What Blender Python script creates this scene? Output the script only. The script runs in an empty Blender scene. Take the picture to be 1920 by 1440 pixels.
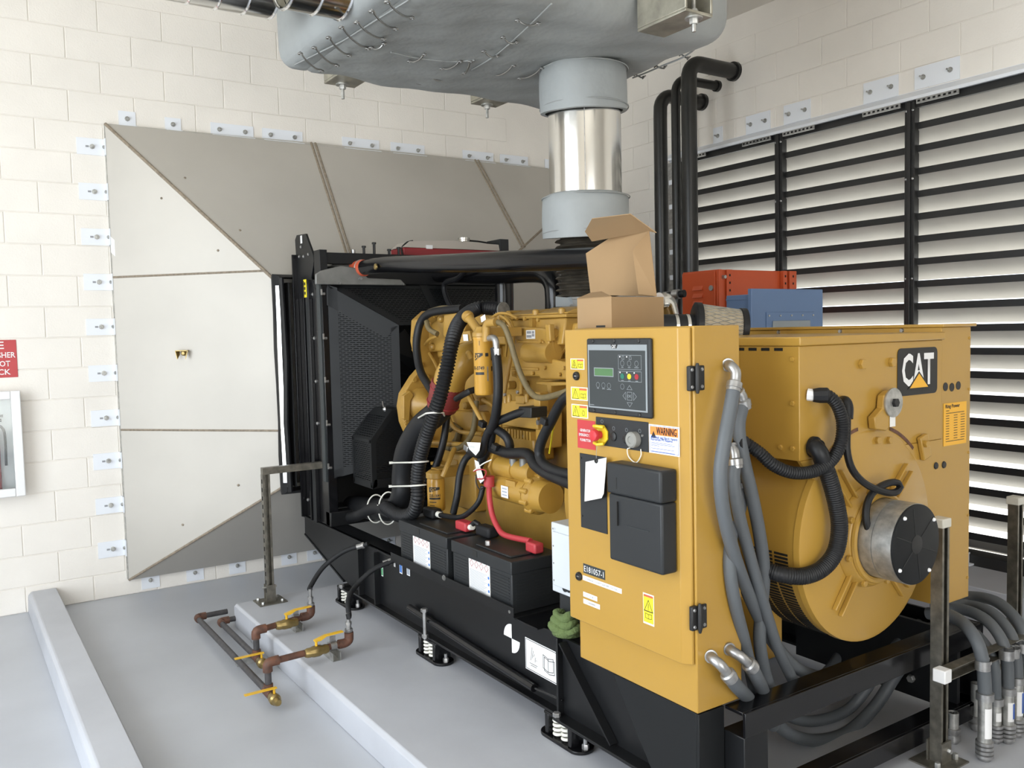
import bpy, bmesh, math, random
from mathutils import Vector as V, Matrix
random.seed(7)
SC = bpy.context.scene
COL = SC.collection
PI = math.pi

# ---------------------------------------------------------------- camera
cam_d = bpy.data.cameras.new('camera')
cam_d.sensor_width = 36.0
cam_d.lens = 30.463
cam_d.clip_start = 0.05
cam = bpy.data.objects.new('camera', cam_d)
COL.objects.link(cam)
_r = V((0.83318, -0.55250, -0.02342)); _u = V((0.05341, 0.03824, 0.99784)); _f = V((0.55041, 0.83264, -0.06136))
cam.matrix_world = Matrix(((_r.x, _u.x, -_f.x, 0.0), (_r.y, _u.y, -_f.y, 0.0), (_r.z, _u.z, -_f.z, 1.77), (0, 0, 0, 1)))
SC.camera = cam

# ---------------------------------------------------------------- light
world = bpy.data.worlds.new('sky'); SC.world = world; world.use_nodes = True
bg = world.node_tree.nodes['Background']
bg.inputs[0].default_value = (0.86, 0.93, 1.0, 1)
bg.inputs[1].default_value = 2.2
SC.view_settings.view_transform = 'Standard'
SC.view_settings.look = 'None'
SC.view_settings.gamma = 1.0
SC.view_settings.use_curve_mapping = False
SC.view_settings.exposure = 0.5


def area_light(name, loc, target, sx, sy, power, col):
    d = bpy.data.lights.new(name, 'AREA'); d.shape = 'RECTANGLE'; d.size = sx; d.size_y = sy
    d.energy = power; d.color = col
    o = bpy.data.objects.new(name, d); COL.objects.link(o)
    o.location = loc
    o.rotation_euler = (V(target) - V(loc)).to_track_quat('-Z', 'Y').to_euler()
    return o


# daylight coming in through the open roll-up door in the left wall; warm fill light added behind the camera
area_light('door_daylight', (-2.75, 2.45, 1.95), (2.0, 2.7, 1.8), 3.9, 3.5, 114, (0.86, 0.93, 1.0))
area_light('rear_fill', (-0.3, -3.75, 1.85), (0.9, 2.0, 2.2), 3.4, 3.1, 78, (1.0, 0.96, 0.90))
# high sun on the far side of the louver wall
sun_d = bpy.data.lights.new('sun', 'SUN'); sun_d.energy = 5.0; sun_d.angle = 0.02; sun_d.color = (1.0, 0.95, 0.86)
sun = bpy.data.objects.new('sun', sun_d); COL.objects.link(sun); sun.location = (20, 2, 20)
sun.rotation_euler = V((-0.62, 0.25, -0.9)).to_track_quat('-Z', 'Y').to_euler()


# ---------------------------------------------------------------- materials
MAT = {}


def mat(name, col, rough=0.5, metal=0.0, noise=0.0, nscale=20.0, bump=0.0, bscale=60.0, spec=0.5, coat=0.0, trans=0.0, emit=None, col2=None, alpha=1.0):
    m = bpy.data.materials.new(name); m.use_nodes = True
    nt = m.node_tree; b = nt.nodes['Principled BSDF']
    b.inputs['Base Color'].default_value = (*col, 1)
    b.inputs['Roughness'].default_value = rough
    b.inputs['Metallic'].default_value = metal
    b.inputs['Specular IOR Level'].default_value = spec
    b.inputs['Coat Weight'].default_value = coat
    b.inputs['Coat Roughness'].default_value = 0.12
    b.inputs['Transmission Weight'].default_value = trans
    b.inputs['Alpha'].default_value = alpha
    tc = nt.nodes.new('ShaderNodeNewGeometry')
    if noise > 0 or col2:
        n = nt.nodes.new('ShaderNodeTexNoise'); n.inputs['Scale'].default_value = nscale; n.inputs['Detail'].default_value = 5
        nt.links.new(tc.outputs['Position'], n.inputs['Vector'])
        r = nt.nodes.new('ShaderNodeValToRGB')
        c2 = col2 if col2 else tuple(max(0, c * (1 - noise)) for c in col)
        r.color_ramp.elements[0].position = 0.32; r.color_ramp.elements[1].position = 0.68
        r.color_ramp.elements[0].color = (*c2, 1)
        r.color_ramp.elements[1].color = (*[min(1, c * (1 + noise * 0.4)) for c in col], 1)
        nt.links.new(n.outputs['Fac'], r.inputs['Fac'])
        nt.links.new(r.outputs['Color'], b.inputs['Base Color'])
    if bump > 0:
        n2 = nt.nodes.new('ShaderNodeTexNoise'); n2.inputs['Scale'].default_value = bscale; n2.inputs['Detail'].default_value = 4
        nt.links.new(tc.outputs['Position'], n2.inputs['Vector'])
        bp = nt.nodes.new('ShaderNodeBump'); bp.inputs['Strength'].default_value = bump; bp.inputs['Distance'].default_value = 0.02
        nt.links.new(n2.outputs['Fac'], bp.inputs['Height'])
        nt.links.new(bp.outputs['Normal'], b.inputs['Normal'])
    if emit:
        b.inputs['Emission Color'].default_value = (*emit[0], 1); b.inputs['Emission Strength'].default_value = emit[1]
    MAT[name] = m
    return m


def perf_mat(name, col, sx, sy, gap, uv, rough=0.45):
    """sheet metal with staggered punched slots; uv = the two position axes the slots follow (or 'UV')"""
    m = bpy.data.materials.new(name); m.use_nodes = True
    nt = m.node_tree; b = nt.nodes['Principled BSDF']
    b.inputs['Base Color'].default_value = (*col, 1); b.inputs['Roughness'].default_value = rough; b.inputs['Specular IOR Level'].default_value = 0.25
    br = nt.nodes.new('ShaderNodeTexBrick')
    br.inputs['Scale'].default_value = 1.0
    br.inputs['Brick Width'].default_value = sx; br.inputs['Row Height'].default_value = sy
    br.inputs['Mortar Size'].default_value = gap; br.inputs['Mortar Smooth'].default_value = 0.0
    br.inputs['Color1'].default_value = (0, 0, 0, 1); br.inputs['Color2'].default_value = (0, 0, 0, 1); br.inputs['Mortar'].default_value = (1, 1, 1, 1)
    if uv == 'UV':
        t = nt.nodes.new('ShaderNodeUVMap'); nt.links.new(t.outputs['UV'], br.inputs['Vector'])
    else:
        g = nt.nodes.new('ShaderNodeNewGeometry'); s = nt.nodes.new('ShaderNodeSeparateXYZ'); c = nt.nodes.new('ShaderNodeCombineXYZ')
        nt.links.new(g.outputs['Position'], s.inputs[0])
        nt.links.new(s.outputs['XYZ'.index(uv[0])], c.inputs[0]); nt.links.new(s.outputs['XYZ'.index(uv[1])], c.inputs[1])
        nt.links.new(c.outputs[0], br.inputs['Vector'])
    nt.links.new(br.outputs['Color'], b.inputs['Alpha'])
    MAT[name] = m


mat('block_paint', (0.84, 0.80, 0.74), 0.55, bump=0.12, bscale=90, noise=0.04, nscale=3)
mat('ceiling_paint', (0.80, 0.76, 0.69), 0.8)
mat('floor_paint', (0.47, 0.49, 0.53), 0.36, noise=0.10, nscale=1.3, bump=0.03, bscale=14, spec=0.5)
mat('pad_paint', (0.49, 0.505, 0.545), 0.45, noise=0.10, nscale=2.2, bump=0.04, bscale=25)
mat('outdoor_concrete', (0.75, 0.74, 0.70), 0.9, noise=0.1, nscale=1)
mat('stainless', (0.52, 0.495, 0.45), 0.5, 0.22, noise=0.08, nscale=1.2, bump=0.35, bscale=1.6)
mat('seam', (0.30, 0.25, 0.19), 0.6, 0.2, noise=0.3, nscale=60)
mat('clip_white', (0.80, 0.83, 0.88), 0.4)
mat('zinc', (0.42, 0.42, 0.42), 0.36, 0.85, noise=0.25, nscale=40)
mat('galv', (0.50, 0.50, 0.48), 0.45, 0.85, noise=0.3, nscale=35)
mat('strut_galv', (0.24, 0.225, 0.19), 0.42, 0.8, noise=0.35, nscale=25)
mat('bright_steel', (0.66, 0.65, 0.62), 0.15, 1.0, bump=0.03, bscale=4)
mat('chrome', (0.80, 0.80, 0.80), 0.10, 1.0)
mat('bracket_steel', (0.42, 0.40, 0.33), 0.4, 0.7, noise=0.35, nscale=12)
mat('bellows_steel', (0.10, 0.088, 0.07), 0.45, 0.5, noise=0.3, nscale=20)
mat('blanket', (0.27, 0.282, 0.278), 0.55, bump=0.9, bscale=5, noise=0.10, nscale=4)
mat('blanket_light', (0.30, 0.318, 0.32), 0.6, bump=0.35, bscale=7, noise=0.06, nscale=6)
mat('lace_wire', (0.30, 0.30, 0.29), 0.35, 0.9)
mat('black_gloss', (0.005, 0.005, 0.006), 0.22, spec=0.4, coat=0.1)
mat('black_paint', (0.007, 0.0075, 0.0085), 0.38, spec=0.35)
mat('black_pipe', (0.013, 0.013, 0.012), 0.35, noise=0.3, nscale=8)
mat('rubber', (0.009, 0.0095, 0.011), 0.45, spec=0.35)
mat('rubber_soft', (0.012, 0.0125, 0.014), 0.6, spec=0.3)
mat('charcoal', (0.018, 0.020, 0.022), 0.45, spec=0.4)
mat('charcoal_panel', (0.035, 0.041, 0.043), 0.42, spec=0.4)
mat('guard_paint', (0.010, 0.011, 0.012), 0.5, spec=0.25)
mat('louver_dark', (0.018, 0.018, 0.018), 0.45)
mat('louver_blade', (0.40, 0.385, 0.355), 0.5, 0.2, noise=0.06, nscale=5)
mat('yellow', (0.43, 0.25, 0.045), 0.33, coat=0.15, noise=0.03, nscale=3)
mat('engine_yellow', (0.42, 0.245, 0.05), 0.36, noise=0.10, nscale=9, bump=0.10, bscale=18)
mat('filter_yellow', (0.54, 0.29, 0.04), 0.3, coat=0.3)
mat('tan_hose', (0.17, 0.13, 0.06), 0.6, noise=0.2, nscale=30)
mat('conduit_grey', (0.10, 0.11, 0.12), 0.5, spec=0.4)
mat('white', (0.82, 0.82, 0.82), 0.45)
mat('paper', (0.80, 0.80, 0.78), 0.7)
mat('label_grey', (0.36, 0.40, 0.46), 0.6)
mat('ink', (0.012, 0.012, 0.012), 0.5)
mat('ink_grey', (0.30, 0.31, 0.33), 0.5)
mat('sign_red', (0.48, 0.04, 0.045), 0.4)
mat('warn_yellow', (0.85, 0.72, 0.03), 0.4)
mat('warn_orange', (0.85, 0.26, 0.05), 0.4)
mat('warn_red', (0.55, 0.12, 0.06), 0.4)
mat('logo_yellow', (0.83, 0.43, 0.02), 0.35)
mat('red_hose', (0.19, 0.025, 0.022), 0.55)
mat('red_orange_hose', (0.50, 0.09, 0.04), 0.5)
mat('red_cable', (0.45, 0.04, 0.05), 0.45)
mat('red_dark', (0.26, 0.02, 0.025), 0.5)
mat('cardboard', (0.33, 0.215, 0.11), 0.85, noise=0.05, nscale=6)
mat('cardboard_in', (0.31, 0.20, 0.10), 0.85, noise=0.05, nscale=6)
mat('orange_box', (0.50, 0.075, 0.018), 0.45)
mat('blue_box', (0.115, 0.185, 0.33), 0.4)
mat('panel_grey', (0.25, 0.275, 0.29), 0.4)
mat('pipe_steel', (0.055, 0.052, 0.055), 0.45, noise=0.4, nscale=30)
mat('rust', (0.135, 0.055, 0.03), 0.6, noise=0.45, nscale=30, col2=(0.07, 0.035, 0.025))
mat('brass', (0.34, 0.25, 0.10), 0.35, 0.8, noise=0.2, nscale=30)
mat('valve_yellow', (0.72, 0.42, 0.02), 0.4)
mat('frosted_plastic', (0.58, 0.52, 0.46), 0.35, trans=0.25)
mat('filter_mesh', (0.42, 0.36, 0.26), 0.6)
mat('cast_grey', (0.22, 0.22, 0.21), 0.45, 0.5, noise=0.15, nscale=15)
mat('silver_box', (0.66, 0.70, 0.74), 0.4, 0.15)
mat('cloth_green', (0.12, 0.17, 0.06), 0.95, bump=0.6, bscale=60)
mat('nylon_white', (0.78, 0.77, 0.70), 0.45)
mat('lcd_green', (0.075, 0.17, 0.07), 0.25)
mat('led_green', (0.015, 0.15, 0.10), 0.35)
mat('led_yellow', (0.60, 0.52, 0.02), 0.35)
mat('led_red', (0.33, 0.02, 0.03), 0.35)
mat('estop_yellow', (0.72, 0.50, 0.02), 0.35)
mat('estop_red', (0.55, 0.03, 0.04), 0.35)
mat('grey_plastic', (0.25, 0.25, 0.23), 0.5)
mat('blue_tape', (0.03, 0.10, 0.42), 0.4)
mat('blue_print', (0.05, 0.18, 0.55), 0.5)
mat('green_print', (0.05, 0.35, 0.12), 0.5)
mat('dark_void', (0.004, 0.004, 0.004), 0.9)
mat('ivory', (0.62, 0.60, 0.53), 0.45)
mat('glass', (0.9, 0.95, 0.95), 0.05, trans=1.0)
perf_mat('perf_xz', (0.008, 0.009, 0.010), 0.034, 0.0125, 0.0045, 'XZ')
perf_mat('perf_yz', (0.008, 0.009, 0.010), 0.034, 0.0125, 0.0045, 'YZ')
perf_mat('perf_band', (0.60, 0.345, 0.055), 0.017, 0.062, 0.0045, 'UV')


# ---------------------------------------------------------------- mesh helpers
def frame_of(d):
    d = V(d).normalized()
    a = V((0, 0, 1)) if abs(d.z) < 0.9 else V((1, 0, 0))
    x = a.cross(d).normalized(); y = d.cross(x)
    return x, y, d


WORLD_LOC = {}


class MB:
    def __init__(self):
        self.v = []; self.f = []; self.uv = {}

    def add(self, vs, fs):
        o = len(self.v); self.v += [V(p) for p in vs]; self.f += [tuple(i + o for i in f) for f in fs]
        return self

    def box(self, a, b):
        x0, y0, z0 = a; x1, y1, z1 = b
        if x0 > x1: x0, x1 = x1, x0
        if y0 > y1: y0, y1 = y1, y0
        if z0 > z1: z0, z1 = z1, z0
        return self.add([(x0, y0, z0), (x1, y0, z0), (x1, y1, z0), (x0, y1, z0), (x0, y0, z1), (x1, y0, z1), (x1, y1, z1), (x0, y1, z1)],
                        [(0, 3, 2, 1), (4, 5, 6, 7), (0, 1, 5, 4), (1, 2, 6, 5), (2, 3, 7, 6), (3, 0, 4, 7)])

    def obox(self, c, ax, ay, az, sx, sy, sz):
        c = V(c); ax = V(ax).normalized() * sx / 2; ay = V(ay).normalized() * sy / 2; az = V(az).normalized() * sz / 2
        vs = [c + ax * i + ay * j + az * k for k in (-1, 1) for (i, j) in ((-1, -1), (1, -1), (1, 1), (-1, 1))]
        return self.add(vs, [(0, 3, 2, 1), (4, 5, 6, 7), (0, 1, 5, 4), (1, 2, 6, 5), (2, 3, 7, 6), (3, 0, 4, 7)])

    def bar(self, a, b, w, h, up=(0, 0, 1)):
        a = V(a); b = V(b); d = b - a
        s = d.cross(V(up))
        if s.length < 1e-6: s = d.cross(V((1, 0, 0)))
        u = s.cross(d)
        return self.obox((a + b) / 2, d, s, u, d.length, w, h)

    def prism(self, poly, vec):
        n = len(poly); p = [V(q) for q in poly]; vec = V(vec)
        vs = p + [q + vec for q in p]
        fs = [tuple(range(n - 1, -1, -1)), tuple(range(n, 2 * n))] + [(i, (i + 1) % n, n + (i + 1) % n, n + i) for i in range(n)]
        return self.add(vs, fs)

    def sheet(self, poly, t=0.003):
        p = [V(q) for q in poly]
        nrm = V((0, 0, 0))
        for i in range(len(p)):
            nrm += p[i].cross(p[(i + 1) % len(p)])
        nrm.normalize()
        return self.prism([q - nrm * t / 2 for q in p], nrm * t)

    def lathe(self, o, d, prof, n=28, cap0=True, cap1=True, a0=0.0, a1=2 * PI):
        x, y, z = frame_of(d); o = V(o)
        full = abs(a1 - a0 - 2 * PI) < 1e-6
        m = n if full else n + 1
        vs = []
        for t, r in prof:
            for i in range(m):
                a = a0 + (a1 - a0) * i / n
                vs.append(o + z * t + (x * math.cos(a) + y * math.sin(a)) * max(r, 1e-5))
        fs = []
        for k in range(len(prof) - 1):
            for i in range(n):
                j = (i + 1) % m if full else i + 1
                fs.append((k * m + i, k * m + j, (k + 1) * m + j, (k + 1) * m + i))
        if full and cap0: fs.append(tuple(range(m - 1, -1, -1)))
        if full and cap1: fs.append(tuple((len(prof) - 1) * m + i for i in range(m)))
        return self.add(vs, fs)

    def cyl(self, a, b, r, r2=None, n=20):
        a = V(a); b = V(b)
        return self.lathe(a, b - a, [(0, r), ((b - a).length, r if r2 is None else r2)], n)

    def ring(self, o, d, R, r, n=28, k=8):
        x, y, z = frame_of(d); o = V(o); vs = []; fs = []
        for i in range(n):
            a = 2 * PI * i / n; e = x * math.cos(a) + y * math.sin(a)
            for j in range(k):
                b = 2 * PI * j / k; vs.append(o + e * (R + r * math.cos(b)) + z * r * math.sin(b))
        for i in range(n):
            for j in range(k):
                fs.append((i * k + j, ((i + 1) % n) * k + j, ((i + 1) % n) * k + (j + 1) % k, i * k + (j + 1) % k))
        return self.add(vs, fs)

    def tube(self, pts, r, n=12, caps=True):
        """r: number or function of arclength fraction/absolute length"""
        p = [V(q) for q in pts]; m = len(p)
        tg = []
        for i in range(m):
            d = p[min(i + 1, m - 1)] - p[max(i - 1, 0)]
            tg.append(d.normalized() if d.length > 1e-9 else V((0, 0, 1)))
        x, y, z = frame_of(tg[0]); vs = []; L = 0
        for i in range(m):
            if i:
                q = tg[i - 1].rotation_difference(tg[i]); x = q @ x; L += (p[i] - p[i - 1]).length
            x = (x - tg[i] * x.dot(tg[i])).normalized(); y = tg[i].cross(x)
            rr = r(L) if callable(r) else r
            for j in range(n):
                a = 2 * PI * j / n; vs.append(p[i] + (x * math.cos(a) + y * math.sin(a)) * rr)
        fs = [(i * n + j, i * n + (j + 1) % n, (i + 1) * n + (j + 1) % n, (i + 1) * n + j) for i in range(m - 1) for j in range(n)]
        if caps: fs += [tuple(range(n - 1, -1, -1)), tuple((m - 1) * n + j for j in range(n))]
        return self.add(vs, fs)

    def hose(self, ctrl, r, n=12, step=0.02):
        return self.tube(spline(ctrl, step), r, n)

    def corr(self, ctrl, r, pitch=0.014, depth=0.10, n=14):
        pts = spline(ctrl, pitch / 4)
        return self.tube(pts, lambda L: r * (1 - depth * (0.5 - 0.5 * math.cos(2 * PI * L / pitch))), n)

    def hexa(self, o, d, r, h):
        return self.lathe(o, d, [(0, r), (h * 0.85, r), (h, r * 0.88)], 6)

    def build(self, name, m, parent=None, bevel=0.0, segs=2, sharp=0.6, uvfn=None):
        lo = [min(q[i] for q in self.v) for i in range(3)]; hi = [max(q[i] for q in self.v) for i in range(3)]
        org = V(((lo[0] + hi[0]) / 2, (lo[1] + hi[1]) / 2, lo[2]))
        me = bpy.data.meshes.new(name)
        me.from_pydata([q - org for q in self.v], [], self.f)
        me.validate()
        me.polygons.foreach_set('use_smooth', [True] * len(me.polygons))
        me.set_sharp_from_angle(angle=sharp)
        mm = MAT[m] if isinstance(m, str) else m
        me.materials.append(mm)
        if uvfn:
            uvl = me.uv_layers.new(name='UVMap')
            for lp in me.loops:
                uvl.data[lp.index].uv = uvfn(self.v[lp.vertex_index])
        o = bpy.data.objects.new(name, me); COL.objects.link(o)
        WORLD_LOC[o.name] = org.copy()
        if parent is not None:
            o.parent = parent; o.location = org - WORLD_LOC[parent.name]
        else:
            o.location = org
        if bevel > 0:
            b = o.modifiers.new('bevel', 'BEVEL'); b.width = bevel; b.segments = segs; b.limit_method = 'ANGLE'; b.angle_limit = 0.6
            b.harden_normals = False
        return o


def spline(ctrl, step=0.02):
    """centripetal-ish Catmull-Rom through the control points, resampled by arclength"""
    p = [V(c) for c in ctrl]
    if len(p) == 2:
        n = max(2, int((p[1] - p[0]).length / step)); return [p[0].lerp(p[1], i / n) for i in range(n + 1)]
    p = [p[0] * 2 - p[1]] + p + [p[-1] * 2 - p[-2]]
    dense = []
    for i in range(1, len(p) - 2):
        a, b, c, d = p[i - 1], p[i], p[i + 1], p[i + 2]
        for k in range(24):
            t = k / 24
            dense.append(0.5 * ((2 * b) + (c - a) * t + (2 * a - 5 * b + 4 * c - d) * t * t + (3 * b - a - 3 * c + d) * t ** 3))
    dense.append(p[-2])
    L = [0]
    for i in range(1, len(dense)): L.append(L[-1] + (dense[i] - dense[i - 1]).length)
    n = max(2, int(L[-1] / step)); out = []; j = 0
    for i in range(n + 1):
        s = L[-1] * i / n
        while j < len(L) - 2 and L[j + 1] < s: j += 1
        q = (s - L[j]) / max(1e-9, L[j + 1] - L[j])
        out.append(dense[j].lerp(dense[j + 1], min(1, q)))
    return out


def tag(o, label, cat, group=None, kind=None):
    o['label'] = label; o['category'] = cat
    if group: o['group'] = group
    if kind: o['kind'] = kind
    return o


def thing(name, label, cat, loc, group=None):
    o = bpy.data.objects.new(name, None); COL.objects.link(o)
    o.location = loc; o.empty_display_size = 0.05; WORLD_LOC[o.name] = V(loc)
    return tag(o, label, cat, group)


def struct(o, label=None):
    o['kind'] = 'structure'
    if label: o['label'] = label
    return o


def clone(o, parent, delta):
    """copy of a part that shares its mesh, moved by delta (world)"""
    c = o.copy(); COL.objects.link(c)
    WORLD_LOC[c.name] = WORLD_LOC[o.name] + V(delta)
    c.parent = parent
    c.location = WORLD_LOC[c.name] - (WORLD_LOC[parent.name] if parent else V((0, 0, 0)))
    for k in ('label', 'category', 'group'):
        if k in c: del c[k]
    return c


def text(parent, s, c, right, up, h, m='ink', name='lettering', bold=0.0, wid=None, lift=0.0012, align='CENTER', thick=0.0006, spacing=1.0):
    """flat lettering lying on a surface; h = cap height, c = centre"""
    cu = bpy.data.curves.new(name, 'FONT'); cu.body = s; cu.size = 1.0; cu.align_x = align; cu.offset = bold
    cu.space_line = spacing; cu.resolution_u = 2
    t = bpy.data.objects.new(name, cu); COL.objects.link(t)
    dg = bpy.context.evaluated_depsgraph_get(); dg.update()
    me = bpy.data.meshes.new_from_object(t.evaluated_get(dg))
    bpy.data.objects.remove(t); bpy.data.curves.remove(cu)
    if not me.vertices: return None
    xs = [q.co.x for q in me.vertices]; ys = [q.co.y for q in me.vertices]
    nl = s.count('\n')
    k = h / 0.72
    kx = k if wid is None else wid / max(1e-6, max(xs) - min(xs))
    cx = (max(xs) + min(xs)) / 2 if align == 'CENTER' else min(xs)
    cy = (max(ys) + min(ys)) / 2
    R = V(right).normalized(); U = V(up).normalized(); N = R.cross(U)
    c = V(c) + N * lift
    for q in me.vertices:
        w = R * ((q.co.x - cx) * kx) + U * ((q.co.y - cy) * k)
        q.co = w
    me.materials.clear(); me.materials.append(MAT[m])
    o = bpy.data.objects.new(name, me); COL.objects.link(o)
    WORLD_LOC[o.name] = c.copy(); o.parent = parent
    o.location = c - (WORLD_LOC[parent.name] if parent else V((0, 0, 0)))
    return o


class Face:
    """a flat decal frame: origin at top-left corner, right / up directions; coordinates in metres to the right and down"""
    def __init__(self, o, right, up):
        self.o = V(o); self.r = V(right).normalized(); self.u = V(up).normalized(); self.n = self.r.cross(self.u)

    def p(self, x, y, z=0.0):
        return self.o + self.r * x - self.u * y + self.n * z

    def rect(self, mb, x0, y0, x1, y1, z0, z1):
        return mb.prism([self.p(x0, y1, z0), self.p(x1, y1, z0), self.p(x1, y0, z0), self.p(x0, y0, z0)], self.n * (z1 - z0))

    def poly(self, mb, pts, z0, z1):
        return mb.prism([self.p(x, y, z0) for x, y in pts], self.n * (z1 - z0))

    def disc(self, mb, x, y, r, z0, z1, n=20):
        return mb.lathe(self.p(x, y, z0), self.n, [(0, r), (z1 - z0, r)], n)

    def line(self, mb, pts, w, z0, z1, closed=False):
        q = list(pts) + ([pts[0]] if closed else [])
        for (a, b), (c, d) in zip(q, q[1:]):
            L = math.hypot(c - a, d - b)
            if L < 1e-6: continue
            nx, ny = -(d - b) / L * w / 2, (c - a) / L * w / 2
            ex, ey = (c - a) / L * w / 2, (d - b) / L * w / 2
            self.poly(mb, [(a - ex + nx, b - ey + ny), (a - ex - nx, b - ey - ny), (c + ex - nx, d + ey - ny), (c + ex + nx, d + ey + ny)], z0, z1)
        return mb

    def text(self, parent, s, x, y, h, m='ink', bold=0.0, wid=None, z=0.0, align='CENTER', spacing=1.0):
        return text(parent, s, self.p(x, y, z), self.r, self.u, h, m, bold=bold, wid=wid, align=align, spacing=spacing)


XM = (-1, 0, 0); YM = (0, -1, 0); UP = (0, 0, 1)
# ================================================================ room shell
YB, XR, ZC = 6.436, 5.42, 4.22
struct(MB().box((-2.8, -3.7, -0.25), (5.65, 6.65, 0.0)).build('floor', 'floor_paint'))
struct(MB().box((-60, -60, -0.36), (60, 60, -0.26)).build('outdoor_ground', 'outdoor_concrete'))
struct(MB().box((-2.8, -3.7, ZC), (5.65, 6.65, ZC + 0.15)).build('ceiling', 'ceiling_paint'))
wall_back = struct(MB().box((-2.8, YB + 0.006, 0), (XR + 0.006, YB + 0.2, ZC)).build('wall_back', 'block_paint'))
wall_right = struct(MB().box((XR + 0.006, 5.63, 0), (XR + 0.2, YB + 0.2, ZC)).build('wall_right', 'block_paint'))
struct(MB().box((XR + 0.006, -3.7, 0), (XR + 0.2, 1.19, ZC)).build('wall_right', 'block_paint'))
struct(MB().box((XR + 0.006, 1.19, 0), (XR + 0.2, 5.63, 0.213)).build('wall_right', 'block_paint'))
struct(MB().box((XR + 0.006, 1.19, 3.275), (XR + 0.2, 5.63, ZC)).build('wall_right', 'block_paint'))
struct(MB().box((XR + 0.14, 1.19, 3.20), (XR + 0.2, 5.63, 3.275)).build('trim_2', 'block_paint'), 'painted lintel edge over the louver opening')
wl = MB()
wl.box((-2.8, -3.5, 0), (-2.6, 0.45, ZC)); wl.box((-2.8, 4.45, 0), (-2.6, YB, ZC)); wl.box((-2.8, 0.45, 3.8), (-2.6, 4.45, ZC))
struct(wl.build('wall_left', 'block_paint'))
wf = MB()
wf.box((-2.8, -3.7, 0), (-2.05, -3.5, ZC)); wf.box((1.45, -3.7, 0), (XR + 0.2, -3.5, ZC)); wf.box((-2.05, -3.7, 3.45), (1.45, -3.5, ZC))
struct(wf.build('wall_front', 'block_paint'))


def block_mesh(axis, size):
    w, h = size; g = 0.0026; e = 0.003
    m = MB(); d = 0.012
    # pillow-edged block face, proud of the joints
    def q(u, v, t):
        return (u, t, v) if axis == 'y' else (t, u, v)
    a, b = w / 2 - g, h / 2 - g
    vs = [q(-a, -b, d), q(a, -b, d), q(a, b, d), q(-a, b, d), q(-a, -b, e), q(a, -b, e), q(a, b, e), q(-a, b, e),
          q(-a + e, -b + e, 0), q(a - e, -b + e, 0), q(a - e, b - e, 0), q(-a + e, b - e, 0)]
    fs = [(8, 9, 10, 11)]
    for k in range(4):
        j = (k + 1) % 4
        fs += [(k, j, 4 + j, 4 + k), (4 + k, 4 + j, 8 + j, 8 + k)]
    if axis == 'x': fs = [tuple(reversed(f)) for f in fs]
    m.add(vs, fs)
    return m


BW, BH, Z0 = 0.4064, 0.2032, 0.1695
_proto = {}


def place_block(par, axis, u, z, w=BW, h=BH):
    key = (axis, round(w, 3), round(h, 3))
    c = V((u, YB, z)) if axis == 'y' else V((XR, u, z))
    if key not in _proto:
        o = block_mesh(axis, (w, h)).build('block', 'block_paint', par)
        off = WORLD_LOC[o.name].copy()
        _proto[key] = (o, off)
        o.location += c; WORLD_LOC[o.name] = off + c
        return
    o, off = _proto[key]
    clone(o, par, (off + c) - WORLD_LOC[o.name])


for k in range(-1, 20):
    z = Z0 + (k + 0.5) * BH
    h = BH
    if k == -1: z, h = Z0 / 2, Z0
    if z + h / 2 > ZC: break
    ph = 0.600 if (k % 2 == 0) else 0.804
    i0 = int((-0.3 - ph) / BW) - 1
    for i in range(i0, 20):
        x0 = ph + i * BW; x1 = x0 + BW
        if x1 < -0.25 or x0 > XR - 0.02: continue
        if x0 > 1.25 and x1 < 5.1 and 0.3 < z < 3.0: continue      # wholly behind the discharge duct
        if z > 3.3 and x0 > 3.9: continue                            # hidden behind the silencer
        if x1 > XR: x1 = XR - 0.004
        place_block(wall_back, 'y', (x0 + x1) / 2, z, x1 - x0, h)
for k in range(0, 20):
    z = Z0 + (k + 0.5) * BH
    if z + BH / 2 > ZC: break
    ph = 5.883 if (k % 2 == 0) else 6.090
    for i in range(-12, 3):
        y0 = ph + i * BW; y1 = y0 + BW
        if y0 > YB - 0.03 or y1 < 1.9: continue
        y1 = min(y1, YB - 0.004)
        if z < 3.3 and y0 < 5.6: continue                           # louver opening
        if z < 1.7: continue
        place_block(wall_right, 'x', (y0 + y1) / 2, z, y1 - y0, BH)

# kerb along the floor and the equipment pad
kb = MB().prism([(0.405, YB - 0.005, 0.0), (0.585, YB - 0.005, 0.0), (0.575, YB - 0.005, 0.135), (0.43, YB - 0.005, 0.135), (0.41, YB - 0.005, 0.115)], (0, -8.5, 0))
struct(kb.build('kerb', 'pad_paint', bevel=0.006), 'low painted concrete kerb running along the floor to the back wall')
pad = MB().prism([(1.43, 5.31, 0.0), (1.43, 5.31, 0.125), (1.447, 5.31, 0.14), (4.25, 5.31, 0.14), (4.25, 5.31, 0.0)], (0, -4.9, 0))
struct(pad.build('equipment_pad', 'pad_paint', bevel=0.004), 'raised pale grey concrete pad under the generator set')
sill = MB().box((4.95, 1.0, 0.0), (XR - 0.001, 5.6, 0.22))
struct(sill.build('trim_1', 'pad_paint', bevel=0.006), 'low concrete upstand under the louver')

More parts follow.
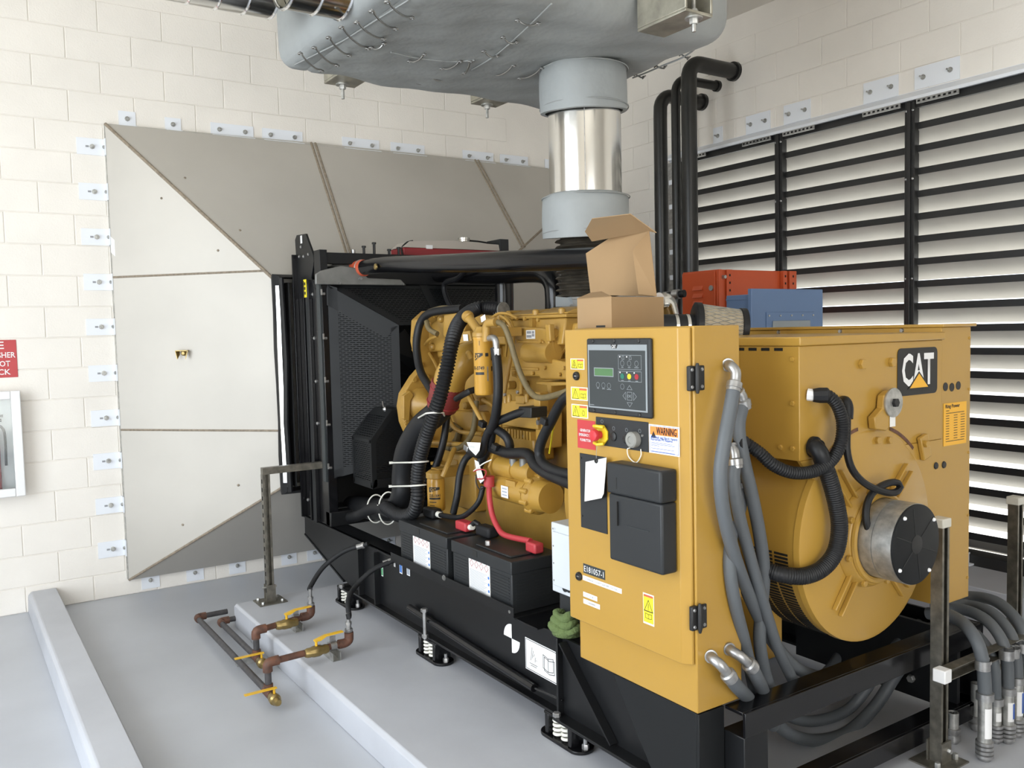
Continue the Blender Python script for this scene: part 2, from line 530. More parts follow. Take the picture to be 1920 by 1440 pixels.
# ================================================================ intake louver in the right wall
lv = thing('intake_louver', 'tall wall louver with pale slanted blades between black mullions', 'louver', (XR, 3.4, 0.28))
BAYS = [(4.40, 5.46), (3.34, 4.40), (2.28, 3.34), (1.25, 2.28)]
LX = XR - 0.02
PITCH = 0.1465
blade_p = lip_p = None
for bi, (ya, yb) in enumerate(BAYS):
    y0, y1 = ya, yb
    first = None
    for k in range(20):
        zt = 0.385 + k * PITCH
        dz = V((0, 0, k * PITCH))
        if first is None:
            prof = [(LX + 0.004, 0.0), (LX + 0.046, -0.046), (LX + 0.135, -0.098), (LX + 0.137, -0.094), (LX + 0.049, -0.042), (LX + 0.006, 0.004)]
            b = MB().prism([(x, y0, zt + z) for x, z in prof], (0, y1 - y0, 0)).build('blade', 'louver_blade', lv)
            lp = MB().box((LX, y0, zt - 0.004), (LX + 0.006, y1, zt + 0.040)).build('blade_lip', 'louver_dark', b)
            first = (b, lp)
        else:
            b = clone(first[0], lv, dz); lp = clone(first[1], b, dz)
            lp.location = first[1].location
for i, y in enumerate([5.46, 4.40, 3.34, 2.28]):
    m = MB().box((LX - 0.035, y - 0.035, 0.28), (LX + 0.02, y + 0.035, 3.20))
    m.box((LX - 0.05, y - 0.012, 0.28), (LX - 0.034, y + 0.012, 3.20))
    mu = m.build('mullion', 'louver_dark', lv, bevel=0.003)
    for z in (0.75, 1.4, 2.05, 2.70, 3.14):
        for s in (-1, 1):
            MB().lathe((LX - 0.036, y + s * 0.023, z), XM, [(0, 0.009), (0.005, 0.008), (0.008, 0.003)], 10).build('rivet', 'zinc', mu)
jb = MB().box((LX - 0.02, 5.50, 0.28), (XR + 0.13, 5.62, 3.19)); jb.build('jamb', 'zinc', lv, bevel=0.003)
for z in (3.02, 2.81, 2.60, 2.42, 2.20, 2.0):
    MB().box((LX - 0.026, 5.49, z - 0.02), (LX - 0.0205, 5.585, z + 0.02)).build('jamb_clip', 'clip_white', lv)
MB().box((LX - 0.02, 1.2, 0.215), (XR + 0.10, 5.6, 0.29)).build('bottom_channel', 'louver_dark', lv, bevel=0.003)
MB().box((LX - 0.015, 1.2, 3.155), (LX + 0.01, 5.49, 3.20)).build('head_channel', 'louver_dark', lv)
hd = MB().prism([(XR - 0.001, 1.2, 3.27), (XR - 0.001, 1.2, 3.262), (LX - 0.05, 1.2, 3.215), (LX - 0.05, 1.2, 3.20), (LX - 0.058, 1.2, 3.20), (LX - 0.058, 1.2, 3.22)], (0, 4.42, 0))
hd.box((XR - 0.001, 1.2, 3.19), (XR + 0.139, 5.62, 3.272))
hd.build('head_flashing', 'clip_white', lv)
for (ya, yb) in BAYS[:3]:
    for y in (ya + 0.19, yb - 0.20):
        s = MB().box((LX - 0.060, y - 0.14, 3.168), (LX - 0.052, y + 0.14, 3.199)).build('slotted_strip', 'zinc', lv)
        for j in range(8):
            MB().box((LX - 0.062, y - 0.125 + j * 0.034, 3.178), (LX - 0.0595, y - 0.108 + j * 0.034, 3.190)).build('slot', 'dark_void', s)
# clip plates bolted to the wall above the louver
for c, w in [((5.42,5.05,3.321), 0.10), ((5.42,4.635,3.341), 0.24), ((5.42,4.268,3.342), 0.24), ((5.42,3.582,3.341), 0.26), ((5.42,3.187,3.347), 0.30)]:
    pl = MB().box((XR - 0.007, c[1] - w / 2, c[2] - 0.07), (XR - 0.001, c[1] + w / 2, c[2] + 0.07)).build('clip_plate', 'clip_white', lv)
    for s in ((0,) if w < 0.12 else (-0.3, 0.3)):
        MB().lathe((XR - 0.007, c[1] + s * w, c[2]), XM, [(0, 0.017), (0.004, 0.017), (0.0041, 0.011), (0.013, 0.011), (0.0131, 0.006), (0.04, 0.006)], 10).build('bolt', 'galv', pl)
ft = MB().box((XR - 0.09, 2.93, 0.23), (XR - 0.03, 2.99, 0.30)); ft.box((XR - 0.095, 2.9, 0.225), (XR - 0.03, 3.0, 0.235))
ft = ft.build('base_clip', 'clip_white', lv)

# ================================================================ fire extinguisher cabinet and sign (left edge)
fc = thing('extinguisher_cabinet', 'white framed wall cabinet with a red extinguisher inside at the left edge', 'cabinet', (0.24, YB, 0.75))
x1, z1 = (0.426,6.33,1.464)[0], (0.426,6.33,1.464)[2]
x0, z0 = x1 - 0.36, (0.41,6.33,0.786)[2]
f = MB(); fy0, fy1 = 6.33, 6.36
f.box((x0, fy0, z0), (x0 + 0.055, fy1, z1)); f.box((x1 - 0.055, fy0, z0), (x1, fy1, z1)); f.box((x0 + 0.055, fy0, z0), (x1 - 0.055, fy1, z0 + 0.055)); f.box((x0 + 0.055, fy0, z1 - 0.055), (x1 - 0.055, fy1, z1))
f.build('door_frame', 'white', fc, bevel=0.006)
b = MB(); b.box((x0 + 0.01, fy1, z0 + 0.01), (x0 + 0.02, YB, z1 - 0.01)); b.box((x1 - 0.02, fy1, z0 + 0.01), (x1 - 0.01, YB, z1 - 0.01)); b.box((x0 + 0.02, fy1, z0 + 0.01), (x1 - 0.02, YB, z0 + 0.02)); b.box((x0 + 0.02, fy1, z1 - 0.02), (x1 - 0.02, YB, z1 - 0.01)); b.box((x0 + 0.02, YB - 0.004, z0 + 0.02), (x1 - 0.02, YB - 0.001, z1 - 0.02))
b.build('cabinet_box', 'white', fc)
MB().box((x0 + 0.05, 6.342, z0 + 0.05), (x1 - 0.05, 6.346, z1 - 0.05)).build('glazing', 'glass', fc)
ex = thing('fire_extinguisher', 'red fire extinguisher standing inside the white wall cabinet', 'extinguisher', (x0 + 0.2, 6.395, z0 + 0.02))
MB().lathe((x0 + 0.2, 6.397, z0 + 0.021), UP, [(0, 0.03), (0.008, 0.034), (0.36, 0.034), (0.40, 0.026), (0.425, 0.012), (0.46, 0.012)], 20).build('cylinder', 'sign_red', ex)
e = MB().box((x0 + 0.17, 6.385, z0 + 0.48), (x0 + 0.25, 6.41, z0 + 0.50)); e.box((x0 + 0.18, 6.39, z0 + 0.51), (x0 + 0.26, 6.405, z0 + 0.525)); e.box((x0 + 0.19, 6.39, z0 + 0.465), (x0 + 0.21, 6.405, z0 + 0.512)); e.build('valve_head', 'ink', ex)
MB().hose([(x0 + 0.21, 6.39, z0 + 0.47), (x0 + 0.26, 6.38, z0 + 0.42), (x0 + 0.262, 6.38, z0 + 0.2)], 0.008, 8).build('discharge_hose', 'rubber', ex)
zs1, zs0, xs1 = (0.435,6.43,1.787)[2], (0.423,6.43,1.546)[2], (0.426,6.43,1.673)[0]
sg = MB().box((xs1 - 0.31, YB - 0.004, zs0), (xs1, YB - 0.0005, zs1)).build('safety_sign', 'sign_red', bevel=0.002)
tag(sg, 'red wall sign with white capitals above the extinguisher cabinet', 'sign')
F = Face((xs1 - 0.31, YB - 0.004, zs1), (1, 0, 0), UP); H = zs1 - zs0
for s, y, h, w in (('FIRE', 0.14, 0.048, 0.15), ('EXTINGUISHER', 0.40, 0.036, 0.292), ('DO NOT', 0.63, 0.036, 0.17), ('BLOCK', 0.85, 0.036, 0.17)):
    F.text(sg, s, 0.155 if len(s) > 8 else (0.185 if s != 'FIRE' else 0.165), y * H, h, 'white', bold=0.012, wid=w)
# ================================================================ radiator discharge duct on the back wall
OTL, ITL, IBL, OBL = V((1.014, 6.39, 3.214)), V((1.912, 5.7, 2.126)), V((1.93, 5.7, 0.77)), V((1.018, 6.39, 0.115))
OTR, ITR, IBR, OBR = V((5.288, 6.39, 3.214)), V((3.513, 5.7, 2.126)), V((3.50, 5.7, 0.77)), V((5.288, 6.39, 0.115))
du = thing('discharge_duct', 'large tapered stainless sheet metal duct between radiator and back wall', 'duct', (3.1, 6.3, 0.1))


def on_line(a, b, t):
    return a.lerp(b, t)


# left face, three sheets
sA, sB = on_line(OTL, OBL, (3.214 - (1.025,6.39,2.193)[2]) / 3.099), on_line(OTL, ITL, 0.925)
sC, sD = on_line(OTL, OBL, (3.214 - (1.019,6.39,1.157)[2]) / 3.099), on_line(ITL, IBL, (2.126 - (1.908,5.7,1.133)[2]) / 1.356)
TS = 0.004
for poly in ([OTL, sB, sA], [sA, sB, ITL, sD, sC], [sC, sD, IBL, OBL]):
    MB().sheet(poly, TS).build('side_panel', 'stainless', du)
# top face
tA, tB = V([(2.468,6.402,3.232)][0]), V([(2.551,5.818,2.311)][0])
uA, uB = V([(3.92,6.401,3.231)][0]), on_line(OTR, ITR, 0.70)
tB = on_line(ITL, ITR, 0.36)
for poly in ([OTL, tA, tB, ITL], [tA, uA, uB, ITR, tB], [uA, OTR, uB]):
    MB().sheet(poly, TS).build('top_panel', 'stainless', du)
for poly in ([OBL, IBL, on_line(IBL, IBR, 0.5), on_line(OBL, OBR, 0.5)], [on_line(OBL, OBR, 0.5), on_line(IBL, IBR, 0.5), IBR, OBR]):
    MB().sheet(poly, TS).build('bottom_panel', 'stainless', du)
for poly in ([OTR, OBR, on_line(OBR, IBR, 0.5), on_line(OTR, ITR, 0.5)], [on_line(OTR, ITR, 0.5), on_line(OBR, IBR, 0.5), IBR, ITR]):
    MB().sheet(poly, TS).build('side_panel', 'stainless', du)
for a, b, r in ((OTL, ITL, 0.011), (sA, sB, 0.008), (sC, sD, 0.008), (OBL, IBL, 0.009), (OTR, ITR, 0.010), (OBR, IBR, 0.009)):
    MB().tube([a, a.lerp(b, 0.5), b], r, 8).build('seam_bead', 'seam', du)
for a, b in ((tA, tB), (uA, uB)):
    d = (b - a).normalized(); off = V((0.016, 0, 0))
    m = MB(); m.tube([a - off, b - off], 0.010, 8); m.tube([a + off, b + off], 0.010, 8)
    m.build('standing_seam', 'seam', du)
# returns to the wall
m = MB()
m.box((1.012, 6.388, 0.115), (1.018, YB - 0.001, 3.214)); m.box((1.012, 6.388, 3.210), (5.288, YB - 0.001, 3.216)); m.box((1.018, 6.388, 0.113), (5.288, YB - 0.001, 0.119)); m.box((5.284, 6.388, 0.115), (5.290, YB - 0.001, 3.214))
m.build('wall_flange', 'galv', du)


def wall_bolt(c, d, par, s=1.0):
    MB().lathe(c, d, [(0, 0.017 * s), (0.004, 0.017 * s), (0.0041, 0.011 * s), (0.014 * s, 0.011 * s), (0.0141 * s, 0.006 * s), (0.035 * s, 0.006 * s)], 8).build('bolt', 'galv', par)


# clip angles down the left edge
for z in [(0.902,6.43,3.063)[2],(0.91,6.43,2.765)[2],(0.912,6.43,2.464)[2],(0.917,6.43,2.162)[2],(0.926,6.43,1.861)[2],(0.917,6.43,1.547)[2],(0.916,6.43,1.242)[2],(0.912,6.43,0.947)[2],(0.917,6.43,0.641)[2],(0.913,6.43,0.338)[2]]:
    xr = 1.0115
    m = MB().box((xr - 0.172, YB - 0.006, z - 0.055), (xr, YB - 0.001, z + 0.055)); m.box((xr - 0.006, 6.385, z - 0.055), (xr, YB - 0.006, z + 0.055))
    cl = m.build('clip_angle', 'clip_white', du)
    wall_bolt((xr - 0.078, YB - 0.006, z), YM, cl)
    MB().box((xr - 0.118, YB - 0.0075, z - 0.006), (xr - 0.098, YB - 0.0055, z + 0.006)).build('slot', 'ink_grey', cl)
    MB().lathe((xr - 0.006, 6.41, z), XM, [(0, 0.012), (0.008, 0.012), (0.012, 0.005)], 8).build('bolt', 'galv', cl)
# clip plates along the top edge and the foot
for a, b, hgt, bolts in (((1.107,6.43,3.293)[0],(1.215,6.43,3.305)[0],0.105,1), ((1.405,6.43,3.291)[0],(1.512,6.43,3.303)[0],0.095,1), ((1.716,6.43,3.269)[0],(2.023,6.43,3.302)[0],0.095,2), ((2.089,6.43,3.271)[0],(2.397,6.43,3.303)[0],0.095,2), ((2.718,6.43,3.271)[0],(3.032,6.43,3.302)[0],0.095,2), ((3.134,6.43,3.269)[0],(3.44,6.43,3.299)[0],0.095,2), ((3.806,6.43,3.271)[0],(4.112,6.43,3.299)[0],0.095,2), ((4.183,6.43,3.269)[0],(4.478,6.43,3.295)[0],0.095,2), ((4.665,6.43,3.273)[0],(4.894,6.43,3.293)[0],0.095,1)):
    m = MB().box((a, YB - 0.006, 3.2165), (b, YB - 0.001, 3.2165 + hgt)); m.box((a, 6.39, 3.2162), (b, YB - 0.006, 3.2205))
    cl = m.build('clip_angle', 'clip_white', du)
    for x in ([(a + b) / 2] if bolts == 1 else [a + (b - a) * 0.2, b - (b - a) * 0.2]):
        wall_bolt((x, YB - 0.006, 3.2165 + hgt * 0.52), YM, cl)
for x in [(1.164,6.43,0.043)[0],(1.467,6.43,0.077)[0],(1.77,6.43,0.084)[0],(2.164,6.43,0.087)[0],(2.368,6.43,0.083)[0],3.0,3.6]:
    cl = MB().box((x - 0.06, YB - 0.006, 0.02), (x + 0.06, YB - 0.001, 0.112)).build('clip_angle', 'clip_white', du)
    wall_bolt((x, YB - 0.006, 0.078), YM, cl, 0.9)
# fittings on the sheets
for p in ([(1.459,6.161,2.853),(1.747,5.93,2.489)] + [(1.304,6.168,2.708),(1.599,5.941,2.35),(1.654,5.901,0.766),(1.336,6.146,0.497)]):
    MB().lathe(p, (-0.55, -0.7, 0.3), [(-0.004, 0.008), (0.005, 0.008), (0.008, 0.004)], 10).build('screw', 'seam', du)
q = V([(1.387,6.105,1.671)][0]); nl = (ITL - OTL).cross(OBL - OTL).normalized()
if nl.x > 0: nl = -nl
m = MB()
m.lathe(q - nl * 0.003, nl, [(0, 0.02), (0.012, 0.018), (0.02, 0.010)], 14)
for s in (-1, 1):
    t = V((0, 0, 1)).cross(nl).normalized() * s
    m.prism([q + t * 0.028 + nl * 0.002 + V((0, 0, 0.020)), q + t * 0.040 + nl * 0.04 + V((0, 0, 0.018)), q + t * 0.026 + nl * 0.045 - V((0, 0, 0.04)), q + t * 0.020 + nl * 0.02 - V((0, 0, 0.01))], t * 0.005)
m.obox(q + nl * 0.022 + V((0, 0, 0.017)), V((0, 0, 1)).cross(nl), nl, UP, 0.075, 0.04, 0.006)
m.build('test_fitting', 'brass', du)
q = V([(1.024,6.384,2.4)][0])
MB().obox(q + nl * 0.003, (ITL - OTL).normalized().cross(nl).cross(nl), V((0, 0, 1)), nl, 0.04, 0.11, 0.002).build('tape', 'paper', du)

# flexible canvas connector between duct and radiator
fl = thing('flexible_connector', 'black canvas sleeve joining the radiator to the steel duct', 'connector', (2.7, 5.64, 0.7))


def rect_loop(x0, x1, z0, z1, y, n=6):
    out = []
    for (a, b) in (((x0, z0), (x1, z0)), ((x1, z0), (x1, z1)), ((x1, z1), (x0, z1)), ((x0, z1), (x0, z0))):
        for i in range(n): out.append(V((a[0] + (b[0] - a[0]) * i / n, y, a[1] + (b[1] - a[1]) * i / n)))
    return out


m = MB(); loops = []
for y, g in ((5.725, 0.012), (5.70, 0.03), (5.67, 0.035), (5.63, 0.045), (5.60, 0.03), (5.575, 0.02)):
    L = rect_loop(1.905 - g, 3.52 + g, 0.76 - g, 2.135 + g, y)
    loops.append([p + V((random.uniform(-0.006, 0.006), 0, random.uniform(-0.006, 0.006))) for p in L])
n = len(loops[0]); m.add([p for L in loops for p in L], [(k * n + i, k * n + (i + 1) % n, (k + 1) * n + (i + 1) % n, (k + 1) * n + i) for k in range(len(loops) - 1) for i in range(n)])
m.build('canvas_sleeve', 'rubber_soft', fl, sharp=1.2)
fo = MB()
fo.prism([(1.885, 5.63, 0.80), (1.865, 5.615, 0.80), (1.862, 5.59, 0.80), (1.882, 5.575, 0.80)], (0, 0, 1.30))
fo.build('foil_strip', 'chrome', fl)
MB().box((1.935, 5.56, 0.77), (1.945, 5.70, 2.12)).build('inner_flap', 'rubber_soft', fl)
m = MB(); m.tube([(1.90, 5.565, 0.74), (1.885, 5.555, 1.2), (1.90, 5.555, 1.6), (1.89, 5.56, 2.15)], 0.018, 8); m.build('clamp_bead', 'rubber', fl)

# strut post with a base plate beside the duct
po = thing('strut_post', 'slotted steel strut post with base plate standing beside the duct', 'post', (1.614,5.198,0.14))
c = V((1.626,5.215,0.14))
m = MB(); zt = 0.93
m.box((c.x - 0.022, c.y - 0.022, 0.146), (c.x - 0.019, c.y + 0.022, zt)); m.box((c.x + 0.019, c.y - 0.022, 0.146), (c.x + 0.022, c.y + 0.022, zt)); m.box((c.x - 0.019, c.y + 0.019, 0.146), (c.x + 0.019, c.y + 0.022, zt))
m.box((c.x - 0.019, c.y - 0.022, 0.146), (c.x - 0.009, c.y - 0.019, zt)); m.box((c.x + 0.009, c.y - 0.022, 0.146), (c.x + 0.019, c.y - 0.019, zt))
chn = m.build('channel', 'strut_galv', po)
for i in range(14):
    MB().box((c.x - 0.0232, c.y - 0.007, 0.20 + i * 0.052), (c.x - 0.0215, c.y + 0.007, 0.225 + i * 0.052)).build('slot', 'dark_void', chn)
m = MB().box((c.x - 0.085, c.y - 0.075, 0.1405), (c.x + 0.085, c.y + 0.075, 0.1465)); m.box((c.x - 0.028, c.y - 0.028, 0.146), (c.x + 0.028, c.y - 0.0225, 0.25)); m.box((c.x - 0.028, c.y + 0.0225, 0.146), (c.x + 0.028, c.y + 0.028, 0.25))
m.build('base_plate', 'strut_galv', po)
for sx in (-1, 1):
    for sy in (-1, 1): MB().hexa((c.x + sx * 0.06, c.y + sy * 0.05, 0.1465), UP, 0.011, 0.014).build('anchor_nut', 'galv', po)
MB().cyl((c.x - 0.05, c.y - 0.01, 0.235), (c.x + 0.04, c.y - 0.01, 0.235), 0.006, n=8).build('bolt', 'galv', po)
m = MB(); m.box((c.x - 0.02, c.y - 0.02, zt + 0.001), (c.x + 0.36, c.y + 0.022, zt + 0.042)); m.build('cross_arm', 'strut_galv', po)
# ================================================================ silencer under the ceiling, in a laced insulation blanket
BX0, BX1, BY0, BY1, BZ0, BZ1 = 1.46, 3.10, 2.76, 4.19, 3.035, 4.12
mu = thing('exhaust_silencer', 'large box-shaped exhaust silencer wrapped in grey laced insulation blanket under the ceiling', 'silencer', (2.25, 3.55, BZ0))


def pillow(lo, hi, r, name, mt, par, amp=0.012, n=26):
    """rounded box with soft creases, as a sewn blanket sits on a body"""
    lo = V(lo); hi = V(hi); c = (lo + hi) / 2; h = (hi - lo) / 2
    vs = []; fs = []
    for ax in range(3):
        for sg in (-1, 1):
            o = len(vs); u, w = (ax + 1) % 3, (ax + 2) % 3
            for i in range(n + 1):
                for j in range(n + 1):
                    p = [0, 0, 0]; p[ax] = sg; p[u] = -1 + 2 * i / n; p[w] = -1 + 2 * j / n
                    full = V((p[0] * h.x, p[1] * h.y, p[2] * h.z))
                    q = V([max(-(h[k] - r), min(h[k] - r, full[k])) for k in range(3)])
                    d = (full - q).normalized()
                    x = c + q + d * r
                    g = amp * (math.sin(7 * x.x + 3 * x.y) * 0.5 + math.sin(5 * x.y - 4 * x.z + 1) * 0.5 + 0.35 * math.sin(17 * x.x - 9 * x.y + 6 * x.z) + 0.25 * math.sin(23 * x.y + 13 * x.x))
                    vs.append(x + d * g)
            for i in range(n):
                for j in range(n):
                    k = o + i * (n + 1) + j
                    f = (k, k + n + 1, k + n + 2, k + 1)
                    fs.append(f if sg > 0 else tuple(reversed(f)))
    m = MB().add(vs, fs)
    ob = m.build(name, mt, par, sharp=1.6)
    bmx = bmesh.new(); bmx.from_mesh(ob.data); bmesh.ops.remove_doubles(bmx, verts=bmx.verts, dist=1e-4); bmx.to_mesh(ob.data); bmx.free()
    return ob


pillow((BX0 + 0.03, BY0, BZ0), (BX1, BY1, BZ1), 0.13, 'blanket_shell', 'blanket', mu, 0.014, 34)
pillow((BX0 - 0.03, BY0 + 0.02, BZ0 + 0.015), (BX0 + 0.16, BY1 - 0.02, BZ1), 0.075, 'end_cover', 'blanket_light', mu, 0.006)
# seams and lacing
seams = [[(1.476,4.024,3.046),(1.505,3.78,3.04),(1.533,3.599,3.04),(1.541,3.501,3.04),(1.554,3.283,3.04),(1.571,3.031,3.04)], [(2.05,2.762,3.028),(2.126,3.06,3.028),(2.197,3.392,3.028),(2.217,3.639,3.028)], [(1.765,3.59,3.028),(1.926,3.605,3.028),(2.073,3.568,3.028),(2.152,3.506,3.028)], [(3.04,3.413,3.047),(3.05,3.328,3.051),(3.055,3.217,3.057),(3.06,3.064,3.063),(3.06,2.969,3.091),(3.05,2.875,3.152)]]
for s in seams:
    MB().hose(s, 0.004, 6, 0.02).build('blanket_seam', 'blanket', mu)
for a, b in (([(1.42,3.798,3.032)], [(1.595,3.992,3.03)]), ([(1.42,3.629,3.01)], [(1.627,3.879,3.03)]), ([(1.42,3.465,3.005)], [(1.618,3.714,3.03)]), ([(1.42,3.329,3.006)], [(1.65,3.587,3.03)]), ([(1.42,3.177,2.979)], [(1.657,3.439,3.03)]), ([(1.42,3.039,2.978)], [(1.648,3.302,3.03)]), ([(1.42,2.906,2.97)], [(1.648,3.155,3.03)]), ([(1.658,3.566,3.03)], [(1.686,3.494,3.03)]),
             ([(2.031,2.97,3.03)], [(2.126,2.958,3.03)]), ([(2.091,3.17,3.03)], [(2.175,3.193,3.03)]), ([(2.116,3.367,3.03)], [(2.204,3.395,3.03)]), ([(1.89,3.659,3.03)], [(1.906,3.536,3.03)]), ([(2.076,3.686,3.03)], [(2.097,3.544,3.03)]), ([(2.204,3.693,3.03)], [(2.138,3.521,3.03)]), ([(2.087,3.818,3.03)], [(2.179,3.829,3.03)]), ([(2.071,3.98,3.045)], [(2.175,3.976,3.045)]), ([(2.355,3.66,3.03)], [(2.35,3.477,3.03)]), ([(2.491,3.636,3.03)], [(2.492,3.445,3.03)]),
             ([(3.05,3.257,3.072)], [(3.06,3.2,3.053)]), ([(3.06,3.092,3.086)], [(3.06,3.04,3.054)]), ([(3.04,3.397,3.065)], [(3.05,3.344,3.039)])):
    a = V(a[0]); b = V(b[0]); out = V((0, 0, -1)) if a.z < 3.04 else V((-0.5, 0, -0.85))
    if a.x > 3.0: out = V((0.6, -0.3, -0.7))
    w = MB().hose([a, a.lerp(b, 0.3) + out * 0.016, a.lerp(b, 0.7) + out * 0.016, b], 0.0042, 6, 0.012)
    w.ring(a + out * 0.006, out, 0.009, 0.004, 10, 6); w.ring(b + out * 0.006, out, 0.009, 0.004, 10, 6)
    w.build('lacing_tie', 'lace_wire', mu)


# steel support lugs with hanger rods
def lug(x0, x1, y0, y1, z, h, rod_xy, rod_dn):
    m = MB(); t = 0.012
    m.box((x0, y0, z), (x1, y1, z + t)); m.box((x0, y0, z + t), (x0 + t, y1, z + h)); m.box((x1 - t, y0, z + t), (x1, y1, z + h)); m.box((x0 + t, y1 - t, z + t), (x1 - t, y1, z + h))
    m.build('support_lug', 'bracket_steel', mu, bevel=0.003)
    x, y = rod_xy
    r = MB().cyl((x, y, z - rod_dn), (x, y, ZC), 0.0085, n=8)
    r.lathe((x, y, z - 0.006), UP, [(0, 0.035), (0.006, 0.035)], 16); r.hexa((x, y, z - 0.006), (0, 0, -1), 0.018, 0.02); r.hexa((x, y, z + t), UP, 0.018, 0.02)
    r.build('hanger_rod', 'galv', mu)


c = V((2.555,2.504,2.985))
lug(c.x - 0.085, c.x + 0.065, c.y - 0.04, 2.74, 2.985, 0.16, (c.x, c.y), 0.055)
for q in ((2.702,4.28,3.068), (1.821,4.28,3.064)):
    lug(q[0] - 0.085, q[0] + 0.085, 4.12, 4.32, q[2], 0.10, (q[0], 4.28), 0.075)

# bright outlet pipes leaving the left end of the silencer
for nm, lab, ys, zs, r, xa, xb in (('outlet_pipe', 'short bright metal outlet pipe banded onto the silencer end, nearer one', 3.36, 3.215, 0.165, 1.20, 1.44), ('outlet_pipe', 'bright banded metal pipe passing behind the silencer outlet, farther left', 3.72, 3.30, 0.165, 0.2, 1.27)):
    t = thing(nm, lab, 'pipe', (xa, ys, zs - r), 'bright exhaust outlet pipes')
    m = MB().lathe((xa, ys, zs), (1, 0, 0), [(0, r - 0.003), (0, r), (xb - xa, r), (xb - xa, r - 0.003), (0, r - 0.003)], 40, False, False)
    m.build('pipe_cladding', 'bright_steel', t)
    k = xb
    while k > xa - 0.01:
        MB().ring((k, ys, zs), (1, 0, 0), r, 0.006, 40, 6).build('band', 'chrome', t); k -= 0.115
    MB().lathe((xa + 0.05, ys, zs), (1, 0, 0), [(0, r - 0.006), (0.02, r - 0.006)], 30).build('pipe_plug', 'bracket_steel', t)
    if xb > 1.3:
        e = MB().lathe((xa, ys, zs), (-0.85, 0.15, 0.6), [(0, r), (0.14, r)], 40, False, False); e.build('mitred_elbow', 'bright_steel', t)

# ================================================================ exhaust riser
RX, RY = 2.71, 3.40
ri = thing('exhaust_riser', 'polished steel exhaust riser with grey wrapped joints above the engine', 'exhaust pipe', (RX, RY, 1.9))
MB().lathe((RX, RY, 2.36), UP, [(0, 0.178), (0.60, 0.178)], 56).build('riser_pipe', 'bright_steel', ri)
MB().tube([(RX - 0.179 * math.cos(0.9), RY - 0.179 * math.sin(0.9), 2.40), (RX - 0.179 * math.cos(0.9), RY - 0.179 * math.sin(0.9), 2.9)], 0.002, 6).build('pipe_seam', 'zinc', ri)


def boot(z0, z1, r, name, flare):
    n = 56; m = MB(); vs = []; K = 8
    rows = [(r - 0.022, z0 + 0.0), (r, z0 + 0.0)] + [(r + 0.004 * math.sin(q * 3), z0 + (z1 - z0) * q) for q in (0.15, 0.4, 0.7, 0.95)] + [(r - 0.012, z1), (0.179, z1 + 0.004)]
    for rr, z in rows:
        for j in range(n):
            a = 2 * PI * j / n
            w = 0.006 * math.sin(2 * a + 1) + 0.004 * math.sin(5 * a + z * 9)
            dz = flare * math.cos(a - 3.9) if z < z0 + 0.05 else 0
            vs.append((RX + (rr + w) * math.cos(a), RY + (rr + w) * math.sin(a), z + dz))
    fs = [(k * n + j, k * n + (j + 1) % n, (k + 1) * n + (j + 1) % n, (k + 1) * n + j) for k in range(len(rows) - 1) for j in range(n)]
    m.add(vs, fs); o = m.build(name, 'blanket_light', ri, sharp=1.0)
    for z in (z0 + 0.018, z1 - 0.012):
        MB().ring((RX, RY, z), UP, r + 0.004, 0.003, 56, 5).build('boot_hem', 'blanket', o)
    return o


boot(2.83, 3.04, 0.213, 'upper_wrap', -0.022)
boot(2.225, 2.425, 0.213, 'lower_wrap', -0.02)
m = MB(); z = 2.24; prof = []
while z > 1.93:
    prof += [(z, 0.150), (z - 0.008, 0.158), (z - 0.014, 0.135), (z - 0.020, 0.128), (z - 0.026, 0.135)]
    z -= 0.030
m.lathe((RX, RY, 0), UP, [(a, b) for a, b in reversed(prof)], 48); m.build('bellows', 'bellows_steel', ri)
m = MB().lathe((RX, RY, 1.86), UP, [(0, 0.12), (0.08, 0.14)], 30); m.build('turbo_outlet', 'cast_grey', ri)

# ================================================================ black pipes by the right wall
for i, (px, r, yw) in enumerate((((4.938,5.22,3.114), 0.055, 5.22), ((4.943,5.05,3.085), 0.036, 5.05), ((4.908,4.87,3.051), 0.060, 4.87))):
    x = px[0]; zt = (3.63, 3.72, 3.79)[i]
    lab = ('thick black vertical pipe nearest the back wall beside the louver', 'thinnest black vertical pipe, middle of three beside the louver', 'thickest black vertical pipe with flanged end in front of the louver')[i]
    t = thing('fuel_pipe', lab, 'pipe', (x, yw, 0.0), 'three black pipes by the louver')
    pts = [(x, yw, 0.02), (x, yw, 1.2), (x, yw, zt - 0.18)]
    for k in range(1, 8):
        a = k / 7 * PI / 2
        pts.append((x + 0.12 * (1 - math.cos(a)), yw, zt - 0.12 + 0.12 * math.sin(a)))
    pts.append((XR - 0.004, yw, zt))
    MB().tube(pts, r, 18).build('pipe_run', 'black_pipe', t)
    MB().lathe((XR - 0.03, yw, zt), (1, 0, 0), [(0, r * 1.25), (0.029, r * 1.25)], 24).build('wall_flange', 'black_pipe', t)
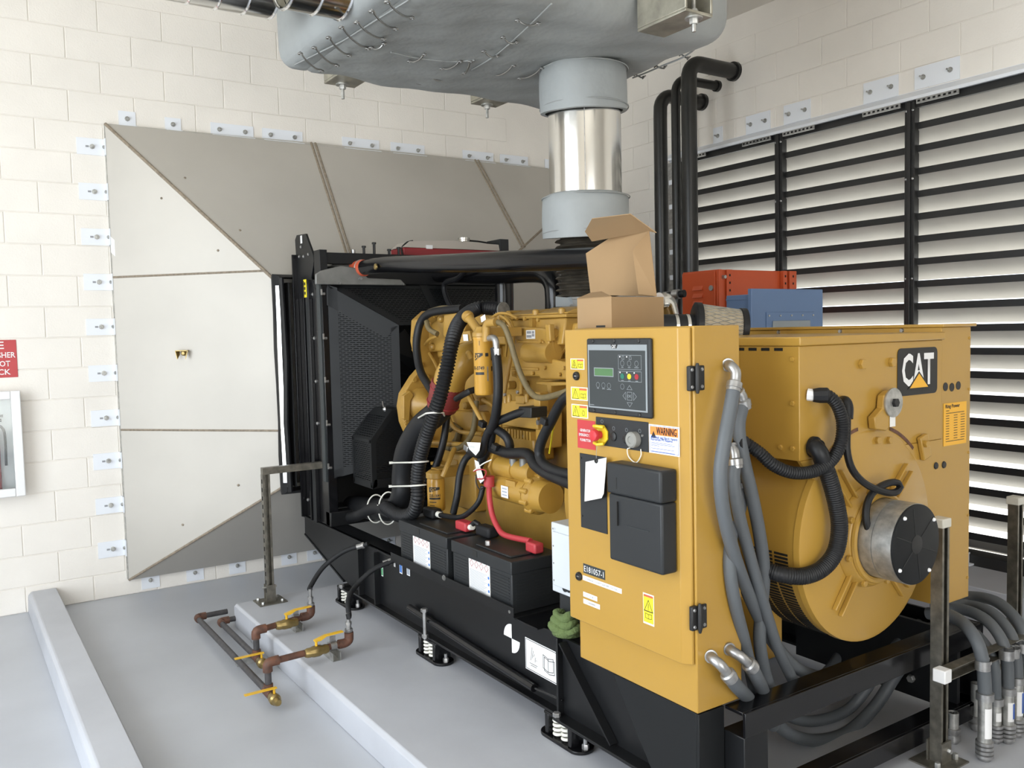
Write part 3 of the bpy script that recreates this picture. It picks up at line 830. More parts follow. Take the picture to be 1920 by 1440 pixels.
# ================================================================ enclosures between genset and louver
rb = thing('orange_enclosure', 'tall orange-red steel electrical enclosure with louvred side behind the engine', 'enclosure', ((4.3,4.026,2.141)[0], (4.3,4.026,2.141)[1], 0.0))
a = V((4.3,4.026,2.141)); yb = (4.3,4.344,2.138)[1]; xb = (5.061,4.026,2.144)[0]; zt = a.z
m = MB().box((a.x, a.y, 0.02), (xb, yb, zt)); m.build('body', 'orange_box', rb, bevel=0.004)
F = Face((a.x, yb, zt), (0, -1, 0), UP); W = yb - a.y
m = MB(); F.rect(m, 0.006, 0.01, W - 0.012, 0.9, 0.001, 0.012); F_door = m.build('side_door', 'orange_box', rb, bevel=0.003)
for k in range(4):
    m = MB(); y = 0.10 + k * 0.05
    m.prism([F.p(W * 0.35, y, 0.012), F.p(W * 0.35, y + 0.03, 0.012), F.p(W * 0.35, y + 0.03, 0.026)], F.r * (W * 0.28)); m.build('vent_louver', 'orange_box', F_door)
m = MB(); F.disc(m, W * 0.87, 0.12, 0.018, 0.012, 0.02); m.build('lock', 'galv', F_door)
G = Face((a.x, a.y, zt), (1, 0, 0), UP)
for x0, x1 in ((0.0, 0.028), (0.075, 0.13), (xb - a.x - 0.14, xb - a.x - 0.10), (xb - a.x - 0.075, xb - a.x)):
    m = MB(); G.rect(m, x0, 0.0, x1, 1.2, 0.001, 0.014 if x1 < 0.4 else 0.03); rl = m.build('mounting_rail', 'orange_box', rb, bevel=0.002)
    if x0 > 0.05:
        for k in range(8):
            m = MB(); G.rect(m, (x0 + x1) / 2 - 0.006, 0.03 + k * 0.05, (x0 + x1) / 2 + 0.006, 0.045 + k * 0.05, 0.0145 if x1 < 0.4 else 0.0305, 0.016 if x1 < 0.4 else 0.032); m.build('slot', 'dark_void', rl)
for y in (0.05, 0.42, 0.53):
    m = MB(); G.disc(m, 0.045, y, 0.012, 0.001, 0.03, 8); m.build('bolt', 'galv', rb)

bb = thing('blue_enclosure', 'blue control enclosure with grey switch plate in front of the orange enclosure', 'enclosure', ((3.85,3.349,1.976)[0], (3.85,3.349,1.976)[1], 0.0))
a = V((3.85,3.349,1.976)); yb = (3.85,3.565,1.953)[1]; xb = (4.485,3.349,1.981)[0]; zt = a.z
MB().box((a.x + 0.03, a.y + 0.03, 0.02), (xb - 0.03, yb, zt - 0.03)).build('body', 'blue_box', bb, bevel=0.004)
MB().box((a.x, a.y, 0.02), (xb, a.y + 0.028, zt)).build('front_frame', 'blue_box', bb, bevel=0.004)
G = Face((a.x, a.y, zt), (1, 0, 0), UP); W = xb - a.x
m = MB(); G.rect(m, W * 0.19, 0.135, W * 0.86, 0.9, 0.001, 0.006); dr = m.build('front_door', 'blue_box', bb, bevel=0.002)
for k in range(5):
    m = MB(); G.disc(m, W * (0.22 + 0.155 * k), 0.155, 0.006, 0.0065, 0.010, 8); m.build('screw', 'galv', dr)
m = MB(); G.rect(m, W * 0.265, 0.185, W * 0.79, 0.62, 0.007, 0.012); sp = m.build('switch_plate', 'panel_grey', bb, bevel=0.002)
for cx, cy, mm in ((0.595, 0.30, 'ink'), (0.66, 0.30, 'warn_yellow'), (0.725, 0.30, 'led_red'), (0.35, 0.425, 'ink'), (0.41, 0.425, 'led_red')):
    m = MB(); G.rect(m, W * cx - 0.022, cy - 0.045, W * cx + 0.022, cy + 0.03, 0.0125, 0.0135); lg = m.build('legend_plate', 'white', sp)
    m = MB(); G.disc(m, W * cx, cy, 0.014, 0.0136, 0.03, 14); m.build('push_button', mm, sp)
m = MB(); G.disc(m, W * 0.475, 0.425, 0.011, 0.012, 0.02, 12); m.build('key_switch', 'ink', sp)
for cx, cy in ((-0.4, -0.5), (0.5, -0.5), (0.0, 0.0), (-0.4, 0.6), (0.5, 0.6)):
    m = MB(); G.disc(m, W * 0.91 + cx * 0.04, 0.30 + cy * 0.04, 0.006, 0.001, 0.006, 8); m.build('screw', 'galv', bb)
m = MB(); F = Face((a.x + 0.03, yb, zt - 0.03), (0, -1, 0), UP)
F.rect(m, 0.0, 0.02, yb - a.y - 0.03, 0.028, 0.0005, 0.004); m.build('lid_lip', 'blue_box', bb)
for y in (0.21, 0.25):
    m = MB(); F.disc(m, yb - a.y - 0.045, y, 0.012, 0.0005, 0.012, 12); m.build('knockout_plug', 'ink', bb)
# ================================================================ skid base frame
SZ0, SZ1 = 0.245, 0.565
sk = thing('skid_base', 'black steel skid frame carrying the whole generator set', 'skid', (2.7, 3.5, SZ0))
YE = 2.70
nose = [(2.0,5.593,0.495),(2.0,5.599,0.435),(2.0,4.943,0.262),(2.0,4.757,0.253)]
yf = nose[0][1]
m = MB().prism([(2.0, YE, SZ0), (2.0, YE, SZ1), (2.0, yf, SZ1), (2.0, nose[1][1], nose[1][2]), (2.0, nose[2][1], SZ0 + 0.03), (2.0, nose[3][1], SZ0)], (0.012, 0, 0))
web = m.build('girder_web', 'black_paint', sk)
m = MB().box((1.96, YE, SZ0), (2.10, nose[3][1], SZ0 + 0.012)); m.build('bottom_flange', 'black_gloss', sk, bevel=0.002)
m = MB().box((1.99, YE - 0.02, SZ1 - 0.012), (2.12, yf, SZ1)); m.build('top_flange', 'black_paint', sk, bevel=0.002)
m = MB(); a, b = V(nose[1]), V(nose[2]); m.bar(a + V((0.03, 0, 0)), b + V((0.03, 0, 0)), 0.07, 0.010); m.build('nose_plate', 'black_paint', sk)
for y in (nose[3][1] - 0.12, nose[3][1] - 0.34):
    MB().box((1.965, y - 0.006, SZ0 + 0.012), (1.999, y + 0.006, SZ1 - 0.012)).build('stiffener', 'black_paint', sk)
# girder end plate with lifting eye
m = MB().box((1.96, YE - 0.012, SZ0), (2.14, YE, SZ1)); ep = m.build('end_plate', 'black_paint', sk, bevel=0.002)
MB().lathe((2.075, YE - 0.013, 0.39), (0, 1, 0), [(0, 0.045), (0.0008, 0.045)], 24).build('lifting_eye', 'cast_grey', ep)
MB().prism([(2.035, YE - 0.0145, 0.40), (2.072, YE - 0.0145, 0.388), (2.066, YE - 0.0145, 0.428)], (0, 0.001, 0)).build('eye_sticker', 'white', ep)
# far girder and end frame
m = MB().box((3.40, 1.80, SZ0), (3.412, 5.55, SZ1)); m.box((3.32, 1.80, SZ0), (3.45, 5.55, SZ0 + 0.012)); m.build('far_girder', 'black_paint', sk)
m = MB().box((2.03, 1.80, SZ1 - 0.08), (3.40, 1.812, SZ1)); m.box((2.03, 1.812, SZ1 - 0.012), (3.40, 1.885, SZ1)); er = m.build('end_rail', 'black_gloss', sk, bevel=0.002)
m = MB().box((2.03, 1.80, SZ0 - 0.055), (3.40, 1.812, SZ0 + 0.012)); m.box((2.03, 1.812, SZ0), (3.40, 1.88, SZ0 + 0.012)); m.build('lower_end_rail', 'black_gloss', sk, bevel=0.002)
m = MB().box((2.03, 1.805, SZ0 - 0.055), (2.14, 1.90, SZ1 - 0.081)); m.build('corner_post', 'black_paint', sk, bevel=0.003)
m = MB().box((1.985, 1.90, SZ0 + 0.012), (1.997, YE - 0.013, SZ1 - 0.002)); m.build('extension_web', 'black_paint', sk)
m = MB().box((1.93, 1.90, SZ0), (2.12, YE - 0.013, SZ0 + 0.012)); m.build('extension_flange', 'black_paint', sk, bevel=0.002)
m = MB().box((1.915, 1.886, SZ0 - 0.05), (2.028, 1.897, SZ1 - 0.003)); m.prism([(1.915, 1.897, SZ1 - 0.003), (1.915, 2.30, SZ1 - 0.003), (1.915, 2.08, SZ0 + 0.013), (1.915, 1.897, SZ0 + 0.013)], (0.010, 0, 0)); m.build('cabinet_bracket', 'guard_paint', sk, bevel=0.002)
MB().bar((1.965, 2.66, SZ1 - 0.01), (1.965, 2.36, SZ0 + 0.02), 0.035, 0.008).build('diagonal_brace', 'black_paint', sk)
m = MB().box((3.28, 1.83, SZ0 - 0.02), (3.30, 2.6, SZ1 - 0.02)); fp = m.build('far_side_plate', 'black_paint', sk)
for z in (0.30, 0.45):
    MB().hexa((3.28, 2.02, z), XM, 0.016, 0.018).build('bolt', 'galv', fp)
for y in (2.9, 3.9, 4.9):
    MB().box((2.10, y - 0.05, SZ0), (3.40, y + 0.05, SZ0 + 0.10)).build('cross_member', 'black_paint', sk)
# tube strapped along the bottom flange
m = MB().tube([(1.975,4.003,0.346),(1.975,3.302,0.315),(1.975,2.874,0.299)], 0.018, 12); m.build('drain_tube', 'black_gloss', sk)
m = MB().tube([(1.972,2.869,0.301),(1.972,2.675,0.317)], 0.005, 8); m.build('thin_line', 'black_gloss', sk)
# stickers on the near girder
FW = Face((2.0, yf, SZ1), (0, -1, 0), UP)


def loc(F, p):
    d = V(p) - F.o
    return d.dot(F.r), -d.dot(F.u)


cx, cy = loc(FW, (2.0,3.072,0.445))
m = MB()
for s in (0, 1):
    pts = [(cx, cy)]
    for k in range(9):
        a = PI / 2 * k / 8 + (0 if s else PI)
        pts.append((cx + 0.062 * math.cos(a), cy + 0.062 * math.sin(a)))
    FW.poly(m, list(reversed(pts)), 0.0008, 0.0018)
m.build('centre_of_gravity_mark', 'white', sk)
a, b = loc(FW, (2.0,2.969,0.486)), loc(FW, (2.0,2.728,0.385))
x0, x1 = a[0], b[0]; y0 = a[1] + 0.004; y1 = y0 + 0.135
m = MB(); FW.rect(m, x0, y0, x1, y1, 0.0008, 0.0015); st = m.build('manual_sticker', 'label_grey', sk); st.data.materials[0] = MAT['white']
m = MB(); FW.line(m, [(x0 + 0.005, y0 + 0.005), (x1 - 0.005, y0 + 0.005), (x1 - 0.005, y1 - 0.005), (x0 + 0.005, y1 - 0.005)], 0.0025, 0.0015, 0.002, True)
bx = x0 + (x1 - x0) * 0.68; by = (y0 + y1) / 2
for dx in (0, 0.008):
    FW.line(m, [(bx - 0.035 + dx, by - 0.03 + dx), (bx + dx, by - 0.022 + dx), (bx + 0.035 + dx, by - 0.03 + dx), (bx + 0.035 + dx, by + 0.025 + dx), (bx + dx, by + 0.033 + dx), (bx - 0.035 + dx, by + 0.025 + dx)], 0.0025, 0.0015, 0.002, True)
FW.line(m, [(bx, by - 0.022), (bx, by + 0.033)], 0.0025, 0.0015, 0.002)
gx = x0 + (x1 - x0) * 0.25
for k in range(5): FW.line(m, [(gx - 0.02 + 0.01 * k, by + 0.02 - 0.01 * (k % 3)), (gx - 0.01 + 0.008 * k, by - 0.035 + 0.012 * k)], 0.002, 0.0015, 0.002)
FW.line(m, [(gx - 0.028, by + 0.034), (gx + 0.025, by + 0.034)], 0.002, 0.0015, 0.002); FW.line(m, [(gx - 0.02, by + 0.042), (gx + 0.02, by + 0.042)], 0.002, 0.0015, 0.002)
m.build('printed_pictogram', 'ink', st)
for q, w, h, mt in (((2.0,4.141,0.52), 0.032, 0.06, 'blue_print'), ((2.0,4.053,0.519), 0.036, 0.04, 'label_grey'), ((2.0,4.218,0.521), 0.02, 0.022, 'white'), ((2.0,4.379,0.447), 0.022, 0.05, 'green_print')):
    x, y = loc(FW, q); m = MB(); FW.rect(m, x - w / 2, y - h / 2, x + w / 2, y + h / 2, 0.0008, 0.0014)
    s = m.build('sticker', 'white', sk); m = MB(); FW.rect(m, x - w * 0.4, y - h * 0.4, x + w * 0.4, y + h * 0.4, 0.0014, 0.0018); m.build('sticker_print', mt, s)

# ---- spring isolators
ISO = (('black spring isolator with white coils under the skid, nearest the cabinet', 2.69, 0.0), ('black spring isolator with white coils and raised adjusting bolt, mid skid', 3.79, 0.13), ('black spring isolator with white coils farthest back, near the duct', 4.86, 0.0))
for lab, yc, bolt in ISO:
    t = thing('spring_isolator', lab, 'isolator', (2.0, yc, 0.14), 'spring isolators on the pad')
    m = MB(); n = 24; poly = []
    for k in range(n):
        a = 2 * PI * k / n
        poly.append((2.0 + 0.055 * math.cos(a), yc + (0.085 if math.sin(a) > 0 else -0.085) + 0.055 * math.sin(a), 0.1405))
    m.prism(poly, (0, 0, 0.014)); m.build('base', 'black_gloss', t, bevel=0.003)
    for s in (-1, 1):
        MB().box((1.955, yc + s * 0.055 - 0.0125 + s * 0.02, 0.154), (2.045, yc + s * 0.055 + 0.0125 + s * 0.02, 0.238)).build('housing_post', 'black_gloss', t, bevel=0.004)
    MB().box((1.957, yc - 0.095, 0.232), (2.043, yc + 0.095, 0.2445)).build('top_plate', 'black_gloss', t, bevel=0.003)
    for s in (-1, 1):
        pts = []
        for k in range(90):
            a = 2 * PI * 4 * k / 89; pts.append((1.985 + 0.022 * math.cos(a), yc + s * 0.027 + 0.022 * math.sin(a), 0.158 + 0.072 * k / 89))
        MB().tube(pts, 0.0062, 8).build('coil_spring', 'nylon_white', t)
    nb = MB().hexa((2.0, yc - 0.118, 0.1545), UP, 0.014, 0.02); nb.cyl((2.0, yc - 0.118, 0.17), (2.0, yc - 0.118, 0.195), 0.008, n=8); nb.build('anchor_bolt', 'zinc', t)
    bz = MB().cyl((1.945, yc - 0.01, 0.25), (1.945, yc - 0.01, 0.262 + max(0.01, bolt)), 0.009, n=10); bz.hexa((1.945, yc - 0.01, 0.258), UP, 0.016, 0.016)
    if bolt: bz.hexa((1.945, yc - 0.01, 0.258 + bolt), UP, 0.018, 0.016)
    bz.build('adjusting_bolt', 'zinc', t)

# ---- battery tray
bt = thing('battery_tray', 'black steel battery tray on the near side of the skid', 'tray', (2.1, 3.5, SZ1))
lip = [(1.94,4.139,0.617),(1.94,2.966,0.615)]
y1, y0 = lip[0][1], lip[1][1]; zt = lip[0][2]
m = MB().box((1.94, y0, zt - 0.042), (1.946, y1, zt)); m.box((1.946, y0, SZ1 + 0.002), (2.36, y1, SZ1 + 0.008)); m.build('tray_floor', 'black_paint', bt, bevel=0.001)
m = MB().box((2.354, y0, SZ1 + 0.008), (2.36, y1, SZ1 + 0.06)); m.build('back_lip', 'black_paint', bt)
m = MB().box((1.95, y0 - 0.16, SZ1 + 0.002), (2.36, y0 - 0.002, SZ1 + 0.007)); sh = m.build('shelf_extension', 'black_gloss', bt)
m = MB(); m.lathe((1.94,3.555,0.612), XM, [(0, 0.014), (0.003, 0.014), (0.0031, 0.009), (0.007, 0.009)], 12); m.lathe((1.94,2.992,0.595), XM, [(0, 0.007), (0.003, 0.007)], 10); m.build('lip_bolts', 'cast_grey', bt)

BL, BD, BHT = 0.50, 0.25, 0.225


def battery(lab, yc, zb, xf=1.965):
    t = thing('battery', lab, 'battery', (xf + BD / 2, yc, zb), 'starting batteries in the tray')
    y0, y1 = yc - BL / 2, yc + BL / 2; zc = zb + BHT - 0.055
    MB().box((xf, y0, zb), (xf + BD, y1, zc)).build('case', 'charcoal', t, bevel=0.004)
    m = MB()
    for k in range(10): m.box((xf - 0.002, y0 + 0.02, zb + 0.03 + k * 0.013), (xf + 0.001, y1 - 0.02, zb + 0.035 + k * 0.013)); m.box((xf + 0.02, y0 - 0.002, zb + 0.03 + k * 0.013), (xf + BD - 0.02, y0 + 0.001, zb + 0.035 + k * 0.013))
    o = m.build('case_ribs', 'charcoal', t)
    m = MB().box((xf - 0.006, y0 - 0.006, zc), (xf + BD + 0.006, y1 + 0.006, zb + BHT)); m.box((xf + 0.03, y0 + 0.05, zb + BHT), (xf + BD - 0.05, y1 - 0.16, zb + BHT + 0.008)); m.build('lid', 'charcoal', t, bevel=0.006)
    m = MB().box((xf - 0.0075, yc + 0.02, zb + BHT - 0.035), (xf - 0.004, yc + 0.06, zb + BHT - 0.008)); m.build('vent_port', 'ink', t)
    F = Face((xf, y1, zb + BHT), (0, -1, 0), UP)
    m = MB(); lx0, lx1 = 0.15, 0.33; ly0, ly1 = 0.05, 0.20
    F.rect(m, lx0, ly0, lx1, ly1, 0.0022, 0.003); lb = m.build('hazard_label', 'paper', t)
    m = MB()
    for k in range(4):
        c0, c1 = lx0 + 0.025 + k * 0.042, ly0 + 0.022; d = 0.016
        F.line(m, [(c0 - d, c1), (c0, c1 - d), (c0 + d, c1), (c0, c1 + d)], 0.0022, 0.003, 0.0035, True)
    m.build('hazard_diamonds', 'led_red', lb)
    m = MB()
    for k in range(15): F.rect(m, lx0 + 0.008, ly0 + 0.05 + k * 0.0062, lx0 + 0.155 - 0.012 * (k % 3), ly0 + 0.0525 + k * 0.0062, 0.003, 0.0034)
    m.build('small_print', 'label_grey', lb)
    m = MB()
    for k, mm in enumerate((0, 1, 2)): F.disc(m, lx1 - 0.012, ly0 + 0.06 + k * 0.03, 0.007, 0.003, 0.0035, 10)
    m.build('dots', 'blue_print', lb)
    m = MB().box((xf + 0.06, y0 + 0.06, zb + BHT + 0.0005), (xf + 0.20, y0 + 0.20, zb + BHT + 0.0015)); ws = m.build('top_sticker', 'paper', t)
    m = MB().box((xf + 0.075, y0 + 0.09, zb + BHT + 0.0016), (xf + 0.19, y0 + 0.17, zb + BHT + 0.002)); m.build('sticker_print', 'warn_orange', ws)
    return t


yb2 = ((1.965,3.513,0.783)[1] + (1.965,3.005,0.781)[1]) / 2
b2 = battery('black lead-acid battery nearer the yellow cabinet, red clamp on its near end', yb2, SZ1 + 0.0085)
b1 = battery('black lead-acid battery farther back, beside the oil filter', yb2 + 0.555, SZ1 + 0.0085)
# ================================================================ radiator
ra = thing('radiator', 'tall black radiator with perforated fan guards and bolted side columns', 'radiator', (2.7, 5.36, SZ1))
RB = 0.566
for s, x0 in ((1, 2.0), (-1, 3.36)):
    m = MB().box((x0, 5.14, RB), (x0 + 0.06, 5.56, 2.12)); c = m.build('side_column', 'black_gloss', ra, bevel=0.004)
    if s == 1:
        m = MB().box((1.965, 5.545, RB), (1.9995, 5.56, 2.30)); m.build('outer_flange', 'black_gloss', c, bevel=0.002)
        m = MB().box((1.975, 5.395, RB), (1.9995, 5.41, 2.12)); m.build('column_rib', 'black_gloss', c, bevel=0.002)
        m = MB().box((1.975, 5.30, RB), (1.9995, 5.31, 2.12)); m.build('column_rib', 'black_gloss', c, bevel=0.002)
        m = MB().box((1.985, 5.14, 0.85), (1.9995, 5.19, 2.09)); m.build('column_strip', 'charcoal_panel', c, bevel=0.002)
        m = MB().box((1.985, 5.33, RB), (1.9995, 5.385, 2.1)); m.build('column_strip', 'charcoal', c, bevel=0.002)
        for px, py in ((587,552),(590,634),(593,715),(596,794),(599,873),(578,937),(586,942),(578,480),(589,600)):
            pass
        for q in [(2.0,5.284,2.029),(2.0,5.285,1.752),(2.0,5.285,1.477),(2.0,5.285,1.208),(2.0,5.284,0.937),(2.0,5.512,0.681),(2.0,5.435,0.668)]:
            MB().lathe(q, XM, [(0, 0.012), (0.006, 0.011), (0.010, 0.005)], 10).build('rivet', 'zinc', c)
        for q in [(1.985,5.047,2.021),(1.985,5.039,1.751),(1.985,5.039,1.487),(1.985,5.038,1.221),(1.985,5.038,0.954)]:
            m = MB().cyl(V(q), V(q) + V((-0.02, 0, 0)), 0.008, n=8); m.box((q[0] - 0.025, q[1] - 0.004, q[2] - 0.006), (q[0] - 0.017, q[1] + 0.004, q[2] + 0.028)); m.build('wing_latch', 'zinc', c)
ear = [(1.998,5.571,2.399),(1.998,5.537,2.427),(1.998,5.37,2.419),(1.998,5.337,2.376),(1.998,5.253,2.274),(1.998,5.248,2.234),(1.998,5.306,2.131),(1.998,5.163,1.997),(1.998,5.543,2.013)]
m = MB().prism(ear, (0.014, 0, 0)); ep = m.build('lifting_ear', 'black_paint', ra, bevel=0.002)
for q in [(1.998,5.456,2.343),(1.998,5.415,2.278),(1.998,5.327,2.284),(1.998,5.493,2.284)]:
    MB().lathe(q, XM, [(0, 0.010), (0.006, 0.010), (0.010, 0.004)], 8).build('bolt', 'zinc', ep)
q = V((1.998,5.451,2.39)); MB().obox(q + V((-0.001, 0, 0)), (0, 1, 0), UP, (1, 0, 0), 0.03, 0.05, 0.001).build('ear_sticker', 'white', ep)
q = V((1.984,5.379,2.071)); yl = MB().obox(q, (0, 1, 0), UP, (1, 0, 0), 0.05, 0.115, 0.002).build('warning_sticker', 'warn_yellow', ra)
for k in (-1, 0, 1): MB().obox(q + V((-0.0015, 0, k * 0.03)), (0, 1, 0), UP, (1, 0, 0), 0.022, 0.018, 0.001).build('pictogram', 'ink', yl)
MB().box((2.061, 5.36, 0.62), (3.359, 5.54, 2.08)).build('core', 'dark_void', ra)
MB().box((2.015, 5.165, 2.215), (3.40, 5.235, 2.285)).build('top_bar', 'black_paint', ra, bevel=0.003)
m = MB().box((2.0, 5.15, 2.121), (2.05, 5.25, 2.30)); m.build('bar_bracket', 'black_paint', ra, bevel=0.003)
MB().box((2.061, 5.20, 2.085), (3.359, 5.53, 2.20)).build('top_tank', 'black_paint', ra, bevel=0.01)
MB().box((2.0, 5.12, RB), (3.42, 5.20, RB + 0.09)).build('bottom_bar', 'black_paint', ra, bevel=0.003)
MB().box((2.061, 5.22, RB + 0.02), (3.359, 5.55, RB + 0.10)).build('bottom_tank', 'black_paint', ra, bevel=0.01)
for x, h in (((2.32,5.2,2.241)[0], 0.05), ((2.392,5.2,2.267)[0], 0.075), ((2.498,5.2,2.256)[0], 0.035), ((2.567,5.2,2.261)[0], 0.05)):
    m = MB().cyl((x, 5.2, 2.285), (x, 5.2, 2.285 + h), 0.009, n=8); m.hexa((x, 5.2, 2.275 + h), UP, 0.014, 0.012); m.build('stud', 'black_paint', ra)
# fan guard: sloping perforated panels round the fan
A, B, Cc, D = V((2.04, 5.138, 2.08)), V((2.40, 4.89, 1.82)), V((2.40, 4.89, 0.98)), V((2.04, 5.138, 0.87))
A2, B2, C2, D2 = V((3.38, 5.138, 2.08)), V((3.02, 4.89, 1.82)), V((3.02, 4.89, 0.98)), V((3.38, 5.138, 0.87))


def guard(poly, name, wid, mt='perf_xz'):
    """perforated sheet with a solid border of given widths per edge"""
    g = MB().add(poly, [tuple(range(len(poly)))]).build(name, mt, ra)
    c = sum((V(p) for p in poly), V((0, 0, 0))) / len(poly)
    n = len(poly)
    nr = (V(poly[1]) - V(poly[0])).cross(V(poly[2]) - V(poly[0])).normalized()
    for i in range(n):
        a, b = V(poly[i]), V(poly[(i + 1) % n])
        d = (b - a).normalized(); inn = nr.cross(d)
        if inn.dot(c - a) < 0: inn = -inn
        w = wid[i]
        if w <= 0: continue
        m = MB().sheet([a, b, b + inn * w - d * w * 0.3, a + inn * w + d * w * 0.3], 0.004)
        m.build('guard_border', 'guard_paint', g)
    return g


guard([A, B, Cc, D], 'side_guard', (0.11, 0.05, 0.05, 0.06))
guard([A, A2, B2, B], 'top_guard', (0.03, 0.05, 0.03, 0.05))
guard([A2, D2, C2, B2], 'side_guard', (0.06, 0.05, 0.05, 0.1))
guard([D, D2, C2, Cc], 'bottom_guard', (0.03, 0.05, 0.03, 0.05))
m = MB().sheet([A.lerp(A2, 0.5) + V((-0.03, 0, 0.004)), A.lerp(A2, 0.5) + V((0.03, 0, 0.004)), B.lerp(B2, 0.5) + V((0.03, 0, 0.004)), B.lerp(B2, 0.5) + V((-0.03, 0, 0.004))], 0.003); m.build('guard_strap', 'guard_paint', ra)
q = V([(2.053,4.97,1.29)][0])
for q in [(2.123,5.02,1.265),(2.306,4.93,1.298)]:
    pass
# fan
fn = MB().lathe((2.71, 4.97, 1.45), (0, 1, 0), [(0, 0.13), (0.10, 0.13)], 24).build('fan_hub', 'black_paint', ra)

for k in range(8):
    a = 2 * PI * k / 8
    e = V((math.cos(a), 0, math.sin(a))); t = V((-math.sin(a), 0, math.cos(a)))
    c = V((2.71, 5.03, 1.45))
    MB().sheet([c + e * 0.12 - t * 0.04 - V((0, 0.03, 0)), c + e * 0.40 - t * 0.09 - V((0, 0.035, 0)), c + e * 0.40 + t * 0.07 + V((0, 0.035, 0)), c + e * 0.12 + t * 0.04 + V((0, 0.03, 0))], 0.004).build('fan_blade', 'black_paint', fn)
# belt guard box on the near side
bgx, bgy = 2.12, 4.74
bg_ = thing('belt_guard', 'black perforated belt guard box beside the thick coolant hoses', 'guard', (2.25, 4.8, 0.85))
x1 = 2.40; y1 = 5.02; zb, zm, zt2 = 0.85, 1.14, 1.31
P0 = [V((bgx, y1, zb)), V((bgx, bgy, zb)), V((bgx, bgy, zm)), V((bgx, y1, zm))]
_ra = ra; ra = bg_
guard(P0, 'side_mesh', (0.035, 0.02, 0.02, 0.02), 'perf_yz')
guard([V((bgx, y1, zm)), V((bgx, bgy, zm)), V((bgx + 0.14, bgy, zt2)), V((bgx + 0.14, y1, zt2))], 'sloped_mesh', (0.015, 0.015, 0.05, 0.02), 'perf_yz')
guard([V((bgx, bgy, zb)), V((x1, bgy, zb)), V((x1, bgy, zt2 - 0.06)), V((x1 - 0.06, bgy, zt2)), V((bgx + 0.14, bgy, zt2)), V((bgx, bgy, zm))], 'front_mesh', (0.05, 0.02, 0.02, 0.02, 0.03, 0.03), 'perf_xz')
MB().box((bgx + 0.141, bgy, zt2), (x1 - 0.06, y1, zt2 + 0.004)).build('top_cover', 'guard_paint', ra)
MB().box((bgx, bgy, zb - 0.004), (x1, y1, zb - 0.0005)).build('floor_plate', 'guard_paint', ra)
for q in [(2.118,5.165,1.044),(2.118,5.169,0.903),(2.118,4.528,1.339)]:
    m = MB().lathe(q, XM, [(0, 0.014), (0.004, 0.014), (0.012, 0.006)], 10); m.bar(V(q) + V((-0.008, 0.004, 0.012)), V(q) + V((-0.008, 0.016, 0.045)), 0.004, 0.004); m.build('latch', 'zinc', ra)
ra = _ra
# charge-air outlet tank (grey casting) on the near top corner
m = MB().prism([(1.954,5.11,2.082),(1.956,5.11,2.144),(1.995,5.11,2.167),(2.125,5.11,2.2),(2.238,5.11,2.185),(2.302,5.11,2.126),(2.534,5.11,2.119),(2.571,5.11,2.081)], (0, 0.022, 0)); ct = m.build('charge_air_tank', 'cast_grey', ra, bevel=0.006)
a = V((2.09,5.278,2.127)); b = V((2.25,5.221,2.187))
MB().lathe(a, b - a, [(0, 0.085), (0.10, 0.075), ((b - a).length * 0.75, 0.055), ((b - a).length, 0.048)], 24).build('outlet_cone', 'cast_grey', ct)
for q in [(2.109,5.108,2.09),(2.547,5.108,2.088)]: MB().lathe(q, YM, [(0, 0.008), (0.006, 0.006)], 8).build('screw', 'zinc', ct)
# coolant expansion bottle
eb = thing('expansion_bottle', 'translucent coolant expansion bottle half full of red coolant on top of the radiator', 'bottle', (3.038,5.3,2.315))
bp = [(2.639,5.27,2.301),(2.64,5.27,2.347),(2.693,5.27,2.388),(3.024,5.27,2.404),(3.397,5.27,2.388),(3.405,5.27,2.346),(3.404,5.27,2.316)]
lv_z = bp[0][2] + 0.045
up = [(p[0], p[1], max(p[2], lv_z)) for p in bp]; lo = [(p[0], p[1], min(p[2], lv_z)) for p in bp]
m = MB().prism(up, (0, 0.2, 0)); m.build('bottle_upper', 'frosted_plastic', eb, bevel=0.012, segs=3)
x0e, x1e = bp[0][0], bp[-1][0]
m = MB().box((x0e, 5.27, 2.286), (x1e, 5.47, lv_z - 0.001)); m.build('coolant_level', 'red_dark', eb, bevel=0.008)
q = V((3.163,5.36,2.414)); MB().lathe((q.x, 5.36, q.z - 0.004), UP, [(0, 0.04), (0.012, 0.04), (0.013, 0.045), (0.026, 0.045), (0.03, 0.02)], 20).build('filler_cap', 'bright_steel', eb)
q = V((2.833,5.268,2.353)); MB().box((q.x - 0.025, 5.266, q.z - 0.013), (q.x + 0.025, 5.2695, q.z + 0.013)).build('label', 'white', eb)
MB().hose([(2.725,5.3,2.392),(2.68,5.3,2.38),(2.639,5.3,2.339),(2.62,5.25,2.292),(2.624,5.22,2.268)], 0.007, 8).build('overflow_tube', 'rubber', eb)
MB().hose([(3.198,5.36,2.419),(3.296,5.36,2.415),(3.409,5.36,2.4),(3.515,5.36,2.373)], 0.006, 8).build('vent_tube', 'rubber', eb)
MB().box((x1e + 0.005, 5.27, 2.286), (x1e + 0.08, 5.45, 2.43)).build('bottle_bracket', 'charcoal', eb, bevel=0.003)
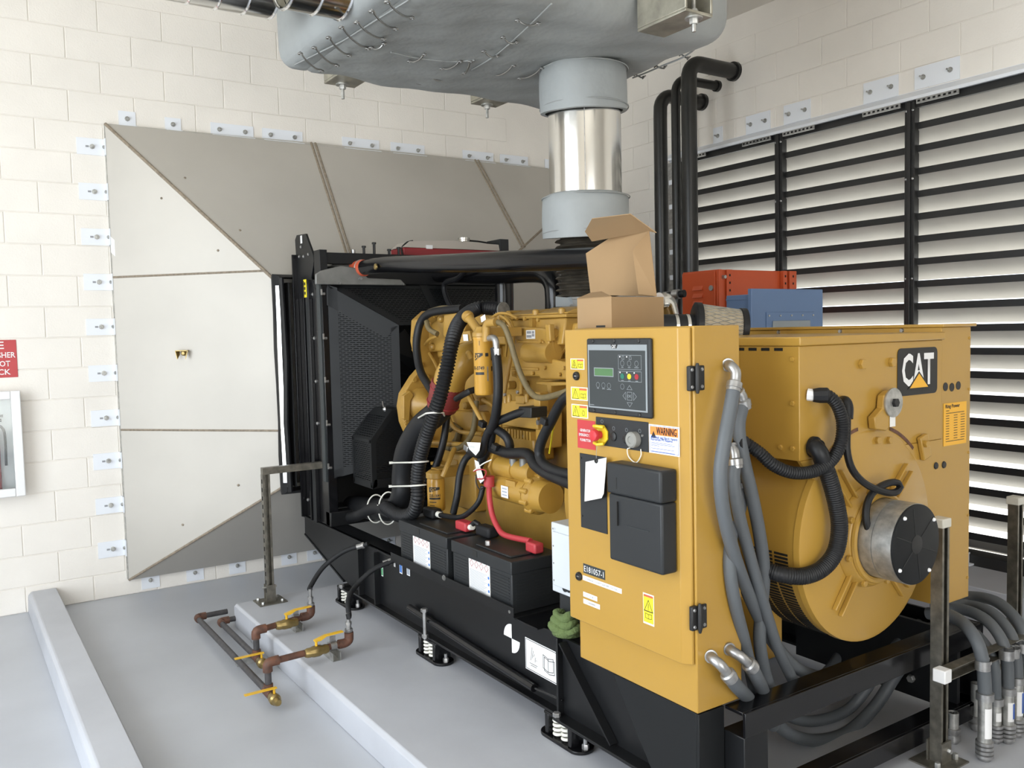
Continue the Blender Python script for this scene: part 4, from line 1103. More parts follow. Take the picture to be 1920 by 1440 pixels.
# charge-air pipes
cp = thing('charge_air_pipe', 'long glossy black charge air pipe from radiator over the engine', 'pipe', (2.35, 4.2, 2.0))
MB().tube(spline([(2.27,5.149,2.189),(2.285,4.834,2.186),(2.32,4.351,2.156),(2.4,3.653,2.117),(2.52,3.093,2.088)], 0.05), lambda L: 0.047 + 0.006 * min(1, L / 1.5), 20).build('pipe_run', 'black_gloss', cp)
a, b = V((2.245,5.27,2.183)), V((2.275,5.094,2.188))
hs = MB().lathe(a, b - a, [(0, 0.050), (0.01, 0.053), ((b - a).length - 0.01, 0.053), ((b - a).length, 0.05)], 24); hs = hs.build('silicone_coupling', 'red_orange_hose', cp)
for t in (0.2, 0.8):
    c = a.lerp(b, t); MB().ring(c, b - a, 0.053, 0.004, 24, 6).build('hose_clamp', 'galv', hs)
for q in [(2.23,5.189,2.12),(2.24,5.12,2.119)]:
    m = MB().cyl(V(q) + V((0, -0.03, 0)), V(q) + V((0, 0.03, 0)), 0.006, n=8); m.hexa(V(q) + V((0, -0.03, 0)), YM, 0.011, 0.012); m.build('clamp_bolt', 'zinc', hs)
q = V((2.23,4.83,2.174)); MB().lathe(q, XM, [(0, 0.02), (0.008, 0.018), (0.012, 0.006)], 12).build('bung', 'brass', cp)
q = V((2.26,5.23,2.263)); MB().cyl(q - V((0, 0, 0.04)), q + V((0, 0, 0.05)), 0.013, n=12).build('vent_stub', 'zinc', cp)
c2 = thing('crossover_pipe', 'black bent charge pipe dropping down beside the exhaust bellows', 'pipe', (2.85, 3.8, 1.9))
MB().tube(spline([(2.86,5.215,2.166),(2.84,4.444,2.111),(2.82,4.074,2.095),(2.8,3.881,2.075),(2.8,3.809,2.025),(2.8,3.792,1.952),(2.8,3.796,1.822)], 0.02), 0.056, 18).build('pipe_run', 'black_gloss', c2)
c3 = thing('vertical_air_pipe', 'short upright black pipe in front of the fan guard', 'pipe', (2.98, 4.3, 1.8))
MB().tube([(2.95,4.523,2.128),(2.95,4.524,1.97),(2.95,4.536,1.705)], 0.058, 18).build('pipe_run', 'black_gloss', c3)
MB().ring((2.95,4.524,2.101), UP, 0.058, 0.008, 20, 6).build('clamp_band', 'black_paint', c3)
m = MB().tube(spline([(2.75,4.638,2.155),(2.75,4.752,2.106),(2.75,4.904,2.089),(2.75,4.928,2.039),(2.75,4.87,1.95),(2.75,4.778,1.88)], 0.02), 0.017, 10).build('breather_hose', 'rubber')
tag(m, 'thin black breather hose hanging in front of the top fan guard', 'hose')
# ================================================================ control cabinet
CX0, CX1, CY0, CY1, CZ0, CZ1 = 1.90, 2.10, 1.876, 2.464, 0.572, 1.772
cc = thing('control_cabinet', 'tall yellow generator control cabinet with display panel and black document holder', 'cabinet', (2.0, 2.17, CZ0))
MB().box((CX0, CY0, CZ0), (CX1, CY1, CZ1)).build('cabinet_body', 'yellow', cc, bevel=0.004)
XD = 1.868
m = MB().prism([(1.898, 2.486, 0.0), (1.898, 1.884, 0.0), (1.89, 1.884, 0.0), (XD, 1.912, 0.0), (XD, 2.476, 0.0), (1.876, 2.486, 0.0)], (0, 0, 1.041))
for i in range(len(m.v)): m.v[i] = m.v[i] + V((0, 0, 0.727))
door = m.build('front_door', 'yellow', cc, bevel=0.003)
FD = Face((XD, 2.476, 1.768), (0, -1, 0), UP)


def prect(a, b):
    x0, y0 = loc(FD, a); x1, y1 = loc(FD, b)
    return x0, y0, x1, y1


# --- display module
x0, y0, x1, y1 = prect((1.868,2.338,1.737), (1.868,2.018,1.483))
W, H = x1 - x0, y1 - y0
m = MB(); FD.rect(m, x0, y0, x1, y1, 0.0005, 0.014); dm = m.build('display_module', 'charcoal', cc, bevel=0.006)


def UV_(u, v): return x0 + u * W, y0 + v * H


def ur(mb, u0, v0, u1, v1, z0, z1): a = UV_(u0, v0); b = UV_(u1, v1); return FD.rect(mb, a[0], a[1], b[0], b[1], z0, z1)


m = MB(); ur(m, 0.03, 0.08, 0.955, 0.925, 0.0142, 0.0152); m.build('face_border', 'panel_grey', dm)
m = MB(); ur(m, 0.05, 0.155, 0.93, 0.905, 0.0153, 0.0158); m.build('membrane', 'charcoal_panel', dm)
m = MB(); a = UV_(0.41, 0.08); b = UV_(0.52, 0.13)
FD.poly(m, [(a[0] + 0.006, b[1]), (b[0] - 0.006, b[1]), (b[0], a[1]), (a[0], a[1])], 0.0153, 0.016); m.build('badge', 'ink', dm)
FD.text(dm, 'CAT', (a[0] + b[0]) / 2, (a[1] + b[1]) / 2, 0.011, 'white', bold=0.02, wid=0.02, z=0.016)
m = MB(); ur(m, 0.135, 0.385, 0.45, 0.50, 0.0158, 0.0164); m.build('screen_frame', 'panel_grey', dm)
m = MB(); ur(m, 0.145, 0.395, 0.44, 0.49, 0.0164, 0.0168); m.build('screen', 'lcd_green', dm)
m = MB()
for (u0, v0, u1, v1) in ((0.53, 0.215, 0.875, 0.395), (0.53, 0.42, 0.875, 0.55)):
    a = UV_(u0, v0); b = UV_(u1, v1); FD.line(m, [a, (b[0], a[1]), b, (a[0], b[1])], 0.0012, 0.0159, 0.0163, True)


def ringline(mb, u, v, r, n=16, w=0.0014):
    c = UV_(u, v); FD.line(mb, [(c[0] + r * math.cos(2 * PI * k / n), c[1] - r * math.sin(2 * PI * k / n)) for k in range(n)], w, 0.0159, 0.0163, True)


for u, v in ((0.195, 0.615), (0.285, 0.617), (0.375, 0.619), (0.59, 0.32), (0.695, 0.32), (0.805, 0.32), (0.585, 0.618)): ringline(m, u, v, 0.0088)
for u in (0.60, 0.71): a = UV_(u, 0.245); FD.line(m, [(a[0] - 0.005, a[1] + 0.006), (a[0] - 0.003, a[1] - 0.005), (a[0] + 0.004, a[1] - 0.005), (a[0] + 0.006, a[1] + 0.006)], 0.0014, 0.0159, 0.0163, True)
c = UV_(0.695, 0.735)
for dx, dy in ((0, -1), (0, 1), (-1, 0), (1, 0)):
    px_, py_ = c[0] + dx * 0.019, c[1] + dy * 0.021; t = 0.014
    FD.line(m, [(px_ + dx * t, py_ + dy * t), (px_ + dy * t * 0.9, py_ + dx * t * 0.9), (px_ - dy * t * 0.9, py_ - dx * t * 0.9)], 0.0012, 0.0159, 0.0163, True)
FD.line(m, [(c[0] - 0.011, c[1] - 0.013), (c[0] + 0.011, c[1] - 0.013), (c[0] + 0.011, c[1] + 0.013), (c[0] - 0.011, c[1] + 0.013)], 0.0014, 0.0159, 0.0163, True)
for u, v, w in ((0.195, 0.66, 0.010), (0.285, 0.663, 0.014), (0.375, 0.667, 0.022), (0.59, 0.37, 0.010), (0.695, 0.37, 0.012), (0.805, 0.37, 0.02), (0.09, 0.885, 0.022), (0.59, 0.54, 0.012), (0.695, 0.54, 0.012), (0.805, 0.54, 0.012)):
    a = UV_(u, v); FD.rect(m, a[0] - w / 2, a[1] - 0.001, a[0] + w / 2, a[1] + 0.001, 0.0159, 0.0162)
m.build('key_legends', 'panel_grey', dm)
FD.text(dm, 'OK', c[0], c[1], 0.009, 'panel_grey', bold=0.01, z=0.016)
for u, mt in ((0.59, 'led_green'), (0.695, 'led_yellow'), (0.805, 'led_red')):
    a = UV_(u, 0.485); m = MB(); FD.disc(m, a[0], a[1], 0.0092, 0.0159, 0.017); m.build('mode_key', mt, dm)
    a = UV_(u - 0.035, 0.437); m = MB(); FD.disc(m, a[0], a[1], 0.0026, 0.0159, 0.0168, 8); m.build('indicator_lamp', 'white', dm)
for u in (0.555, 0.66):
    a = UV_(u, 0.235); m = MB(); FD.disc(m, a[0], a[1], 0.0026, 0.0159, 0.0168, 8); m.build('indicator_lamp', 'white', dm)
for u in (0.115, 0.46, 0.835):
    for v in (0.035, 0.962):
        a = UV_(u, v); m = MB(); m.lathe(FD.p(a[0], a[1], 0.014), FD.n, [(0, 0.007), (0.003, 0.006), (0.0045, 0.002)], 10); m.build('screw', 'ink', dm)

# --- switch panel with emergency stop
x0, y0, x1, y1 = prect((1.868,2.307,1.47), (1.868,2.045,1.374))
m = MB(); FD.rect(m, x0, y0, x1, y1, 0.0004, 0.003); sp = m.build('switch_panel', 'charcoal', cc, bevel=0.001)
ex, ey = loc(FD, (1.868,2.272,1.411))
m = MB(); pts = [(ex + 0.030 * math.cos(k * PI / 4 + PI / 8) * (1.15 if k in (0, 7, 3, 4) else 1), ey - 0.036 * math.sin(k * PI / 4 + PI / 8)) for k in range(8)]
FD.poly(m, pts, 0.003, 0.010)
for s in (-1, 1): m.tube([FD.p(ex - 0.022, ey + s * 0.022, 0.01), FD.p(ex - 0.022, ey + s * 0.029, 0.022), FD.p(ex + 0.0, ey + s * 0.031, 0.028), FD.p(ex + 0.024, ey + s * 0.028, 0.018)], 0.006, 8)
m.build('stop_shroud', 'estop_yellow', sp, bevel=0.002)
m = MB().lathe(FD.p(ex - 0.004, ey, 0.01), FD.n, [(0, 0.013), (0.018, 0.013), (0.0185, 0.020), (0.026, 0.021), (0.033, 0.018), (0.036, 0.007)], 24); m.build('emergency_stop_button', 'estop_red', sp)
for q in ((1.868,2.213,1.41), (1.868,2.149,1.407)):
    a = loc(FD, q); m = MB(); m.lathe(FD.p(a[0], a[1], 0.003), FD.n, [(0, 0.016), (0.004, 0.015), (0.006, 0.012)], 18); m.build('blank_button', 'ink', sp)
kx, ky = loc(FD, (1.868,2.105,1.41))
m = MB().lathe(FD.p(kx, ky, 0.003), FD.n, [(0, 0.026), (0.02, 0.026), (0.024, 0.022), (0.0242, 0.012), (0.021, 0.011)], 28)
cap = m.build('socket_cap', 'grey_plastic', sp)
for k in range(24):
    a = 2 * PI * k / 24; MB().box((0, 0, 0), (0.001, 0.001, 0.001))
MB().hose([FD.p(kx - 0.018, ey + 0.03, 0.012), FD.p(kx - 0.033, ky + 0.035, 0.010), FD.p(kx - 0.028, ky + 0.06, 0.008), FD.p(kx + 0.004, ky + 0.075, 0.006), FD.p(kx + 0.03, ky + 0.05, 0.008), FD.p(kx + 0.03, ky + 0.028, 0.008)], 0.0018, 6, 0.006).build('cap_lanyard', 'nylon_white', sp)
m = MB()
for q in ((1.868,2.273,1.456), (1.868,2.213,1.437), (1.868,2.148,1.437), (1.868,2.084,1.439)):
    a = loc(FD, q); FD.line(m, [(a[0] + 0.006 * math.cos(2 * PI * k / 10), a[1] - 0.006 * math.sin(2 * PI * k / 10)) for k in range(10)], 0.0012, 0.0031, 0.0035, True)
m.build('panel_symbols', 'panel_grey', sp)
m = MB().lathe(FD.p(*loc(FD, (1.868,2.071,1.425)), 0.003), FD.n, [(0, 0.005), (0.003, 0.004)], 8); m.build('screw', 'zinc', sp)
# --- labels
x0, y0, x1, y1 = prect((1.868,2.412,1.453), (1.868,2.313,1.353))
m = MB(); FD.rect(m, x0, y0, x1, y1, 0.0004, 0.0014); rl = m.build('stop_label', 'sign_red', cc)
for s, v in (('GENERATOR', 0.36), ('EMERGENCY STOP', 0.52), ('PUSHBUTTON', 0.70)):
    FD.text(rl, s, x0 + (x1 - x0) * (0.46 if len(s) < 12 else 0.5), y0 + (y1 - y0) * v, 0.0095, 'white', bold=0.01, wid=0.057 if len(s) < 12 else 0.078, z=0.0014)
x0, y0, x1, y1 = prect((1.868,2.043,1.468), (1.868,1.907,1.374))
y0 += 0.003
m = MB(); FD.rect(m, x0, y0, x1, y1, 0.0004, 0.0014); wl_ = m.build('warning_label', 'white', cc)
m = MB(); FD.rect(m, x0 + 0.006, y0 + 0.006, x1 - 0.006, y0 + (y1 - y0) * 0.36, 0.0014, 0.0018); m.build('label_header', 'warn_orange', wl_)
FD.text(wl_, 'WARNING', (x0 + x1) / 2 + 0.012, y0 + (y1 - y0) * 0.20, 0.024, 'ink', bold=0.015, wid=(x1 - x0) * 0.66, z=0.0018)
m = MB(); FD.poly(m, [(x0 + 0.010, y0 + 0.042), (x0 + 0.034, y0 + 0.042), (x0 + 0.022, y0 + 0.020)], 0.0018, 0.0022); m.build('alert_triangle', 'ink', wl_)
FD.text(wl_, 'Arc Flash and Shock Hazard', (x0 + x1) / 2, y0 + (y1 - y0) * 0.43, 0.0085, 'blue_tape', bold=0.01, wid=(x1 - x0) * 0.86, z=0.0014)
FD.text(wl_, 'Appropriate PPE Required', (x0 + x1) / 2 - 0.01, y0 + (y1 - y0) * 0.52, 0.0085, 'blue_tape', bold=0.01, wid=(x1 - x0) * 0.72, z=0.0014)
m = MB()
for k, w in enumerate((0.78, 0.86, 0.3, 0.0, 0.84, 0.0, 0.86)):
    if w: FD.rect(m, x0 + 0.010, y0 + (y1 - y0) * (0.62 + k * 0.05), x0 + 0.010 + (x1 - x0 - 0.014) * w, y0 + (y1 - y0) * (0.635 + k * 0.05), 0.0014, 0.0017)
FD.line(m, [(x0 + 0.004, y0 + 0.004), (x1 - 0.004, y0 + 0.004), (x1 - 0.004, y1 - 0.005), (x0 + 0.004, y1 - 0.005)], 0.0012, 0.0014, 0.0017, True)
m.build('small_print', 'blue_tape', wl_)


def pictos(a, b, kind, par=None):
    x0, y0, x1, y1 = prect(a, b); w, h = x1 - x0, y1 - y0
    m = MB(); FD.rect(m, x0, y0, x1, y1, 0.0004, 0.0012); l = m.build('pictogram_label', 'paper', cc)
    m = MB(); FD.rect(m, x0 + w * 0.04, y0 + h * 0.06, x1 - w * 0.04, y1 - h * 0.06, 0.0012, 0.0015); m.build('label_field', 'warn_yellow', l)
    ink = MB(); wide = w > h * 0.9
    if wide:
        tx, ty, ts = x0 + w * 0.27, y0 + h * 0.54, min(w * 0.21, h * 0.38); bx, by = x0 + w * 0.73, y0 + h * 0.62
        r0 = (x0 + w * 0.52, y0 + h * 0.08, x1 - w * 0.05, y0 + h * 0.24)
        FD.line(ink, [(x0 + w * 0.505, y0 + h * 0.06), (x0 + w * 0.505, y1 - h * 0.06)], 0.0012, 0.0015, 0.0018)
    else:
        tx, ty, ts = x0 + w * 0.5, y0 + h * 0.40, w * 0.38; bx, by = x0 + w * 0.5, y0 + h * 0.72
        r0 = (x0 + w * 0.08, y0 + h * 0.04, x1 - w * 0.08, y0 + h * 0.11)
        FD.line(ink, [(x0 + w * 0.06, y0 + h * 0.56), (x1 - w * 0.06, y0 + h * 0.56)], 0.0012, 0.0015, 0.0018)
    m = MB(); FD.rect(m, *r0, 0.0015, 0.0018); m.build('label_header', 'warn_red', l)
    FD.line(ink, [(tx - ts, ty + ts * 0.9), (tx + ts, ty + ts * 0.9), (tx, ty - ts * 1.0)], 0.0022, 0.0015, 0.0018, True)
    if kind == 'bolt': FD.line(ink, [(tx + ts * 0.1, ty - ts * 0.4), (tx - ts * 0.2, ty + ts * 0.25), (tx + ts * 0.2, ty + ts * 0.15), (tx - ts * 0.1, ty + ts * 0.75)], 0.0022, 0.0015, 0.0018)
    else: FD.line(ink, [(tx, ty - ts * 0.35), (tx, ty + ts * 0.35)], 0.0022, 0.0015, 0.0018); FD.rect(ink, tx - 0.0012, ty + ts * 0.5, tx + 0.0012, ty + ts * 0.7, 0.0015, 0.0018)
    if kind == 'gear':
        FD.line(ink, [(bx + ts * 0.4 * math.cos(2 * PI * k / 6), by - ts * 0.55 * math.sin(2 * PI * k / 6)) for k in range(6)], 0.0018, 0.0015, 0.0018, True)
    else:
        b = ts * 0.75
        FD.line(ink, [(bx - b, by - b * 0.5), (bx, by - b * 0.35), (bx + b, by - b * 0.5), (bx + b, by + b * 0.5), (bx, by + b * 0.65), (bx - b, by + b * 0.5)], 0.0018, 0.0015, 0.0018, True)
        FD.line(ink, [(bx, by - b * 0.35), (bx, by + b * 0.65)], 0.0018, 0.0015, 0.0018)
    ink.build('pictograms', 'ink', l)


pictos((1.868,2.445,1.667), (1.868,2.367,1.629), 'bolt')
pictos((1.868,2.445,1.567), (1.868,2.35,1.521), 'book')
pictos((1.868,2.444,1.506), (1.868,2.351,1.459), 'gear')
pictos((1.868,2.082,0.913), (1.868,2.031,0.812), 'book')
for q in ((1.868,2.41,1.606), (1.868,2.417,0.89)):
    a = loc(FD, q); m = MB(); m.lathe(FD.p(a[0], a[1], 0.0), FD.n, [(0, 0.0155), (0.006, 0.0155), (0.010, 0.013), (0.0101, 0.009), (0.007, 0.008)], 20); lk = m.build('door_lock', 'ink', cc)
    m = MB(); FD.rect(m, a[0] - 0.006, a[1] - 0.0018, a[0] + 0.006, a[1] + 0.0018, 0.0072, 0.009); m.build('key_slot', 'zinc', lk)
x0, y0, x1, y1 = prect((1.868,2.4,1.335), (1.868,2.256,1.041))
m = MB(); FD.rect(m, x0, y0, x1, y1 - 0.03, 0.0004, 0.003); bp_ = m.build('blanking_plate', 'charcoal', cc, bevel=0.001)
for u, v in ((0.02, 0.02), (0.02, 0.9)):
    a = (x0 + 0.008 + u * 0.01, y0 + 0.012 + (y1 - y0 - 0.06) * v); m = MB(); FD.disc(m, a[0], a[1], 0.004, 0.003, 0.005, 8); m.build('screw', 'ink', bp_)
# --- document holder
XH = 1.80
a, b = V((1.8,2.175,1.336)), V((1.8,1.919,1.013)); zl = (1.8,1.915,1.234)[2]
m = MB().box((XH + 0.004, b.y + 0.003, b.z), (XD - 0.0005, a.y - 0.002, zl)); dh = m.build('document_holder', 'charcoal', cc, bevel=0.008, segs=3)
m = MB().box((XH - 0.002, b.y, zl + 0.001), (XD - 0.0005, a.y, a.z)); m.build('holder_lid', 'charcoal', dh, bevel=0.008, segs=3)
for z0_, z1_ in ((zl + 0.02, a.z - 0.045), (zl - 0.10, zl - 0.022)):
    MB().box((XH - 0.003, a.y - 0.052, z0_), (XH + 0.006, a.y - 0.047, z1_)).build('finger_slot', 'ink', dh)
MB().box((XH + 0.002, b.y + 0.06, (a.z + b.z) / 2 - 0.035), (XH + 0.0055, a.y - 0.09, (a.z + b.z) / 2 - 0.0335)).build('moulding_line', 'charcoal_panel', dh)
# --- paper tag hanging from the stop switch
tg = thing('paper_tag', 'blank white paper tag on a string hanging below the emergency stop', 'tag', (1.85,2.302,1.189))
q = [(1.852,2.35,1.31),(1.846,2.23,1.339),(1.838,2.224,1.305),(1.84,2.24,1.217),(1.845,2.258,1.198),(1.852,2.36,1.17)]
m = MB().sheet(q, 0.001); m.build('tag_card', 'paper', tg)
h = V((1.846,2.284,1.322)); MB().ring(h, XM, 0.006, 0.0035, 14, 6).build('eyelet', 'ink', tg)
MB().tube([h, V((1.84,2.276,1.353)), V((1.84,2.27,1.381))], 0.0008, 5).build('string', 'ink_grey', tg)
# --- tape labels
x0, y0, x1, y1 = prect((1.868,2.394,0.94), (1.868,2.274,0.913)); y0 += 0.0; hh = 0.034
yt = loc(FD, (1.868,2.394,0.942))[1]
m = MB(); FD.rect(m, x0, yt, x1, yt + hh, 0.0004, 0.001); l = m.build('serial_label', 'charcoal_panel', cc)
FD.text(l, 'E181057-1', (x0 + x1) / 2, yt + hh / 2, 0.021, 'white', bold=0.0, wid=(x1 - x0) * 0.90, z=0.001)
for a, b, s in (((1.868,2.398,0.898), (1.868,2.188,0.886), 'ORANGE COUNTY REPUMP STATION'), ((1.868,2.397,0.839), (1.868,2.319,0.833), 'C-18'), ((1.868,2.397,0.814), (1.868,2.305,0.81), 'T4X00890')):
    x0, yt, x1, _ = prect(a, b); m = MB(); FD.rect(m, x0, yt, x1, yt + 0.017, 0.0004, 0.001); l = m.build('tape_label', 'white', cc)
    FD.text(l, s, (x0 + x1) / 2, yt + 0.0085, 0.007, 'ink_grey', wid=(x1 - x0) * (0.8 if len(s) > 10 else 0.5), z=0.001)
# --- hinges
for z in ((1.903,1.876,1.614)[2], (1.902,1.876,0.878)[2]):
    m = MB().box((XD + 0.006, 1.868, z - 0.038), (1.8985, 1.8835, z + 0.038)); m.box((1.901, 1.868, z - 0.038), (1.938, 1.8755, z + 0.038)); hg = m.build('hinge', 'ink', cc, bevel=0.004)
    MB().lathe((1.9, 1.862, z - 0.046), UP, [(0, 0.004), (0.015, 0.008), (0.078, 0.008), (0.092, 0.004)], 12).build('hinge_barrel', 'ink', hg)
    for x in (XD + 0.016, 1.926):
        for s in (-1, 1): MB().lathe((x, 1.868, z + s * 0.026), YM, [(0, 0.006), (0.003, 0.004)], 8).build('screw', 'zinc', hg)

# ================================================================ cardboard box on the cabinet
cb = thing('cardboard_box', 'open brown cardboard carton with raised lid on top of the cabinet', 'box', (2.07, 2.41, CZ1))
a = V((1.95,2.315,1.78)); yb = (1.95,2.507,1.784)[1]; xb = a.x + 0.245; zt = CZ1 + 0.107
t = 0.004
z0 = CZ1 + 0.0005
m = MB().box((a.x, a.y, z0), (xb, yb, z0 + t)); m.build('base', 'cardboard', cb)
MB().box((a.x, a.y, z0 + t), (a.x + t, yb, zt)).build('wall', 'cardboard', cb)
MB().box((a.x + t, a.y, z0 + t), (xb, a.y + t, zt)).build('wall', 'cardboard', cb)
MB().box((xb - t, a.y + t, z0 + t), (xb, yb, zt)).build('wall', 'cardboard', cb)
MB().box((a.x + t, yb - t, z0 + t), (xb - t, yb, zt)).build('wall', 'cardboard', cb)
# raised lid hinged along the far long edge
lidp = [V((2.16,2.688,1.904)), V((2.19,2.346,1.882)), V((2.22,2.4,2.106)), V((2.22,2.414,2.127)), V((2.19,2.585,2.124)), V((2.15,2.701,2.067))]
m = MB().sheet([lidp[0], lidp[1], lidp[3], lidp[4], lidp[5]], 0.004); m.build('lid', 'cardboard_in', cb)
f1 = [V((2.19,2.585,2.124)), V((2.22,2.414,2.127)), V((2.16,2.31,2.107)), V((2.1,2.38,2.179)), V((2.08,2.574,2.184)), V((2.09,2.63,2.143)), V((2.13,2.638,2.108))]
m = MB().sheet([f1[0], f1[1], f1[2], f1[3], f1[4], f1[5], f1[6]], 0.003); m.build('lid_flap', 'cardboard', cb)
m = MB().sheet([V((2.22,2.414,2.127)), V((2.19,2.346,1.882)), V((2.14,2.388,1.891)), V((2.15,2.428,2.053))], 0.003); m.build('side_flap', 'cardboard', cb)
m = MB().sheet([V((1.955,2.514,1.881)), V((2.0,2.489,1.901)), V((2.04,2.476,1.905)), V((1.955,2.319,1.88))], 0.003); m.build('tuck_flap', 'cardboard_in', cb)
MB().box((a.x - 0.0008, a.y + 0.035, z0 + 0.002), (a.x, a.y + 0.085, z0 + 0.009)).build('thumb_slot', 'ink', cb)
# ================================================================ alternator (generator end)
GX, GZ, GY = 2.71, 1.02, 1.83
GR = 0.375
ge = thing('alternator', 'yellow generator end with round housing, terminal box and logo plate', 'generator', (GX, 2.3, SZ1))
MB().lathe((GX, GY + 0.03, GZ), (0, 1, 0), [(0, GR), (0.30, GR), (0.301, GR + 0.012), (0.33, GR + 0.012), (0.331, GR), (0.95, GR)], 72).build('barrel', 'yellow', ge)
MB().lathe((GX, GY, GZ), (0, 1, 0), [(0, GR - 0.012), (0.006, GR + 0.002), (0.028, GR + 0.004), (0.029, GR)], 72).build('end_bell', 'yellow', ge)
# slotted vent band round the lower near side


def band(y0, y1, r, a0, a1, mt, name, par, n=60, cx=GX, cz=GZ):
    m = MB(); vs = []; fs = []; K = 3
    for i in range(n + 1):
        a = a0 + (a1 - a0) * i / n
        for y in (y0, y1): vs.append((cx + r * math.cos(a), y, cz + r * math.sin(a)))
    for i in range(n): fs.append((2 * i, 2 * i + 2, 2 * i + 3, 2 * i + 1))
    m.add(vs, fs)
    return m.build(name, mt, par, uvfn=lambda p: (math.atan2(p.z - cz, p.x - cx) % (2 * PI) * r, p.y))


vb = MB(); cnt = 0
for row, (ya, yb_) in enumerate(((1.885, 1.94), (1.95, 2.005), (2.015, 2.07))):
    for k in range(34):
        a = PI * 1.02 + k * 0.0345
        if a > PI * 1.40: break
        e = V((math.cos(a), 0, math.sin(a))); tn = V((-math.sin(a), 0, math.cos(a)))
        vb.obox(V((GX, (ya + yb_) / 2, GZ)) + e * (GR + 0.0008), tn, (0, 1, 0), e, 0.0075, yb_ - ya, 0.002)
o = vb.build('vent_slots', 'dark_void', ge); o['kind'] = 'stuff'
# radial ribs and bearing boss on the end bell
for ang in (PI * 0.25, PI * 0.72, PI * 1.28, PI * 1.72):
    for s in (-1, 1):
        e = V((math.cos(ang), 0, math.sin(ang))); tn = V((-math.sin(ang), 0, math.cos(ang)))
        a = V((GX, GY - 0.001, GZ)) + e * 0.17 + tn * s * 0.022; b = V((GX, GY - 0.001, GZ)) + e * 0.31 + tn * s * 0.022
        w = 0.005
        MB().prism([a - tn * w, a + tn * w, b + tn * w * 0.5, b - tn * w * 0.5], (0, -0.018, 0)).build('rib', 'yellow', ge, bevel=0.003)
MB().lathe((GX, GY, GZ), YM, [(0, 0.185), (0.012, 0.18), (0.035, 0.165), (0.04, 0.15)], 48).build('bearing_boss', 'yellow', ge, bevel=0.002)
for k in range(8):
    a = 2 * PI * k / 8 + 0.3
    MB().hexa((GX + 0.172 * math.cos(a), GY - 0.028, GZ + 0.172 * math.sin(a)), YM, 0.012, 0.012).build('bolt', 'yellow', ge)
MB().ring((GX, GY - 0.04, GZ), YM, 0.15, 0.012, 48, 8).build('boss_ring', 'yellow', ge)
# exciter cover
pm = MB().lathe((GX, GY - 0.04, GZ), YM, [(0, 0.138), (0.055, 0.138), (0.056, 0.134), (0.058, 0.138), (0.128, 0.138)], 56); pm = pm.build('exciter_housing', 'galv', ge)
dc = MB().lathe((GX, GY - 0.168, GZ), YM, [(0, 0.136), (0.006, 0.136), (0.008, 0.132)], 56).build('exciter_cover', 'guard_paint', ge)
for k in range(6):
    a = PI * (0.22 + k / 3.0)
    e = V((math.cos(a), 0, math.sin(a)))
    c0 = V((GX, GY - 0.1762, GZ))
    MB().bar(c0 + e * 0.03, c0 + e * 0.125, 0.003, 0.0015, (0, 1, 0)).build('cover_groove', 'ink', dc)
for k in range(4):
    a = PI * (0.2 + k / 2.0)
    MB().lathe((GX + 0.122 * math.cos(a), GY - 0.176, GZ + 0.122 * math.sin(a)), YM, [(0, 0.007), (0.005, 0.006), (0.008, 0.002)], 10).build('screw', 'white', dc)
MB().lathe((GX, GY - 0.176, GZ), YM, [(0, 0.032), (0.001, 0.032), (0.002, 0.028)], 24).build('centre_dimple', 'ink', dc)
# terminal box
TX0, TX1, TZ0, TZ1, TY1 = 2.335, 3.165, 1.32, 1.698, 2.62
m = MB().prism([(TX0, GY + 0.004, TZ0), (TX1, GY + 0.004, TZ0), (TX1, GY + 0.004, TZ1), (TX0, GY + 0.004, TZ1)], (0, TY1 - GY, 0)); tb = m.build('terminal_box', 'yellow', ge, bevel=0.003)
m = MB().box((TX0 - 0.008, GY - 0.006, TZ1 + 0.0005), (TX1 + 0.004, TY1, TZ1 + 0.03)); m.build('terminal_box_lid', 'yellow', ge, bevel=0.004)
# long plate carrying the box down to the bell
m = MB().prism([(TX0, GY + 0.002, TZ0), (TX0 + 0.05, GY + 0.002, TZ0 - 0.06), (TX0 + 0.22, GY + 0.002, TZ0 - 0.12), (TX1 - 0.1, GY + 0.002, 1.0), (TX1 + 0.002, GY + 0.002, 0.80), (TX1 + 0.002, GY + 0.002, TZ0)], (0, 0.012, 0)); m.build('end_plate', 'yellow', ge)
for k in range(5):
    MB().box((TX0 - 0.0012, 1.90 + k * 0.055, TZ1 - 0.016), (TX0 + 0.002, 1.935 + k * 0.055, TZ1 - 0.006)).build('vent_slot', 'dark_void', tb)
FS = Face((TX0, TY1, TZ1), (0, -1, 0), UP)
for y in (1.86,):
    for z in (1.655, 1.51, 1.36):
        MB().hexa((TX0, y, z), XM, 0.009, 0.007).build('bolt', 'yellow', tb)
MB().hexa((TX0, 1.91, 1.36), XM, 0.009, 0.007).build('bolt', 'yellow', tb)
for q in ((2.664,1.833,1.626), (2.838,1.833,1.626)):
    MB().hexa(q, YM, 0.018, 0.014).build('bolt', 'yellow', tb)
# arched slots above the bearing
for a0, a1 in ((PI * 0.555, PI * 0.71), (PI * 0.26, PI * 0.40)):
    m = MB(); n = 14; r0, r1 = 0.381, 0.393
    for k in range(n):
        p, q = a0 + (a1 - a0) * k / n, a0 + (a1 - a0) * (k + 1) / n
        m.prism([(GX + r0 * math.cos(p), GY + 0.0012, GZ + r0 * math.sin(p)), (GX + r1 * math.cos(p), GY + 0.0012, GZ + r1 * math.sin(p)), (GX + r1 * math.cos(q), GY + 0.0012, GZ + r1 * math.sin(q)), (GX + r0 * math.cos(q), GY + 0.0012, GZ + r0 * math.sin(q))], (0, 0.0008, 0))
    m.build('arched_slot', 'rust', ge)
